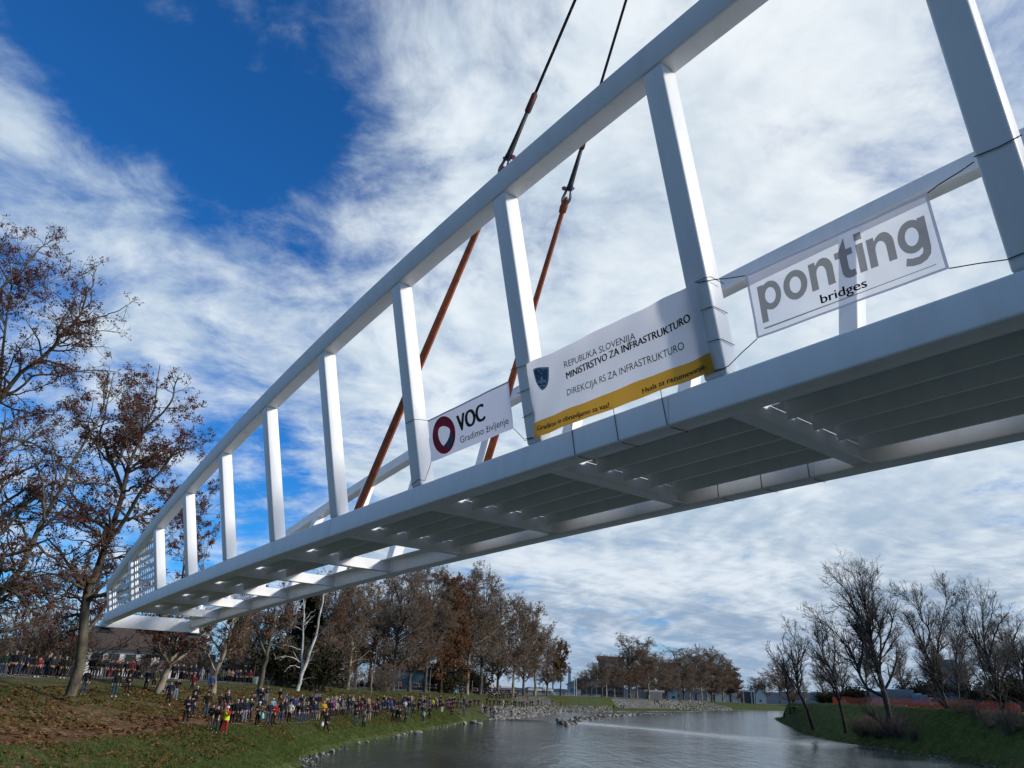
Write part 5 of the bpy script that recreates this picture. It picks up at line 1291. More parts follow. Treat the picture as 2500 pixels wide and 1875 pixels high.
    for vv, rr, ee, ch, nm in ((jv, jr, je, 3, 'jacket'), (cv, cr_, ce, 4, 'coat')):
        vv = list(vv); rr = list(rr); ee = list(ee)
        for s_ in (0, 1):
            prev = ch
            for c, r_ in ((sh[s_], .085), ((sh[s_] + e[s_]) / 2, .072), (e[s_], .066), (e[s_] * .5 + w[s_] * .5, .056), (w[s_] * .93 + e[s_] * .07, .047)):
                vv.append(c); rr.append(r_); ee.append((prev, len(vv) - 1)); prev = len(vv) - 1
        if nm == 'coat' and dz: continue
        out[nm] = mk("person_" + nm, *skin(vv, ee, rr))
    vv = [up(0, 0, .97), up(0, 0, .93)]; rr = [(.152, .125), (.155, .125)]; ee = [(0, 1)]
    for s_ in (0, 1):
        prev = 1
        for c, r_ in ((hip[s_] - V3(0, 0, .04 if not dz else 0), .102), ((hip[s_] + k[s_]) / 2, .092), (k[s_], .072), ((k[s_] + a[s_]) / 2, .064), (a[s_] + V3(0, 0, .03), .058)):
            vv.append(c); rr.append(r_); ee.append((prev, len(vv) - 1)); prev = len(vv) - 1
    out['trousers'] = mk("person_trousers", *skin(vv, ee, rr))
    for s_ in (0, 1):
        c = a[s_]; o_ = .02 * (1 if s_ else -1); m = MB(); g = c.z - .08
        m.add([(c.x - .04, c.y - .08, g), (c.x + .04, c.y - .08, g), (c.x + .055 + o_, c.y + .12, g), (c.x - .055 + o_, c.y + .12, g), (c.x + .02 + o_, c.y + .20, g), (c.x - .02 + o_, c.y + .20, g),
               (c.x - .04, c.y - .07, g + .11), (c.x + .04, c.y - .07, g + .11), (c.x + .045 + o_, c.y + .09, g + .07), (c.x - .045 + o_, c.y + .09, g + .07), (c.x + .015 + o_, c.y + .18, g + .04), (c.x - .015 + o_, c.y + .18, g + .04)],
              [(0, 3, 5, 4, 2, 1), (6, 7, 8, 9), (9, 8, 10, 11), (0, 1, 7, 6), (1, 2, 8, 7), (2, 4, 10, 8), (4, 5, 11, 10), (5, 3, 9, 11), (3, 0, 6, 9)])
        out['shoe%d' % s_] = mk("person_shoe", m.v, m.f)
    # heads: cut hair, longer hair, woollen hat, hood, hard hat, peaked cap
    def dome(r, zc, y, lo, n=10, m_=6, sy=1.12, back=0.):
        mb = MB(); vs = []; fs = []
        for j in range(m_ + 1):
            t = lo + (math.pi / 2 - lo) * j / m_
            for i in range(n):
                w_ = 2 * math.pi * i / n; rr_ = r * math.cos(t)
                zz = r * math.sin(t) * 1.12
                bk = -back * max(0, -math.sin(w_)) * max(0, 1 - j / 3.)
                vs.append(up(rr_ * math.cos(w_), y + rr_ * sy * math.sin(w_), zc + zz + bk))
        for j in range(m_):
            for i in range(n): fs.append((j * n + i, j * n + (i + 1) % n, (j + 1) * n + (i + 1) % n, (j + 1) * n + i))
        mb.add(vs, fs); return mb
    out['hair'] = mk("person_hair", *(lambda m: (m.v, m.f))(dome(.096, 1.648, -.004, .30, back=.07)))
    out['long_hair'] = mk("person_long_hair", *(lambda m: (m.v, m.f))(dome(.102, 1.640, -.012, .22, back=.20)))
    out['woollen_hat'] = mk("person_hat", *(lambda m: (m.v, m.f))(dome(.104, 1.655, .006, .10, back=.02)))
    out['hood'] = mk("person_hood", *(lambda m: (m.v, m.f))(dome(.118, 1.63, -.02, .0, back=.14)))
    hh = dome(.112, 1.672, .006, .02)
    hh.add([up(.13 * math.cos(R(t)), .006 + .15 * math.sin(R(t)) + (.03 if math.sin(R(t)) > 0 else 0), 1.668) for t in range(0, 360, 30)] + [up(.10 * math.cos(R(t)), .006 + .11 * math.sin(R(t)), 1.685) for t in range(0, 360, 30)], [(i, (i + 1) % 12, 12 + (i + 1) % 12, 12 + i) for i in range(12)])
    out['hard_hat'] = mk("person_hard_hat", hh.v, hh.f)
    cp = dome(.100, 1.662, .004, .12); cp.add([up(-.07, .09, 1.675), up(.07, .09, 1.675), up(.05, .18, 1.662), up(-.05, .18, 1.662)], [(0, 1, 2, 3)]); out['cap'] = mk("person_cap", cp.v, cp.f)
    return out
PM = {k: person_meshes(k) for k in POSES}
def cloth_col(n, c): return paint("fabric_" + n, c, .85, .10, 7, spec=.15)
CC = {'black': (.012, .013, .015), 'navy': (.014, .020, .042), 'dark green': (.016, .030, .022), 'charcoal': (.030, .032, .036), 'grey': (.11, .115, .12), 'light grey': (.30, .31, .32), 'white': (.62, .63, .64), 'red': (.36, .016, .020),
      'orange': (.50, .085, .02), 'yellow': (.60, .34, .012), 'ochre': (.38, .19, .03), 'olive': (.075, .075, .040), 'brown': (.060, .040, .028), 'blue': (.024, .055, .17), 'sky blue': (.16, .36, .55), 'purple': (.20, .018, .17), 'pink': (.46, .06, .11), 'maroon': (.12, .015, .022),
      'turquoise': (.16, .55, .55), 'beige': (.33, .28, .20), 'jeans': (.034, .058, .105), 'pale jeans': (.15, .20, .28), 'neon yellow': (.62, .70, .03), 'neon green': (.22, .80, .04), 'teal': (.018, .07, .085), 'khaki': (.19, .165, .11), 'cream': (.55, .52, .40)}
SKIN = [paint("skin_%s" % n, c, .6, .05, 9) for n, c in (("fair", (.50, .30, .22)), ("tan", (.38, .22, .15)), ("ruddy", (.48, .25, .19)))]
DARK = paint("face_dark", (.03, .02, .02), .7)
HAIR = {'grey hair': (.30, .29, .28), 'dark hair': (.018, .014, .011), 'brown hair': (.075, .045, .025), 'white hair': (.55, .54, .52), 'blond hair': (.28, .20, .10)}
def Hpx(u): return float(np.interp(u, [0, 200, 430, 500, 640, 750, 850, 950, 1030, 1122, 1200, 1300, 1450], [66, 70, 60, 57, 52, 50, 45, 42, 36, 28, 22, 19, 12]))
PEOPLE = []
CR_ = {1: (0, 1570, 9.217), 2: (230, 1570, 9.217), 3: (430, 1600, 7.9), 4: (600, 1620, 9.215), 5: (780, 1620, 9.215), 6: (960, 1620, 9.215), 7: (1120, 1600, 7.9), 8: (1380, 1540, 4.424), 9: (1850, 1500, 4.74)}
def set_slot(o, i, m):
    o.material_slots[i].link = 'OBJECT'; o.material_slots[i].material = m
def add_person(pos, pose, jacket, trousers, head, label, group, height=1.72, face=None, long_coat=False, shoes='black', pack=None, vest=None):
    g = random.Random(int(pos[0] * 977 + pos[1] * 131))
    me = PM[pose]
    yaw = math.atan2(CAM[1] - pos[1], CAM[0] - pos[0]) - math.pi / 2 + (R(g.uniform(-28, 28)) if face is None else face)
    root = empty("person", tuple(pos), yaw, label, "person", group)
    s = height / 1.75; root.scale = (s * g.uniform(.97, 1.06), s, s)
    b = obj("body", me['body'], root); set_slot(b, 0, g.choice(SKIN)); set_slot(b, 1, DARK)
    def part(nm, key, mat):
        o = obj(nm, me[key], root); set_slot(o, 0, mat); return o
    part("coat" if long_coat else "jacket", 'coat' if long_coat and 'coat' in me else 'jacket', cloth_col(jacket, CC[jacket]))
    part("trousers", 'trousers', cloth_col(trousers, CC[trousers]))
    for k in (0, 1): part("shoe", 'shoe%d' % k, cloth_col(shoes, CC[shoes]))
    if head in HAIR: part("hair", 'long_hair' if g.random() < .3 else 'hair', paint("hair_" + head.split()[0], HAIR[head], .7, .1, 20))
    elif head and head != 'bald':
        c, kind = head.rsplit(' ', 1)
        key = {'hat': 'woollen_hat', 'hood': 'hood', 'helmet': 'hard_hat', 'cap': 'cap'}[kind]
        part({'hat': 'woollen_hat', 'hood': 'hood', 'helmet': 'hard_hat', 'cap': 'cap'}[kind], key, cloth_col(c, CC[c]))
    dz = POSES[pose].get('drop', 0.)
    if pack:
        m = MB(); m.box((-.14, -.30, 1.02 - dz), (.14, -.13, 1.44 - dz)); m.build("backpack", cloth_col(pack, CC[pack]), root, bevel=.05)
    if vest:
        m = MB(); m.tube([(0, 0, .90 - dz), (0, 0, 1.12 - dz), (0, 0, 1.36 - dz), (0, 0, 1.44 - dz)], [.20, .185, .20, .13], 12, cap=False); m.build("safety_vest", cloth_col(vest, CC[vest]), root, smooth=True)
    return root

# crop, x, y, f(eet)/h(ead) / t = on the path, pose, jacket, trousers, head, options, label (or * for a relative one)
TABLE = """
1 40 770 t s dark_green jeans dark_hair -
1 190 770 t f black black grey_hair -
1 360 770 t s charcoal jeans brown_hair -
1 520 770 t k navy black dark_hair -
1 680 770 t s black charcoal black_cap -
1 815 780 t p pink black dark_hair h1.5,Swhite|person in a pink jacket with white shoes at the left end of the path
1 985 770 t s dark_green jeans brown_hair -
1 1130 770 t f charcoal black dark_hair -
1 1390 800 t s black black grey_hair Swhite|person in black with bright white shoes left of the leaning plane tree
1 1860 1180 f s black jeans black_cap h1.74|man in blue jeans and dark jacket standing right against the leaning plane tree
1 2095 820 t s dark_green olive maroon_hat h1.85|tall person in a dark green jacket and maroon hat behind the man in jeans
1 1985 820 t f black black dark_hair -
2 60 820 t s black black dark_hair -
2 190 810 t s charcoal grey brown_hair -
2 325 800 t s navy maroon dark_hair -
2 560 830 t k charcoal black brown_hair -
2 680 850 t s black black dark_hair -
2 780 840 t s maroon black dark_hair -
2 900 850 t s black charcoal dark_hair -
2 1010 840 t f brown black brown_hair -
2 430 1210 f s black teal dark_hair Swhite,h1.75|person in black top and teal trousers with white shoes on the leafy slope
2 710 1175 f c black black dark_hair Swhite|person all in black with white shoes, second from the leaning tree on the slope
2 1140 1080 f k navy black white_hair -|white-haired man in a navy jacket upper slope left of the pale patchy tree
2 1310 1060 f b olive black brown_hair -|person in an olive jacket seen from behind left of the pale patchy tree
2 1645 1395 f k navy black bald Swhite,h1.72|bald man in navy with white shoes below the pale patchy tree
2 1800 1275 f p black pale_jeans dark_hair Swhite|person in pale trousers photographing below the pale patchy tree
2 1575 1170 f x grey grey dark_hair h1.6|person in mottled grey squatting behind the bald man in navy
2 1720 860 t s black black dark_hair -
2 1930 870 t f black black dark_hair h1.85
2 2060 860 t s black charcoal brown_hair -
3 230 510 t s navy black dark_hair -
3 310 510 t b charcoal jeans dark_hair Bgrey|person carrying a grey backpack on the path right of the pale patchy tree
3 470 515 t s light_grey light_grey grey_hair L|person in a long pale grey coat on the path, left of the forked pale tree
3 645 745 f b blue charcoal dark_hair -|man in a blue jacket standing at the foot of the three-forked pale tree
3 290 745 f k maroon charcoal grey_cap -|person in a maroon and green jacket with a grey cap on the upper slope
3 350 1000 f k black jeans white_hair -|white-haired man in black jacket and jeans behind the big man on the slope
3 165 1330 f c black black brown_hair h1.78|heavy man in black holding a camera alone on the leaf slope
3 940 1120 f k brown jeans bald -|bald man in a dark brown jacket, hand on hip, above the red-suited worker
3 640 1440 f c black olive black_cap -|man in a black cap and camouflage trousers left of the workers
3 730 1515 f p black charcoal dark_hair h1.75|man in black photographing just left of the red-suited worker
3 870 1500 f k neon_yellow charcoal red_helmet -|worker in a red helmet and yellow vest behind the red-suited worker
3 915 1535 f p red red white_helmet Vneon_yellow,h1.74|worker in red overalls, yellow vest and white helmet taking a picture
3 1120 1345 f s black black grey_hair -
3 1195 1340 f c black black brown_hair h1.78|stout person in black with hands clasped right of the worker in red
3 1060 1340 f s black charcoal dark_hair -
3 1300 1295 f s navy pale_jeans neon_green_hat -|person in a neon green hat and pale jeans
3 1395 1260 f p black black white_hat -|person in a white knitted hat photographing behind the neon green hat
3 885 550 t s olive charcoal brown_hair -
3 965 550 t k grey black dark_hair -
3 1050 550 t c ochre black brown_hair -|person in an orange-yellow jacket on the path between two pale trees
3 1120 550 t s blue black blue_hood -|person in a blue hood right of the orange-yellow jacket on the path
3 1205 558 t s charcoal black blond_hair -
3 1285 550 t s black charcoal dark_hair -
3 1370 555 t s maroon black dark_hair -
4 255 920 f s navy jeans dark_hair h1.76|man in a navy jacket and jeans standing by the left-forked tree's foot
4 445 500 t x orange black dark_hair -|person in an orange jacket crouching beside the left-forked tree
4 570 490 t s charcoal jeans dark_hair Swhite|person in jeans and white shoes right of the orange jacket
4 765 490 t s black charcoal dark_hair h1.85
4 855 490 t f black black grey_hair -
4 1340 500 t s grey grey dark_hair -
4 1405 500 t s charcoal black brown_hair -
4 1520 510 t s blue charcoal dark_hair h1.55|person in a blue jacket on the path right of the white birch
4 1725 650 f s grey charcoal dark_hair L|person in a long grey coat beside the dark ivy-wrapped tree
4 445 880 f c navy pale_jeans brown_hair -|person in navy and pale jeans right of the left-forked tree's foot
4 740 940 f p black black grey_hair -|person in a dark jacket aiming a camera on the slope above the red jacket
4 310 1010 f c black charcoal white_hat -|person in a white hat and black jacket below the navy jacket man
4 240 1425 f c olive black white_hat h1.76|person in a white knitted hat and grey-green jacket left of the red jacket
4 490 1390 f k navy jeans bald -|bald man in a navy jacket with white chest stripe
4 565 790 h s sky_blue jeans white_hair -
4 590 1410 f c red black blond_hair h1.74|person in a bright red jacket and black trousers on the lawn
4 760 1360 f k black jeans brown_hair h1.76|man in a black jacket and wide jeans right of the red jacket
4 800 795 h s black black brown_hair -
4 860 815 h k charcoal black grey_hair -
4 870 705 h s black black black_hood h1.5|child in a black hood on the slope behind the front row
4 960 1355 f k cream black brown_hair h1.74|person in a cream-fronted jacket second right of the red jacket
4 1060 740 h f blue charcoal black_hat -|person in a blue jacket and black hat bending forward behind the front row
4 1140 1360 f p black jeans red_cap h1.76|person in a red cap holding up a phone with both hands
4 1262 775 h s grey black grey_hair -
4 1250 1345 f s charcoal jeans grey_cap -
4 1345 1340 f c black jeans grey_hair h1.76|man in a black jacket with a camera left of the olive coat
4 1470 735 h s black black bald -
4 1520 1285 f s navy jeans white_hair -|white-haired person in navy between the camera man and the olive coat
4 1575 770 f x navy charcoal dark_hair -|person in navy squatting on the slope above the olive coat
4 1610 1285 f c olive beige brown_hair L|woman in an olive coat and pale stockings beside the yellow jacket
4 1720 1290 f c yellow black yellow_hood h1.76|person in a bright yellow hooded raincoat on the lawn
4 1770 755 h s charcoal black grey_hair -
4 1780 1570 f w black black brown_hair h1.78|man in black striding down to the water with a white bag
5 215 795 h s black black dark_hair -
5 275 1235 f c purple charcoal dark_hair -|person in a bright purple jacket right of the yellow raincoat
5 340 805 h s beige black brown_hair -
5 410 1205 f s navy charcoal white_cap h1.78|man in a navy jacket and white cap right of the purple jacket
5 488 800 h k grey black grey_hair -
5 525 1190 f s dark_green black black_hat -|person in a dark green coat and black hat two right of the white cap
5 635 1180 f k navy charcoal bald h1.82|tall bald man in navy in the middle of the lawn crowd
5 700 1160 f s navy jeans grey_hair -
5 800 830 h s black charcoal dark_hair -
5 855 815 h o black black brown_hair -|person reaching up an arm behind the man at the tripod
5 925 800 h k maroon black bald -
5 1010 1090 f c black jeans black_hat -|person in black hat and jeans behind the woman in the grey coat
5 795 1390 f c black jeans dark_hair h1.76|man in black and jeans working at a tripod close to the water
5 985 1475 f p grey black blond_hair L|woman in a long grey coat and black boots taking a picture
5 1110 1300 f c grey beige grey_hair -|person in a grey jacket and light trousers right of the woman in grey
5 1085 815 h s brown black brown_hair -
5 1190 785 h s maroon black dark_hair -
5 1250 1240 f s black black pink_hat -|person in a pink hat and black clothes
5 1325 1205 f c navy charcoal black_hood -|person in a navy hooded jacket right of the pink hat
5 1400 1150 f s black charcoal dark_hair -
5 1470 700 h o charcoal black white_cap -|person raising both arms overhead at the back of the lawn crowd
5 1525 1130 f s blue charcoal dark_hair -|person in a plain blue jacket right of the raised arms
5 1605 1120 f s blue navy blond_hair -|person in a blue and white top next to the plain blue jacket
5 1675 1100 f b black black dark_hair -
5 1770 1090 f s black charcoal dark_hair -
5 1640 1325 f k dark_green black grey_hair h1.76|man in dark green, left of the three black figures near the water
5 1715 1310 f s black black bald -
5 1785 1360 f k black black bald h1.78|bald man in black with legs apart near the water
6 265 1365 f s charcoal black dark_hair h1.76|person in charcoal standing right of the bald man with legs apart
6 255 1110 f c white jeans dark_hair Bblack|person in a white jacket with black straps and jeans
6 345 1130 f s dark_green pale_jeans brown_hair -|person in dark green and pale jeans right of the white jacket
6 390 1090 f s blue black dark_hair -
6 445 1165 f k black black dark_hair h1.76|person in black turning sideways right of the white jacket
6 565 1105 f s navy black brown_hair -
6 695 1030 f s black pale_jeans bald -
6 810 1040 f s blue navy bald -|bald man in a royal blue jacket left of the neon yellow one
6 875 1055 f s neon_yellow charcoal dark_hair -|person in a neon yellow jacket on the lawn
6 970 1060 f c grey black blond_hair -|person in a mottled grey jacket right of the neon yellow one
6 925 1010 f s charcoal black dark_hair -
6 1040 1030 f s black black dark_hair -
6 1095 1105 f s black white brown_hair -|person in black jacket and white trousers right of the mottled grey jacket
6 680 1320 f c turquoise jeans dark_hair Swhite,h1.5|girl in a turquoise jacket, jeans and white shoes close to the water
6 650 1240 f s black black dark_hair -
6 810 1260 f s dark_green black dark_hair h1.8|tall dark green figure right of the turquoise jacket
6 605 770 f x navy navy dark_hair -|man in navy sitting on the slope right of the blue wall
6 1230 1060 f k purple black brown_hair -|person in dark purple holding a black bag at the lawn's far part
6 1280 1075 f s black black dark_hair -
6 1335 1055 f p dark_green black brown_hair -|person in green photographing right of the dark purple jacket
6 1435 1030 f s brown charcoal brown_hair -
6 1395 740 f s turquoise black dark_hair -|person in a turquoise jacket on the slope under the rusty trees
6 1525 800 f s navy black brown_hair -|person in navy alone on the upper slope right of the turquoise jacket
6 1525 1050 f s teal jeans brown_hair -
6 1590 1200 f c charcoal jeans pink_hat -|person in dark jacket, jeans and pink hat near the water
6 1320 1170 f x black black dark_hair -|person in black sitting on the grass near the water
6 1640 1010 f s grey black dark_hair -
6 1680 1010 f s navy jeans brown_hair -
6 1735 1000 f k black charcoal dark_hair -
6 110 600 t s black black dark_hair -
6 150 590 t s red black dark_hair h1.6|child in red on the path in front of the blue wall
6 285 580 t s black black dark_hair -
6 425 580 t s light_grey black dark_hair -
6 505 580 t s white black dark_hair -|person in a black and white top right of the blue building
6 790 600 t s black black dark_hair -
6 870 605 t s maroon black dark_hair -
6 960 610 t s dark_green black white_hair -
6 1000 610 t s black black brown_hair -
6 1130 610 t s black black dark_hair -
6 1170 612 t s navy black dark_hair -
6 1230 612 t s charcoal black dark_hair -
6 1275 612 t s black charcoal brown_hair -
6 1350 615 t s white black dark_hair -|person in a white top on the path by the second rusty tree
6 1540 620 t s white black dark_hair -|person in a white top left of the highest grey tree
6 1500 622 t s black black dark_hair -
6 1590 622 t s navy black dark_hair -
6 1660 622 t s black black grey_hair -
5 240 520 t s grey grey dark_hair h1.4
5 340 510 t s blue navy white_hair -|person in a long blue jacket left of the tall pale plane tree
5 410 510 t s black black dark_hair -
5 545 590 t f black black grey_hair -
5 850 545 t s light_grey black white_hair -
5 1010 545 t c light_grey grey grey_hair -
5 1100 545 t s charcoal black dark_hair -
5 1245 560 t s navy black dark_hair -
5 1315 555 t s grey black dark_hair -
5 1380 560 t s charcoal black dark_hair -
5 1470 560 t s ochre black dark_hair -|person in an ochre jacket at the left edge of the blue wall
5 1555 590 t s light_grey black dark_hair -
5 1700 590 t s black black dark_hair -
7 45 1050 f s blue jeans brown_hair -|person in blue at the near end of the distant crowd
7 160 1005 f s brown black brown_hair -
7 195 1005 f s charcoal black dark_hair -
7 300 1000 f s black black dark_hair -
7 380 1000 f k navy black dark_hair -
7 445 1095 f s light_grey light_grey grey_hair -|person in pale grey at the water end of the lawn
7 490 1130 f s black black dark_hair -
7 522 1135 f s charcoal black dark_hair -
7 540 955 f s navy black dark_hair -
7 600 985 f s black black brown_hair -
7 680 980 f s black black dark_hair -
7 745 975 f s charcoal black dark_hair -
7 790 1000 f k black black grey_hair -
7 850 1005 f s white white grey_hair -|person in white in the distant crowd
7 895 995 f s black black dark_hair -
7 940 985 f s maroon black dark_hair -
7 1015 990 f s light_grey black dark_hair -
7 1060 1000 f s charcoal black dark_hair -
7 1092 992 f s black black dark_hair -
7 1165 1000 f s black black dark_hair -
7 1215 1002 f s navy black dark_hair -
7 1250 992 f s purple black dark_hair -|person in purple at the right end of the distant crowd
7 1310 985 f x black black dark_hair -
7 1330 880 f s red black dark_hair -|person in orange-red on the slope above the distant crowd
7 1380 1000 f s navy jeans dark_hair -
7 1422 980 f s black charcoal dark_hair -
7 1530 975 f s black black bald h1.9|tall man in black apart from the crowd's right end
7 1597 972 f s purple grey dark_hair h1.3|child in purple beside the tall man apart from the crowd
7 1800 972 f o black black dark_hair -|person in black alone before the rubble bank
7 1970 975 f s red black dark_hair -|person in red alone at the far end of the lawn
7 612 1160 f s black black brown_hair -|man in black standing left of the seated one at the shingle
7 685 1162 f x black black dark_hair -|person in black sitting at the edge of the shingle
7 770 1172 f s grey pale_jeans dark_hair -|person in grey at the water's edge in the distance
7 1010 1200 f p black black dark_hair -|person in black photographing on the rocks by the water
7 450 745 t s blue black dark_hair -|person in blue under the white canopies
7 620 745 t s yellow black dark_hair -|person in yellow under the white canopies
7 700 800 f x white black dark_hair -|person in white sitting on the distant steps
7 775 800 f x red black dark_hair -|person in red sitting on the distant steps
7 1090 760 f s neon_green black dark_hair -|child in neon green at the right end of the steps
7 1150 740 t s navy black dark_hair -
7 1340 720 t s black black dark_hair -
7 1610 740 t s black black dark_hair -
7 1660 740 t s charcoal black dark_hair -
7 2035 770 t s maroon black dark_hair -
7 2075 770 t s navy black dark_hair -
8 255 705 t s black black dark_hair -
8 300 705 t s charcoal black dark_hair -
8 455 865 f s orange black dark_hair -|person in orange at the water on the far bank
8 525 850 f s black black dark_hair -|person in black on the far meadow nearest the orange one
8 605 842 f s navy black dark_hair -|left one of two dark figures on the far meadow
8 632 850 f s black black dark_hair -|right one of two dark figures on the far meadow
8 968 775 f s black black dark_hair -
8 990 792 f s charcoal black dark_hair -
8 1005 798 f s black black dark_hair -
8 1040 835 f s black black dark_hair -|single dark figure below the far stone slope
9 310 1205 f s black black dark_hair -|dark figure at the waterline on the tip of the right bank
9 425 1150 f w black black dark_hair -|dark figure walking behind the two-stemmed tree on the right bank
"""
MARKS_PATH = [(172, "leaning plane tree"), (387, "pale patchy tree"), (522, "three-forked pale tree"), (640, "left-forked tree"), (728, "white birch"), (848, "tall pale plane tree"), (957, "tree before the club"), (1038, "slim bare tree"), (1090, "rusty cones"), (1172, "highest grey tree"), (1262, "white canopies"), (1330, "round white emblem"), (1420, "grey hall")]
MARKS_LAWN = [(215, "leaning plane tree"), (387, "pale patchy tree"), (545, "worker in red"), (664, "red jacket"), (787, "yellow raincoat"), (868, "tripod"), (942, "raised arms"), (987, "white jacket"), (1055, "neon yellow jacket"), (1130, "pink hat by the water"), (1172, "person in pale grey"), (1227, "person in white"), (1278, "person in purple"), (1480, "far meadow figures")]
NUM = "first second third fourth fifth sixth seventh eighth ninth tenth eleventh twelfth thirteenth fourteenth fifteenth sixteenth seventeenth eighteenth nineteenth twentieth".split()
NUM += ["twenty-" + n for n in NUM[:9]] + ["thirtieth"] + ["thirty-" + n for n in NUM[:9]] + ["fortieth"] + ["forty-" + n for n in NUM[:9]] + ["fiftieth"] + ["fifty-" + n for n in NUM[:9]]
def build_people():
    rows = []
    for ln in TABLE.strip().split("\n"):
        left, _, lab = ln.partition("|")
        c, x, y, mode, pose, jk, tr, hd, opt = left.split()
        ox, oy, k = CR_[int(c)]; rows.append([ox + float(x) / k, oy + float(y) / k, mode, pose, jk.replace("_", " "), tr.replace("_", " "), hd.replace("_", " "), opt, lab])
    g = random.Random(5)
    # the packed steps and path in the distance
    pool = [('black', 10), ('navy', 4), ('charcoal', 4), ('dark green', 1), ('grey', 1), ('brown', 1), ('light grey', 1), ('maroon', 1)]
    cols = [c for c, n in pool for _ in range(n)]
    dark = ['black', 'black', 'navy', 'charcoal', 'black', 'navy', 'dark green', 'grey', 'brown', 'maroon', 'blue', 'beige']
    for u in np.concatenate([np.linspace(690, 1145, 44), np.linspace(470, 640, 7)]):
        v = float(np.interp(u, [470, 560, 640, 700, 800, 900, 1000, 1100, 1150], [1752, 1756, 1752, 1748, 1741, 1738, 1733, 1729, 1724])) - g.uniform(1, 9)
        rows.append([u + g.gauss(0, 4), v, 'f', g.choice('sskfcp'), g.choice(dark), g.choice(['black', 'charcoal', 'jeans', 'black', 'navy']), g.choice(['dark hair', 'brown hair', 'grey hair', 'black hat', 'white hair', 'dark hair']), '-', ''])
    for u in (20, 105, 135, 290, 345, 365, 440, 475, 505, 690, 812, 925, 945): rows.append([u, 1660, 't', g.choice('skf'), g.choice(['black', 'charcoal', 'navy', 'black']), 'black', g.choice(['dark hair', 'brown hair', 'grey hair']), '-', ''])
    out = []
    for u, v, mode, pose, jk, tr, hd, opt, lab in rows:
        h = 1.56 + .27 * g.random(); long_coat = False; shoes = 'black'; pack = vest = None
        for o in opt.split(","):
            if o.startswith('h'): h = float(o[1:])
            elif o == 'L': long_coat = True
            elif o.startswith('S'): shoes = o[1:]
            elif o.startswith('B'): pack = o[1:]
            elif o.startswith('V'): vest = o[1:].replace("_", " ")
        face = None
        if pose == 'b': pose = 's'; face = math.pi
        if mode == 't':
            u = u + (g.gauss(0, 3.2) if not lab else 0.); d = crest(u) + g.uniform(.2, 4.0); p = ong(u, v, d)
        else:
            if mode == 'h': v = v + Hpx(u) * h / 1.72
            p = pick(u, v)
            if p[2] < .15 and u < 1900:        # never in the water
                p = ong(u, v, p[1] + 2)
        out.append(dict(u=u, row='path' if mode == 't' else 'lawn', p=p, a=(pose, jk, tr, hd), lab=lab, kw=dict(height=h, face=face, long_coat=long_coat, shoes=shoes, pack=pack, vest=vest)))
    used = {}
    for row, marks in (('path', MARKS_PATH), ('lawn', MARKS_LAWN)):
        L = sorted([o for o in out if o['row'] == row], key=lambda o: o['u'])
        cnt = {}
        for o in L:
            i = -1
            for j, (mu, mn) in enumerate(marks):
                if mu <= o['u']: i = j
            side, name = ("right of", marks[i][1]) if i >= 0 else ("from left before", marks[0][1])
            n = cnt.get(i, 0); cnt[i] = n + 1
            if not o['lab']:
                where = "on the path" if row == 'path' else ("on the grass" if o['u'] < 1185 else "on the steps")
                o['lab'] = "%s top and %s, %s %s %s %s" % (o['a'][1], "trousers" if o['a'][2] == o['a'][1] else o['a'][2] + (" legs" if "jeans" not in o['a'][2] else ""), NUM[n], side, name, where)
    for o in out:
        far = o['p'][1] > 240
        grp = "spectators on the path" if o['row'] == 'path' else ("spectators on the far bank" if far else "spectators on the lawn and slope")
        add_person(o['p'], *o['a'], o['lab'], grp, **o['kw'])
    return out
_people = build_people()
def far_crowd():
    # the deep second and third rows, too many and too small to tell apart
    g = np.random.default_rng(17); V = []; Q = []; T = []; MI = []; off = 0; me = []
    cols = ['black', 'navy', 'charcoal', 'black', 'grey', 'brown', 'dark green', 'black', 'maroon', 'light grey']
    mats = [cloth_col(c, CC[c]) for c in cols] + [SKIN[0]]
    src = {}
    for nm in ('jacket', 'trousers', 'body'):
        m_ = PM['k'][nm]; v = np.array([x.co for x in m_.vertices]); src[nm] = (v, [tuple(p.vertices) for p in m_.polygons])
    verts = []; faces = []; mi = []
    for _ in range(170):
        kx = _ % 6
        if kx == 0: u = g.uniform(215, 480); d = crest(u) + g.uniform(3.5, 11)
        elif kx == 1: u = g.uniform(540, 980); d = crest(u) + g.uniform(3.5, 11)
        elif kx in (2, 3): u = g.uniform(1010, 1268); d = crest(u) + g.uniform(.3, 9)
        elif kx == 4: u = g.uniform(1142, 1268); d = crest(u) + g.uniform(.2, 3)
        else: u = g.uniform(1186, 1262); d = None
        p = ong(u, 1680, d) if d else pick(u, 1703 + g.uniform(-2, 6)); h = g.uniform(.9, 1.04); a = math.atan2(-p[1], -p[0]) - math.pi / 2 + g.uniform(-.6, .6); ca, sa = math.cos(a), math.sin(a); c1, c2 = g.integers(len(cols)), g.choice([0, 0, 2])
        for nm, mt in (('jacket', c1), ('trousers', c2), ('body', len(cols))):
            v, f = src[nm]; w = v * h; b0 = len(verts)
            verts += [(x * ca - y * sa + p[0], x * sa + y * ca + p[1], z + p[2]) for x, y, z in w]; faces += [tuple(i + b0 for i in q_) for q_ in f]; mi += [mt] * len(f)
    me = bpy.data.meshes.new("crowd"); me.from_pydata(verts, [], faces)
    for m_ in mats: me.materials.append(m_)
    me.polygons.foreach_set('material_index', mi); me.polygons.foreach_set('use_smooth', [True] * len(faces)); me.update()
    tag(obj("crowd", me), "deep rows of dark-clothed spectators behind the front row on the path", "crowd", kind='stuff')
far_crowd()

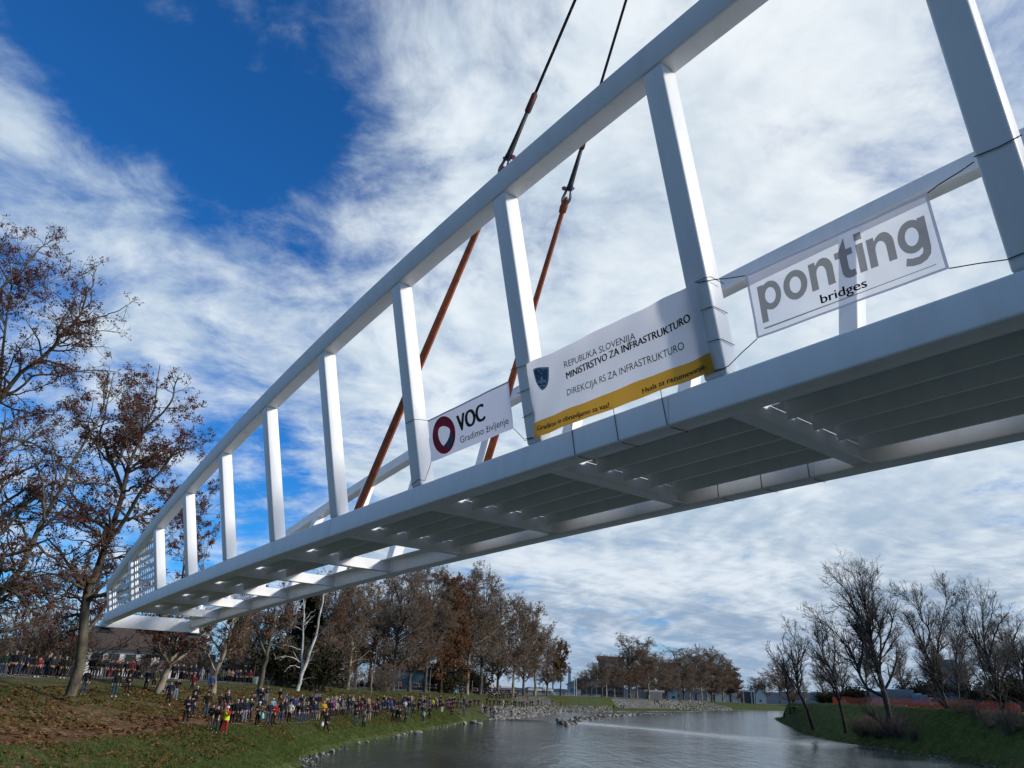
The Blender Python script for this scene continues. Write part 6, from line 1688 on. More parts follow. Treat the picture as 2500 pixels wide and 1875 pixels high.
# ------------------------------------------------------------------ buildings and small things along the banks
PLASTER = paint("white_plaster", (.60, .59, .56), .85, .06, 1.5, .1); GREYWALL = paint("grey_plaster", (.26, .27, .28), .85, .08, 1.5, .1); BEIGE = paint("beige_plaster", (.38, .34, .27), .85, .08, .8, .1)
GLASS = paint("window_glass", (.02, .025, .03), .12, .05, 2, spec=.6); FRAME = paint("window_frame", (.45, .45, .44), .6)
CORR_BLUE = paint("blue_cladding", (.17, .29, .38), .6, .10, 1.2); ROOF_BR = paint("brown_roof_tiles", (.070, .050, .040), .85, .18, 3, .2); ROOF_RED = paint("red_roof_tiles", (.17, .085, .060), .85, .18, 2, .2); ROOF_GR = paint("grey_sheet_roof", (.20, .235, .29), .55, .1, .6)
WHITE_SHEET = paint("white_tarpaulin", (.66, .67, .68), .7, .05, 2); METAL = paint("grey_metal", (.28, .29, .30), .45, .08, 5, metal=.5); CONC = paint("concrete", (.33, .32, .30), .9, .12, 2, .2); BROWNB = paint("brown_facade", (.21, .165, .135), .85, .1, .5)
def frame(u, v, d, w_px=None):
    """a building's own frame: origin on the ground, x to the right across the line of sight"""
    p = ong(u, v, d); a = math.atan2(p[1], p[0]) - math.pi / 2
    return p, a
def hgt(u, v, d, z0): dv = ray(u, v); return CZ + dv[2] / dv[1] * d - z0
def wid(u0, u1, v, d): return float(np.linalg.norm((atd(u1, v, d) - atd(u0, v, d))[:2]))
def windows(root, w, y, rows, cols, z0, dz, wx, wz, mat=GLASS, x_in=.6, fr=True):
    for r_ in range(rows):
        for c in range(cols):
            x = -w / 2 + x_in + (w - 2 * x_in) * (c + .5) / cols; z = z0 + dz * r_
            m = MB(); m.box((x - wx / 2, y - .06, z), (x + wx / 2, y + .02, z + wz)); o = m.build("window", FRAME if fr else mat, root)
            if fr:
                m = MB(); m.box((x - wx / 2 + .08, y - .075, z + .08), (x + wx / 2 - .08, y - .05, z + wz - .08)); m.build("pane", mat, o)
def gable(m, x0, x1, y0, y1, z0, zr, along='x', over=.4, t=.14):
    if along == 'x':
        ym = (y0 + y1) / 2
        for ya, s_ in ((y0 - over, 1), (y1 + over, -1)):
            m.hexa([(x0 - over, ya, z0 - .15), (x1 + over, ya, z0 - .15), (x1 + over, ym - .001 * s_, zr), (x0 - over, ym - .001 * s_, zr), (x0 - over, ya, z0 - .15 + t), (x1 + over, ya, z0 - .15 + t), (x1 + over, ym - .001 * s_, zr + t), (x0 - over, ym - .001 * s_, zr + t)])
    else:
        xm = (x0 + x1) / 2
        for xa, s_ in ((x0 - over, 1), (x1 + over, -1)):
            m.hexa([(xa, y0 - over, z0 - .15), (xm - .001 * s_, y0 - over, zr), (xm - .001 * s_, y1 + over, zr), (xa, y1 + over, z0 - .15), (xa, y0 - over, z0 - .15 + t), (xm - .001 * s_, y0 - over, zr + t), (xm - .001 * s_, y1 + over, zr + t), (xa, y1 + over, z0 - .15 + t)])
def gwalls(m, x0, x1, y0, y1, z0, zr, along='x'):
    if along == 'x': ym = (y0 + y1) / 2; top = [(x0, ym, zr), (x1, ym, zr)]
    else: xm = (x0 + x1) / 2; top = [(xm, y0, zr), (xm, y1, zr)]
    v = [(x0, y0, -1), (x1, y0, -1), (x1, y1, -1), (x0, y1, -1), (x0, y0, z0), (x1, y0, z0), (x1, y1, z0), (x0, y1, z0)] + top
    f = [(0, 1, 5, 4), (2, 3, 7, 6)] + ([(1, 2, 6, 9, 5), (3, 0, 4, 8, 7)] if along == 'x' else [(1, 2, 6, 5), (3, 0, 4, 7)])
    if along == 'y': f = [(0, 1, 5, 8, 4), (2, 3, 7, 9, 6), (1, 2, 6, 5), (3, 0, 4, 7)]
    m.add(v, f)
def buildings():
    # house behind the leaning plane tree
    d = 96.; p, a = frame(285, 1664, d); r = empty("house", tuple(p), a, "white house with a dark brown tiled roof behind the left crowd", "house")
    we, wr = hgt(285, 1583, d, p[2]), hgt(285, 1532, d, p[2]); w = wid(215, 382, 1600, d)
    m = MB(); gwalls(m, -w / 2, w / 2, -1, 7, we, wr, 'x'); m.build("wall", PLASTER, r)
    m = MB(); gable(m, -w / 2, w / 2, -1, 7, we, wr, 'x', .7); rf = m.build("roof", ROOF_BR, r)
    m = MB(); m.box((1.5, 2.2, wr - .8), (2.2, 2.9, wr + .9)); m.build("chimney", ROOF_RED, rf)
    windows(r, w, -1., 1, 4, 1.2, 2.8, 1.3, 1.4)
    d = 118.; p, a = frame(455, 1664, d); r = empty("house", tuple(p), a, "low white house part seen between the two pale forked trees", "house")
    w = wid(410, 510, 1640, d); we, wr = hgt(455, 1622, d, p[2]), hgt(455, 1596, d, p[2])
    m = MB(); gwalls(m, -w / 2, w / 2, 0, 6, we, wr, 'x'); m.build("wall", PLASTER, r); m = MB(); gable(m, -w / 2, w / 2, 0, 6, we, wr, 'x', .5); m.build("roof", ROOF_BR, r); windows(r, w, 0., 1, 3, 1., 2.8, 1.1, 1.2)
    # blue clad hall with hipped tile roof
    d = crest(980) + 26; p, a = frame(980, 1682, d); r = empty("clubhouse", tuple(p), a, "pale blue clad building with a red hipped roof among the trees", "building")
    w = wid(912, 1046, 1660, d); we, wr = hgt(980, 1633, d, p[2]), hgt(980, 1608, d, p[2])
    m = MB(); m.box((-w / 2, 0, -1), (w / 2, 9, we)); m.build("wall", CORR_BLUE, r)
    m = MB(); o_ = .7; m.add([(-w / 2 - o_, -o_, we - .1), (w / 2 + o_, -o_, we - .1), (w / 2 + o_, 9 + o_, we - .1), (-w / 2 - o_, 9 + o_, we - .1), (-w / 2 + 4, 4.5, wr), (w / 2 - 4, 4.5, wr)], [(0, 1, 5, 4), (1, 2, 5), (2, 3, 4, 5), (3, 0, 4), (0, 3, 2, 1)]); m.build("roof", ROOF_RED, r)
    m = MB(); 
    for k in range(26): x = -w / 2 + (k + .5) * w / 26; m.box((x - .05, -.05, 0), (x + .05, .01, we - .3))
    m.build("cladding_rib", CORR_BLUE, r)
    m = MB(); m.box((w / 2 + .01, 1, -1), (w / 2 + 5, 8, we * .82)); m.build("annex", GREYWALL, r)
    # canopies
    dcan = crest(1200) + 30
    for i, (u, lab) in enumerate(((1152, "white market canopy at the left end of the far path"), (1176, "second white canopy from the left on the far path"), (1205, "third white canopy from the left, wider"), (1236, "rightmost white canopy on the far path"))):
        p, a = frame(u, 1690, dcan); r = empty("canopy", tuple(p), a, lab, "canopy", "white canopies"); w = wid(u - 14, u + 14, 1680, dcan); hz = hgt(u, 1676, dcan, p[2]); ht = hgt(u, 1664, dcan, p[2])
        m = MB(); m.add([(-w / 2, -2, hz), (w / 2, -2, hz), (w / 2, 2, hz), (-w / 2, 2, hz), (0, 0, ht), (-w / 2, -2, hz - .5), (w / 2, -2, hz - .5), (w / 2, 2, hz - .5), (-w / 2, 2, hz - .5)], [(0, 1, 4), (1, 2, 4), (2, 3, 4), (3, 0, 4), (5, 6, 1, 0), (6, 7, 2, 1), (7, 8, 3, 2), (8, 5, 0, 3)]); m.build("cover", WHITE_SHEET, r)
        for x in (-w / 2 + .05, w / 2 - .05):
            for y in (-1.95, 1.95): m = MB(); m.tube([(x, y, -.3), (x, y, hz)], .05, 6); m.build("leg", METAL, r)
    # kiosk with the round emblem
    d = crest(1320) + 10; p, a = frame(1320, 1695, d); r = empty("kiosk", tuple(p), a, "long low kiosk with a white top edge and round white emblem", "kiosk"); w = wid(1290, 1350, 1685, d); hz = hgt(1320, 1681, d, p[2])
    m = MB(); m.box((-w / 2, 0, -.5), (w / 2, 4, hz - .8)); m.build("wall", GREYWALL, r)
    m = MB(); m.box((-w / 2 - .1, -.3, hz - .8), (w / 2 + .1, 4.1, hz)); m.build("roof_edge", WHITE_SHEET, r)
    ez = hgt(1330, 1675, d, p[2]); ex = wid(1320, 1330, 1685, d)
    m = MB(); n = 20; ro, ri = 1.05, .5
    vs = [(ex + ro * math.cos(k * 2 * math.pi / n), y, ez + ro * 1.15 * math.sin(k * 2 * math.pi / n)) for y in (-.45, -.35) for k in range(n)] + [(ex + ri * math.cos(k * 2 * math.pi / n), y, ez + ri * math.sin(k * 2 * math.pi / n)) for y in (-.45, -.35) for k in range(n)]
    fs = []
    for k in range(n): k2 = (k + 1) % n; fs += [(k, k2, 2 * n + k2, 2 * n + k), (n + k, 3 * n + k, 3 * n + k2, n + k2), (k, n + k, n + k2, k2), (2 * n + k, 2 * n + k2, 3 * n + k2, 3 * n + k)]
    m.add(vs, fs); m.build("round_emblem", WHITE_SHEET, r)
    m = MB(); m.box((ex - .12, -.4, hz), (ex + .12, -.3, ez - .9)); m.build("emblem_post", METAL, r)
    for s_ in (-1, 1):
        m = MB(); m.hexa([(ex + s_ * 1.5, -.35, hz - .05), (ex + s_ * 1.8, -.35, hz - .05), (ex + s_ * 4.2, -.35, .2), (ex + s_ * 3.9, -.35, .2), (ex + s_ * 1.5, -.31, hz), (ex + s_ * 1.8, -.31, hz), (ex + s_ * 4.2, -.31, .2), (ex + s_ * 3.9, -.31, .2)]); m.build("brace", WHITE_SHEET, r)
    # chimney far off
    d = 480.; p, a = frame(1390, 1690, d); r = empty("chimney_stack", tuple(p), a, "pale chimney against the sky right of the ochre tree", "chimney"); h = hgt(1390, 1628, d, p[2]); m = MB(); m.tube([(0, 0, -1), (0, 0, h - 3), (0, 0, h)], [1.0, .85, .85], 12); m.build("shaft", PLASTER, r, smooth=40); m = MB(); m.tube([(0, 0, h - 1), (0, 0, h + .3)], [1.0, 1.0], 12); m.build("rim", CONC, r, smooth=40)
    # hall with the grey sheet roof
    d = 372.; p, a = frame(1428, 1697, d); r = empty("sports_hall", tuple(p), a, "hall with a blue-grey sheet roof and dark gable on the far bank", "building"); w = wid(1384, 1470, 1680, d); we, wr = hgt(1428, 1673, d, p[2]), hgt(1428, 1655, d, p[2])
    m = MB(); m.box((-w / 2, 0, -1), (w / 2, 16, we)); m.build("wall", PLASTER, r)
    m = MB(); m.add([(-w / 2 - 1, -1, we), (w / 2 + 1, -1, we), (w / 2 + 1, 17, we), (-w / 2 - 1, 17, we), (-w * .2, 2, wr), (w / 2 - 2, 5, wr - .6), (w / 2 - 2, 12, wr - .6), (-w * .2, 12, wr)], [(0, 1, 5, 4), (1, 2, 6, 5), (2, 3, 7, 6), (4, 5, 6, 7), (0, 3, 2, 1)]); m.add([(-w / 2 - 1, -1, we), (-w * .2, 2, wr), (-w * .2, 12, wr), (-w / 2 - 1, 17, we)], [(0, 1, 2, 3)]); m.build("roof", ROOF_GR, r)
    for k in range(4): x = -w * .08 + k * w * .14; m = MB(); m.box((x, -.06, .8), (x + w * .12, .02, we - .6)); m.build("window", GLASS, r)
    m = MB(); m.box((-w * .42, -.08, 0), (-w * .22, .02, 3)); m.build("door", CORR_BLUE, r)
    # apartment blocks behind the far grove
    def block(u0, u1, vt, vb, d, mat, rmat, lab, rows, cols, roof):
        uc = (u0 + u1) / 2; p, a = frame(uc, vb, d); r = empty("apartment_block", tuple(p), a, lab, "apartment building", "apartment blocks beyond the grove"); w = wid(u0, u1, 1680, d); h = hgt(uc, vt, d, p[2])
        m = MB(); m.box((-w / 2, 0, -1), (w / 2, 14, h)); m.build("wall", mat, r)
        m = MB(); m.box((-w / 2 - .8, -.8, h + .01), (w / 2 + .8, 14.8, h + roof)); m.build("roof", rmat, r)
        windows(r, w, 0., rows, cols, 1.5, (h - 2) / rows, w / cols * .5, (h - 2) / rows * .5, fr=False)
        for r_ in range(1, rows): m = MB(); m.box((-w * .2, -1.2, 1 + (h - 2) / rows * r_), (w * .2, -.02, 1.9 + (h - 2) / rows * r_)); m.build("balcony", CONC, r)
    block(1461, 1522, 1612, 1695, 470., BROWNB, ROOF_RED, "tall apartment block with a brown roof behind the far trees", 7, 6, 2.2)
    block(1564, 1600, 1616, 1697, 460., BEIGE, CONC, "beige apartment block between the tall grey trees", 6, 3, .6)
    block(1610, 1662, 1624, 1700, 480., BROWNB, ROOF_BR, "wide brown apartment block right of the beige one", 5, 5, 1.5)
    # pale corrugated wall, hut, bungalow, gabled house
    d = crest(1570) + 11; p, a = frame(1575, 1701, d); r = empty("corrugated_wall", tuple(p), a, "long pale corrugated wall with a flat roof behind the far path", "wall"); w = wid(1532, 1616, 1690, d); h = hgt(1575, 1688, d, p[2])
    m = MB(); n = 60; vs = []
    for k in range(n + 1): x = -w / 2 + w * k / n; y = .12 * (k % 2); vs += [(x, y, -.5), (x, y, h)]
    m.add(vs, [(2 * k, 2 * k + 2, 2 * k + 3, 2 * k + 1) for k in range(n)]); m.build("sheeting", CONC, r)
    m = MB(); m.box((-w * .05, .3, h - .2), (w / 2 + 1, 6, h + .8)); m.build("flat_roof", PLASTER, r)
    d = crest(1640) + 8; p, a = frame(1643, 1705, d); r = empty("hut", tuple(p), a, "small blue-grey hut with a sloping roof beside the dark broad tree", "hut"); w = wid(1634, 1656, 1690, d); h = hgt(1643, 1684, d, p[2])
    m = MB(); m.box((-w / 2, 0, -.5), (w / 2, 4, h)); m.build("wall", CORR_BLUE, r); m = MB(); m.hexa([(-w / 2 - .4, -.4, h + 1), (w / 2 + .4, -.4, h + .02), (w / 2 + .4, 4.4, h + .02), (-w / 2 - .4, 4.4, h + 1), (-w / 2 - .4, -.4, h + 1.25), (w / 2 + .4, -.4, h + .25), (w / 2 + .4, 4.4, h + .25), (-w / 2 - .4, 4.4, h + 1.25)]); m.build("roof", ROOF_GR, r)
    m = MB(); m.box((-.4, -.06, .8), (1.2, .01, 2.2)); m.build("window", GLASS, r)
    d = crest(1825) + 12; p, a = frame(1825, 1709, d); r = empty("bungalow", tuple(p), a, "white flat bungalow with dark openings on the far bank", "house"); w = wid(1806, 1846, 1690, d); h = hgt(1825, 1685, d, p[2])
    m = MB(); m.box((-w / 2, 0, h - 1.4), (w / 2, 8, h)); m.build("roof_slab", PLASTER, r)
    m = MB(); m.box((-w / 2 + .3, 1.2, -.5), (w / 2 - .3, 7.8, h - 1.42)); m.build("wall", GLASS, r)
    for x in (-w / 2 + .4, -w * .25, w * .22, w * .38): m = MB(); m.box((x, .1, -.5), (x + .9, 1.1, h - 1.43)); m.build("pillar", PLASTER, r)
    d = crest(1857) + 16; p, a = frame(1857, 1711, d); r = empty("house", tuple(p), a, "grey-white gabled house right of the white bungalow", "house"); w = wid(1847, 1874, 1690, d); we, wr = hgt(1857, 1698, d, p[2]), hgt(1857, 1681, d, p[2])
    m = MB(); gwalls(m, -w / 2, w / 2, 0, 9, we, wr, 'y'); m.build("wall", PLASTER, r); m = MB(); gable(m, -w / 2, w / 2, 0, 9, we, wr, 'y', .6); m.build("roof", ROOF_RED, r); m = MB(); m.box((-1, -.06, 1.5), (.8, .01, 3.2)); m.build("window", GLASS, r)
    for u0, u1, lab in ((1690, 1712, "grey shed under the middle of the far grove"), (1728, 1762, "low white shed under the brown trees of the far grove"), (1770, 1800, "low building with a reddish base left of the white bungalow")):
        d = crest((u0 + u1) / 2) + 14; p, a = frame((u0 + u1) / 2, 1706, d); r = empty("shed", tuple(p), a, lab, "shed"); w = wid(u0, u1, 1690, d); h = hgt((u0 + u1) / 2, 1691, d, p[2])
        m = MB(); m.box((-w / 2, 0, -.5), (w / 2, 4, h)); m.build("wall", GREYWALL if u0 == 1690 else PLASTER, r); m = MB(); gable(m, -w / 2, w / 2, 0, 4, h, h + 1.2, 'x', .4); m.build("roof", ROOF_BR, r); m = MB(); m.box((-1.2, -.05, 0), (.2, .01, h * .8)); m.build("door", DARKSTEEL, r)
    # right bank: tower block, truck, blue shed, vans
    d = 620.; uc = 2335; p = atd(uc, 1700, d); r = empty("tower_block", (p[0], p[1], 4), math.atan2(p[1], p[0]) - math.pi / 2, "dark grey tower block in the distance behind the bare trees", "apartment building"); w = wid(2302, 2368, 1640, d); h = hgt(uc, 1618, d, 4)
    m = MB(); m.box((-w / 2, 0, -4), (w / 2, 16, h)); m.build("wall", paint("slate_facade", (.17, .18, .195), .8, .1, .4), r); windows(r, w, 0, 6, 6, 4, (h - 5) / 6, 2., 1.6, fr=False)
    m = MB(); m.box((-w / 4, 4, h + .01), (w / 6, 10, h + 2.5)); m.build("lift_house", GREYWALL, r)
    def veh(nm, u, d, w, h, mat, lab, cab=True, cat="van"):
        p = atd(u, 1715, d); z = gz(p[0], p[1]); r = empty(nm, (p[0], p[1], z), math.atan2(p[1], p[0]) - math.pi / 2 + .15, lab, cat)
        m = MB(); m.box((-w / 2, 0, .45), (w / 2 - (1.7 if cab else 0), 2.1, h)); m.build("cargo_box" if cab else "body", mat, r, bevel=.06)
        if cab:
            m = MB(); m.hexa([(w / 2 - 1.65, .05, .45), (w / 2, .05, .45), (w / 2, 2.05, .45), (w / 2 - 1.65, 2.05, .45), (w / 2 - 1.6, .15, h * .8), (w / 2 - .5, .15, h * .8), (w / 2 - .5, 1.95, h * .8), (w / 2 - 1.6, 1.95, h * .8)]); c = m.build("cab", PLASTER, r, bevel=.06)
            m = MB(); m.box((w / 2 - 1.4, -.0, h * .48), (w / 2 - .6, .07, h * .72)); m.build("window", GLASS, c)
        else:
            m = MB(); m.hexa([(-w * .3, .1, h), (w * .3, .1, h), (w * .3, 1.7, h), (-w * .3, 1.7, h), (-w * .2, .25, h + .55), (w * .18, .25, h + .55), (w * .18, 1.55, h + .55), (-w * .2, 1.55, h + .55)]); m.build("window", GLASS, r, bevel=.04)
        for x in (-w * .33, w * .33): m = MB(); m.tube([(x, -.06, .36), (x, .22, .36)], .36, 14); wl = m.build("wheel", RUBBER, r, smooth=40); m = MB(); m.tube([(x, -.08, .36), (x, -.05, .36)], .2, 10); m.build("rim", METAL, wl)
    veh("parked_truck", 2215, 146, 6.2, 3.0, GREYWALL, "grey box truck parked behind the orange fence", True, "truck")
    veh("parked_van", 2262, 143, 4.2, 2.2, CORR_BLUE, "pale blue van behind the orange fence left of the crooked tree")
    veh("parked_car", 2385, 131, 4.3, .95, PLASTER, "white car parked behind the right part of the orange fence", False, "car")
    veh("parked_car", 2418, 127, 4.2, .95, paint("maroon_paint", (.10, .02, .025), .35), "dark red car at the right end of the orange fence", False, "car")
    d = 140.; p = atd(2330, 1715, d); z = gz(p[0], p[1]); r = empty("site_container", (p[0], p[1], z), math.atan2(p[1], p[0]) - math.pi / 2, "bright blue site container behind the orange fence", "container"); m = MB(); m.box((-2.6, 0, 0), (2.6, 2.4, 2.6)); m.build("body", paint("container_blue", (.03, .11, .24), .5), r, bevel=.04)
    m = MB()
    for k in range(16): m.box((-2.45 + k * .31, -.04, .15), (-2.3 + k * .31, .005, 2.45))
    m.build("corrugation", paint("container_blue", (.03, .11, .24), .5), r)
    m = MB(); m.box((-.5, -.06, .1), (.4, -.035, 2.1)); m.build("door", GREYWALL, r)
buildings()

def small_things():
    # orange safety net
    m0, N, b = new_mat("orange_net")
    co = N.node('ShaderNodeTexCoord').outputs['UV']
    N.put(b, 'Base Color', (.80, .15, .04)); N.put(b, 'Roughness', .6)
    # the net itself: strips crossing, with posts
    P = [(2035, 150), (2055, 148), (2110, 139), (2160, 131), (2200, 124.5), (2250, 118), (2300, 111.5), (2350, 106), (2400, 101), (2458, 95.5), (2490, 93)]
    pts = np.array([ong(u, 1720, d + 1.2) for u, d in P]); pts = spline(pts, 90)
    for q in pts: q[2] = gz(q[0], q[1])
    r = empty("orange_fence", tuple(pts[0]), 0, "orange plastic safety net fence along the crest of the right bank", "fence")
    L = pts - pts[0]; m = MB(); g = random.Random(3); sag = [1.15 + .12 * math.sin(k * .7) + g.uniform(-.08, .05) for k in range(len(L))]
    for j in range(9):
        f = j / 8
        for k in range(len(L) - 1):
            a, c = L[k], L[k + 1]; za, zb = sag[k] * f + .03, sag[k + 1] * f + .03; t = .055 if j in (0, 8) else .035
            m.add([(a[0], a[1], a[2] + za), (c[0], c[1], c[2] + zb), (c[0], c[1], c[2] + zb + t), (a[0], a[1], a[2] + za + t)], [(0, 1, 2, 3)])
    for k in range(len(L) - 1):
        for h in range(6):
            a = L[k] + (L[k + 1] - L[k]) * h / 6; dd = (L[k + 1] - L[k]) / np.linalg.norm(L[k + 1] - L[k]) * .04; s_ = sag[k] + (sag[k + 1] - sag[k]) * h / 6
            m.add([(a[0], a[1], a[2] + .03), (a[0] + dd[0], a[1] + dd[1], a[2] + .03), (a[0] + dd[0], a[1] + dd[1], a[2] + s_), (a[0], a[1], a[2] + s_)], [(0, 1, 2, 3)])
    m.build("net", m0, r)
    for k in range(0, len(L), 5): m = MB(); m.tube([L[k] + np.array([0, .03, -.2]), L[k] + np.array([0, .03, 1.3])], .025, 6); m.build("post", METAL, r)
    # thin metal poles along the path
    for u, v0, v1, lab in ((868, 1688, 1640, "thin metal pole right of the tall pale plane tree"), (972, 1686, 1634, "thin metal pole in front of the blue wall"), (1048, 1688, 1636, "thin metal pole right of the blue building"), (1118, 1690, 1655, "thin metal pole by the rusty cone trees"), (1152, 1692, 1662, "thin metal pole at the left canopy")):
        d = crest(u) - .6; p = ong(u, v0, d); h = hgt(u, v1, d, p[2]); r = empty("metal_pole", tuple(p), 0, lab, "pole", "thin poles along the path")
        m = MB(); m.tube([(0, 0, -.3), (0, 0, h)], .055, 8); m.build("shaft", METAL, r); m = MB(); m.tube([(0, 0, h), (0, 0, h + .12)], .075, 8); m.build("cap", GALV, r)
    for u, v0, v1, lab in ((1402, 1694, 1644, "left one of two white lamp posts before the grey hall"), (1407, 1693, 1650, "right one of two white lamp posts before the grey hall"), (1481, 1696, 1667, "white lamp post right of the grey hall")):
        d = crest(u) + 2.5; p = ong(u, v0, d); h = hgt(u, v1, d, p[2]); r = empty("lamp_post", tuple(p), 0, lab, "lamp post", "white lamp posts")
        m = MB(); m.tube([(0, 0, -.3), (0, 0, h)], [.11, .08], 8); m.build("shaft", PLASTER, r); m = MB(); m.box((-.5, -.12, h), (.5, .12, h + .16)); m.build("lamp_head", METAL, r)
    # railing on the far path
    d0, d1 = crest(1352) + 1, crest(1400) + .6; a = ong(1352, 1695, d0); c = ong(1400, 1697, d1); r = empty("railing", tuple(a), 0, "grey metal railing along the path before the grey hall", "railing"); v = c - a; n = 26
    m = MB()
    for zz in (.15, .6, 1.1): m.tube([(0, 0, zz), tuple(v + np.array([0, 0, zz]))], .035, 6)
    m.build("rail", METAL, r)
    for k in range(n + 1): q = v * k / n; m = MB(); m.tube([tuple(q + np.array([0, 0, -.1])), tuple(q + np.array([0, 0, 1.12]))], .03, 6); m.build("post", METAL, r)
    # white display board beside the birch, waste bin
    d = crest(703) + 2.; p = ong(703, 1673, d); h = hgt(703, 1640, d, p[2]); r = empty("display_board", tuple(p), math.atan2(p[1], p[0]) - math.pi / 2 + .2, "white display board standing on the path left of the white birch", "board")
    m = MB(); m.box((-.55, 0, .55), (.55, .06, h)); m.build("panel", WHITE_SHEET, r, bevel=.01)
    for x in (-.5, .46): m = MB(); m.box((x, .01, -.1), (x + .04, .05, .549)); m.build("leg", METAL, r)
    d = crest(621) + 1.5; p = ong(621, 1671, d); r = empty("waste_bin", tuple(p), 0, "grey-green waste bin on the path left of the left-forked tree", "bin"); m = MB(); m.hexa([(-.28, -.28, 0), (.28, -.28, 0), (.28, .28, 0), (-.28, .28, 0), (-.34, -.34, .95), (.34, -.34, .95), (.34, .34, .95), (-.34, .34, .95)]); m.build("body", paint("bin_green", (.20, .25, .22), .6), r, bevel=.03); m = MB(); m.box((-.36, -.36, .955), (.36, .36, 1.05)); m.build("lid", DARKSTEEL, r, bevel=.03)
    d = crest(617) + 2.5; p = ong(616, 1671, d); m = MB(); m.tube([(0, 0, -.2), (0, 0, 2.6)], .05, 8); o = m.build("rusty_post", paint("rust", (.16, .075, .05), .8), None); o.location = tuple(p); tag(o, "rusty upright post beside the waste bin", "post")
    # tripod by the water, white carrier bag
    p = pick(*(780 + 890 / 9.215, 1620 + 1392 / 9.215)); r = empty("camera_tripod", tuple(p), .3, "black camera tripod standing on the grass beside the man in jeans", "tripod")
    for k in range(3): t = k * 2.094; m = MB(); m.tube([(.42 * math.cos(t), .42 * math.sin(t), -.02), (.05 * math.cos(t), .05 * math.sin(t), 1.2)], .018, 6); m.build("leg", DARKSTEEL, r)
    m = MB(); m.tube([(0, 0, 1.15), (0, 0, 1.45)], .03, 6); m.build("column", DARKSTEEL, r); m = MB(); m.box((-.08, -.12, 1.45), (.08, .14, 1.6)); m.build("camera", DARKSTEEL, r, bevel=.02)
    p = pick(*(600 + 1780 / 9.215, 1620 + 1570 / 9.215)); m = MB(); m.tube([(0, 0, .0), (0, 0, .06), (0, .01, .22), (0, 0, .36), (0, 0, .46)], [.05, .14, .15, .09, .03], 10); o = m.build("carrier_bag", WHITE_SHEET, None, smooth=True); o.location = (p[0] - .32, p[1] - .1, p[2] + .55); tag(o, "white plastic bag held by the man striding towards the water", "bag")
    p = pick(*(600 + 395 / 9.215, 1620 + 1150 / 9.215)); m = MB(); m.tube([(0, 0, .0), (0, 0, .06), (0, .01, .22), (0, 0, .36), (0, 0, .46)], [.05, .13, .14, .09, .03], 10); o = m.build("carrier_bag", cloth_col("turquoise", CC['turquoise']), None, smooth=True); q = pick(*(600 + 240 / 9.215, 1620 + 1425 / 9.215)); o.location = (q[0] + .36, q[1] - .12, q[2] + .55); tag(o, "turquoise bag held by the person in the white knitted hat", "bag")
small_things()

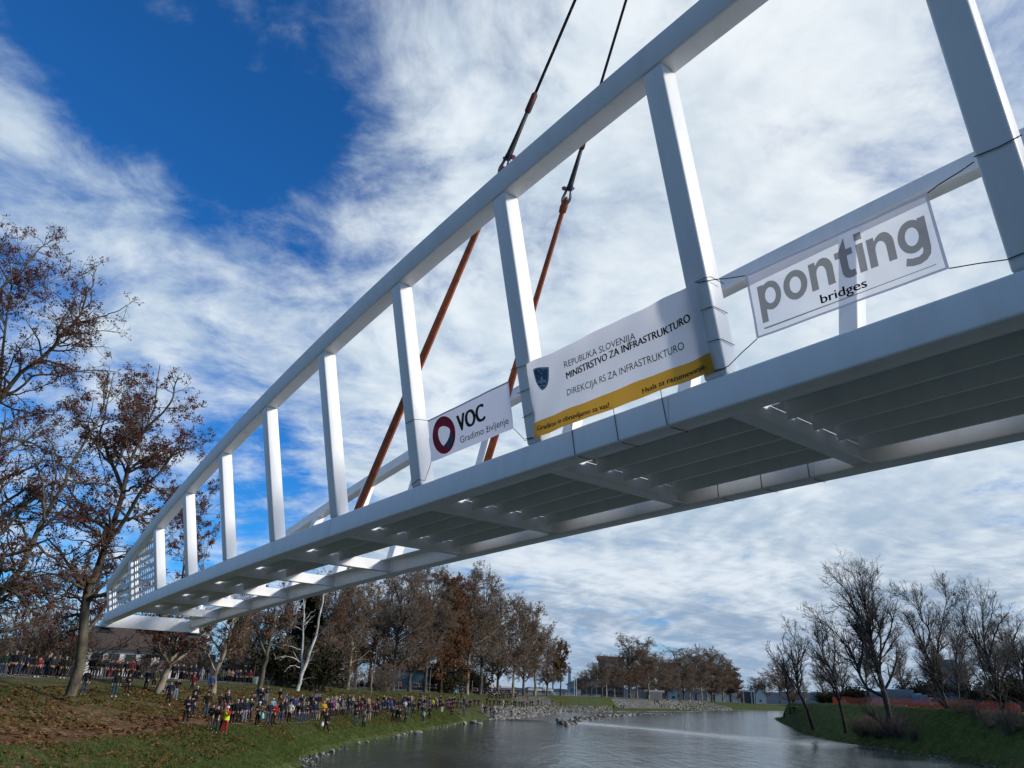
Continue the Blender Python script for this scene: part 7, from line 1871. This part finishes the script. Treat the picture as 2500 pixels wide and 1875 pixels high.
def rocks():
    def rock_mesh(seed, sub=2):
        bm = bmesh.new(); bmesh.ops.create_icosphere(bm, subdivisions=sub, radius=1); g = np.random.default_rng(seed)
        pl = [(nrm(g.normal(size=3)), g.uniform(.55, .95)) for _ in range(11)]
        for v in bm.verts:
            c = np.array(v.co)
            for n_, dd in pl:
                e = c @ n_ - dd
                if e > 0: c = c - n_ * e
            v.co = c * (1 + g.normal() * .02)
        V = np.array([v.co for v in bm.verts]); F = [tuple(x.index for x in f.verts) for f in bm.faces]; bm.free(); return V, np.array(F)
    m, N, b = new_mat("river_stone"); rnd = N.node('ShaderNodeNewGeometry').outputs['Random Per Island']; co = N.node('ShaderNodeTexCoord').outputs['Object']
    c = N.mix(rnd, (.065, .06, .05), (.34, .325, .29)); c = N.mix(N.ramp(N.noise(co, 2.2, 6, .65), .40, .72), c, N.mix(1.0, c, (.42, .41, .38), 'MULTIPLY')); N.put(b, 'Base Color', c); N.put(b, 'Roughness', .9); N.put(b, 'Specular IOR Level', .2)
    N.put(b, 'Normal', N.node('ShaderNodeBump', {'Height': N.noise(co, 9, 5, .65), 'Strength': .5, 'Distance': .05}).outputs[0])
    base = [rock_mesh(k, 1) for k in range(6)]; big = [rock_mesh(k + 20) for k in range(4)]
    def scatter(name, P, smin, smax, seed, lab, cat, sq=.6):
        g = np.random.default_rng(seed); V = []; T = []; off = 0
        for p in P:
            v, f = base[g.integers(6)]; s = g.uniform(smin, smax) * np.array([1, g.uniform(.6, 1), g.uniform(.45, .8) * sq / .6]); a = g.uniform(0, 6.28); ca, sa = math.cos(a), math.sin(a)
            w = v * s; w = np.stack([w[:, 0] * ca - w[:, 1] * sa, w[:, 0] * sa + w[:, 1] * ca, w[:, 2]], 1) + p; V.append(w); T.append(f + off); off += len(v)
        tag(obj(name, mesh_np(name, np.concatenate(V), None, np.concatenate(T), [m])), lab, cat, kind='stuff')
    g = np.random.default_rng(4)
    W = spline(np.array(LW, float), 1200)
    # stones lining the near water edge
    P = []
    for i in range(len(W)):
        if 30 < W[i, 1] < 165:
            for _ in range(3):
                if g.random() < .30 * (.2 + 1.6 * max(0, vnoise(W[i, 1] * .25, 0., 6) + .35)): x, y = W[i] + g.normal(size=2) * np.array([.45, .4]) ; P.append((x + .15, y, g.uniform(-.08, .12)))
    scatter("shore_stones", P, .06, .22, 5, "small pale stones lining the left water's edge", "stones")
    # rubble bank and shingle past the bend, stone slope on the far bank
    P = []
    for _ in range(2600):
        u, v = g.uniform(1205, 1492), g.uniform(1724, 1762)
        p = pick(u, v, 420)
        if p[2] > -.05 and p[1] > 150: P.append((p[0], p[1], p[2] + .05))
    scatter("rubble", P, .2, .6, 6, "pale rubble stones on the bank past the bend", "rubble")
    P = []
    for _ in range(1500):
        f = g.random(); u = 1600 + 185 * g.random(); lo = np.interp(u, [1600, 1660, 1790], [1722, 1733, 1735]); hi = np.interp(u, [1600, 1650, 1720, 1790], [1705, 1707, 1713, 1731])
        p = pick(u, lo + (hi - lo) * g.random(), 600)
        if p[2] > .1: P.append((p[0], p[1], p[2] + .05))
    scatter("stone_slope", P, .35, .95, 7, "pale stone paving on the slope of the far bank", "stones")
    # boulder sill at the head of the rapid
    P = []
    for t in np.linspace(0, 1, 170):
        u = 1362 + 190 * t; v = np.interp(t, [0, .12, .35, .6, 1], [1762, 1768, 1757, 1752, 1746]) + g.normal() * (3.2 - 2 * t)
        p = at(u, v, 0); P.append((p[0], p[1], g.uniform(-.1, .35)))
    for t in np.linspace(0, 1, 60): p = at(1545 + 110 * t, 1745 + g.normal() * 1.2, 0); P.append((p[0], p[1], g.uniform(-.25, .1)))
    scatter("sill_boulders", P, .35, 1.0, 8, "boulders of the sill at the head of the rapid", "boulders", .75)
    P = []
    for i in range(0, 1100):
        j = g.random(); Wr = spline(np.array(RW, float), 800); k = int(j * 640); x, y = Wr[k] + g.normal(size=2) * .5
        if vnoise(y * .2, 0., 3) > 0: P.append((x - .2, y, g.uniform(-.1, .15)))
    scatter("shore_stones", P, .08, .26, 9, "dark stones along the right bank's waterline", "stones")
    # single large boulders on the left shore
    B_ = [((1021, 1790), .95, "largest rounded boulder at the left shore below the turquoise jacket"), ((1003, 1786), .55, "upright boulder left of the largest rounded one"), ((985, 1792), .6, "flat pale boulder left end of the shore group"), ((972, 1794), .45, "small boulder at the outer end of the shore group"),
          ((1135, 1766), 1.0, "flat stone slab on the shore left of the pale ledge"), ((1156, 1764), 1.25, "long pale stone slab jutting into the water"), ((1172, 1766), .8, "low slab at the tip of the stone ledge"), ((876, 1813), .5, "squat boulder on the shore in front of the striding man"), ((896, 1810), .4, "small boulder right of the squat one"), ((811, 1832), .42, "single shore stone left of the squat boulder"), ((788, 1838), .34, "small shore stone near the bottom left"), ((686, 1866), .42, "lowest shore stone close to the bottom edge"), ((1225, 1752), 1.2, "flat rock under the photographing figure at the bend"), ((1245, 1754), 1.4, "broad pale rock at the bend of the shore")]
    for k, ((u, v), s, lab) in enumerate(B_):
        p = at(u, v, .1); V, F = big[k % 4]; o = obj("boulder", mesh_np("boulder", V * np.array([1.15, .85, .62]), None, F, [m])); o.location = (p[0], p[1], .12 * s); o.scale = (s * .58, s * .58, s * .50); o.rotation_euler = (0, 0, k * 1.1); tag(o, lab, "boulder", "boulders on the left shore")
rocks()

def litter_and_grass():
    g = np.random.default_rng(9)
    ns = LG.shape[1]; nr = LG.shape[0]
    def sample(n, r0, r1, s0, s1):
        i = g.uniform(r0, r1, n); j = g.uniform(s0, s1, n) ; a = i.astype(int); b = j.astype(int); fi = (i - a)[:, None]; fj = (j - b)[:, None]
        a = np.minimum(a, nr - 2); b = np.minimum(b, ns - 2)
        return (LG[a, b] * (1 - fi) + LG[a + 1, b] * fi) * (1 - fj) + (LG[a, b + 1] * (1 - fi) + LG[a + 1, b + 1] * fi) * fj
    # rows: 0-3 bed, 3-7 edge, 7-15 lawn, 15-23 lawn, 23-28 foot, 28-42 slope
    P = np.concatenate([sample(26000, 22, 43, 40, 520), sample(9000, 12, 24, 40, 480)])
    n = vnoise(P[:, 0] * .35, P[:, 1] * .35, 3) + vnoise(P[:, 0] * .9, P[:, 1] * .9, 4) * .7; P = P[(n > -.12) & (P[:, 1] > 28)]
    a = nrm(g.normal(size=P.shape) * np.array([1, 1, .35])); b = nrm(np.cross(a, g.normal(size=P.shape) * .5 + np.array([0, 0, 1.])))
    s = g.uniform(.07, .15, len(P))[:, None]; P = P + np.array([0, 0, .05])
    V = np.stack([P - a * s, P + b * s * .7, P + a * s, P - b * s * .7], 1).reshape(-1, 3)
    tag(obj("fallen_leaves", mesh_np("fallen_leaves", V, np.arange(len(V)).reshape(-1, 4), None, [leaf_mat("fallen_leaf", [(.14, .065, .028), (.09, .042, .018), (.20, .11, .055), (.06, .032, .018), (.17, .085, .035)], .1)])), "brown fallen leaves strewn over the left slope and lawn", "leaves", kind='stuff')
    def blades(P, hmin, hmax, w, name, mat, lab):
        n = len(P); k = 5; P = np.repeat(P, k, 0); P = P + g.normal(size=P.shape) * np.array([.10, .10, 0]); m_ = len(P)
        d = g.normal(size=(m_, 3)) * np.array([.35, .35, 0]) + np.array([0, 0, 1]); h = g.uniform(hmin, hmax, m_)[:, None]; t = nrm(np.cross(d, g.normal(size=(m_, 3)))) * w
        V = np.stack([P - t, P + t, P + d * h], 1).reshape(-1, 3); tag(obj(name, mesh_np(name, V, None, np.arange(len(V)).reshape(-1, 3), [mat])), lab, "grass", kind='stuff')
    gm = leaf_mat("grass_blade", [(.075, .118, .026), (.105, .155, .036), (.056, .088, .022), (.155, .155, .06), (.09, .135, .032)], .35)
    blades(np.concatenate([sample(17000, 5, 24, 40, 470), sample(5000, 28, 42, 40, 470)]), .08, .24, .014, "grass", gm, "short green grass on the left lawn and bank")
    Q = RG[3:28].reshape(-1, 3); Q = Q[(Q[:, 1] > 60) & (Q[:, 1] < 310)]; Q = Q[g.integers(0, len(Q), 9000)] + g.normal(size=(9000, 3)) * np.array([.5, .5, 0]); 
    Q[:, 2] = [gz(x, y) for x, y in Q[:, :2]]
    blades(Q, .10, .30, .018, "grass", gm, "green grass on the right bank's slope")
litter_and_grass()
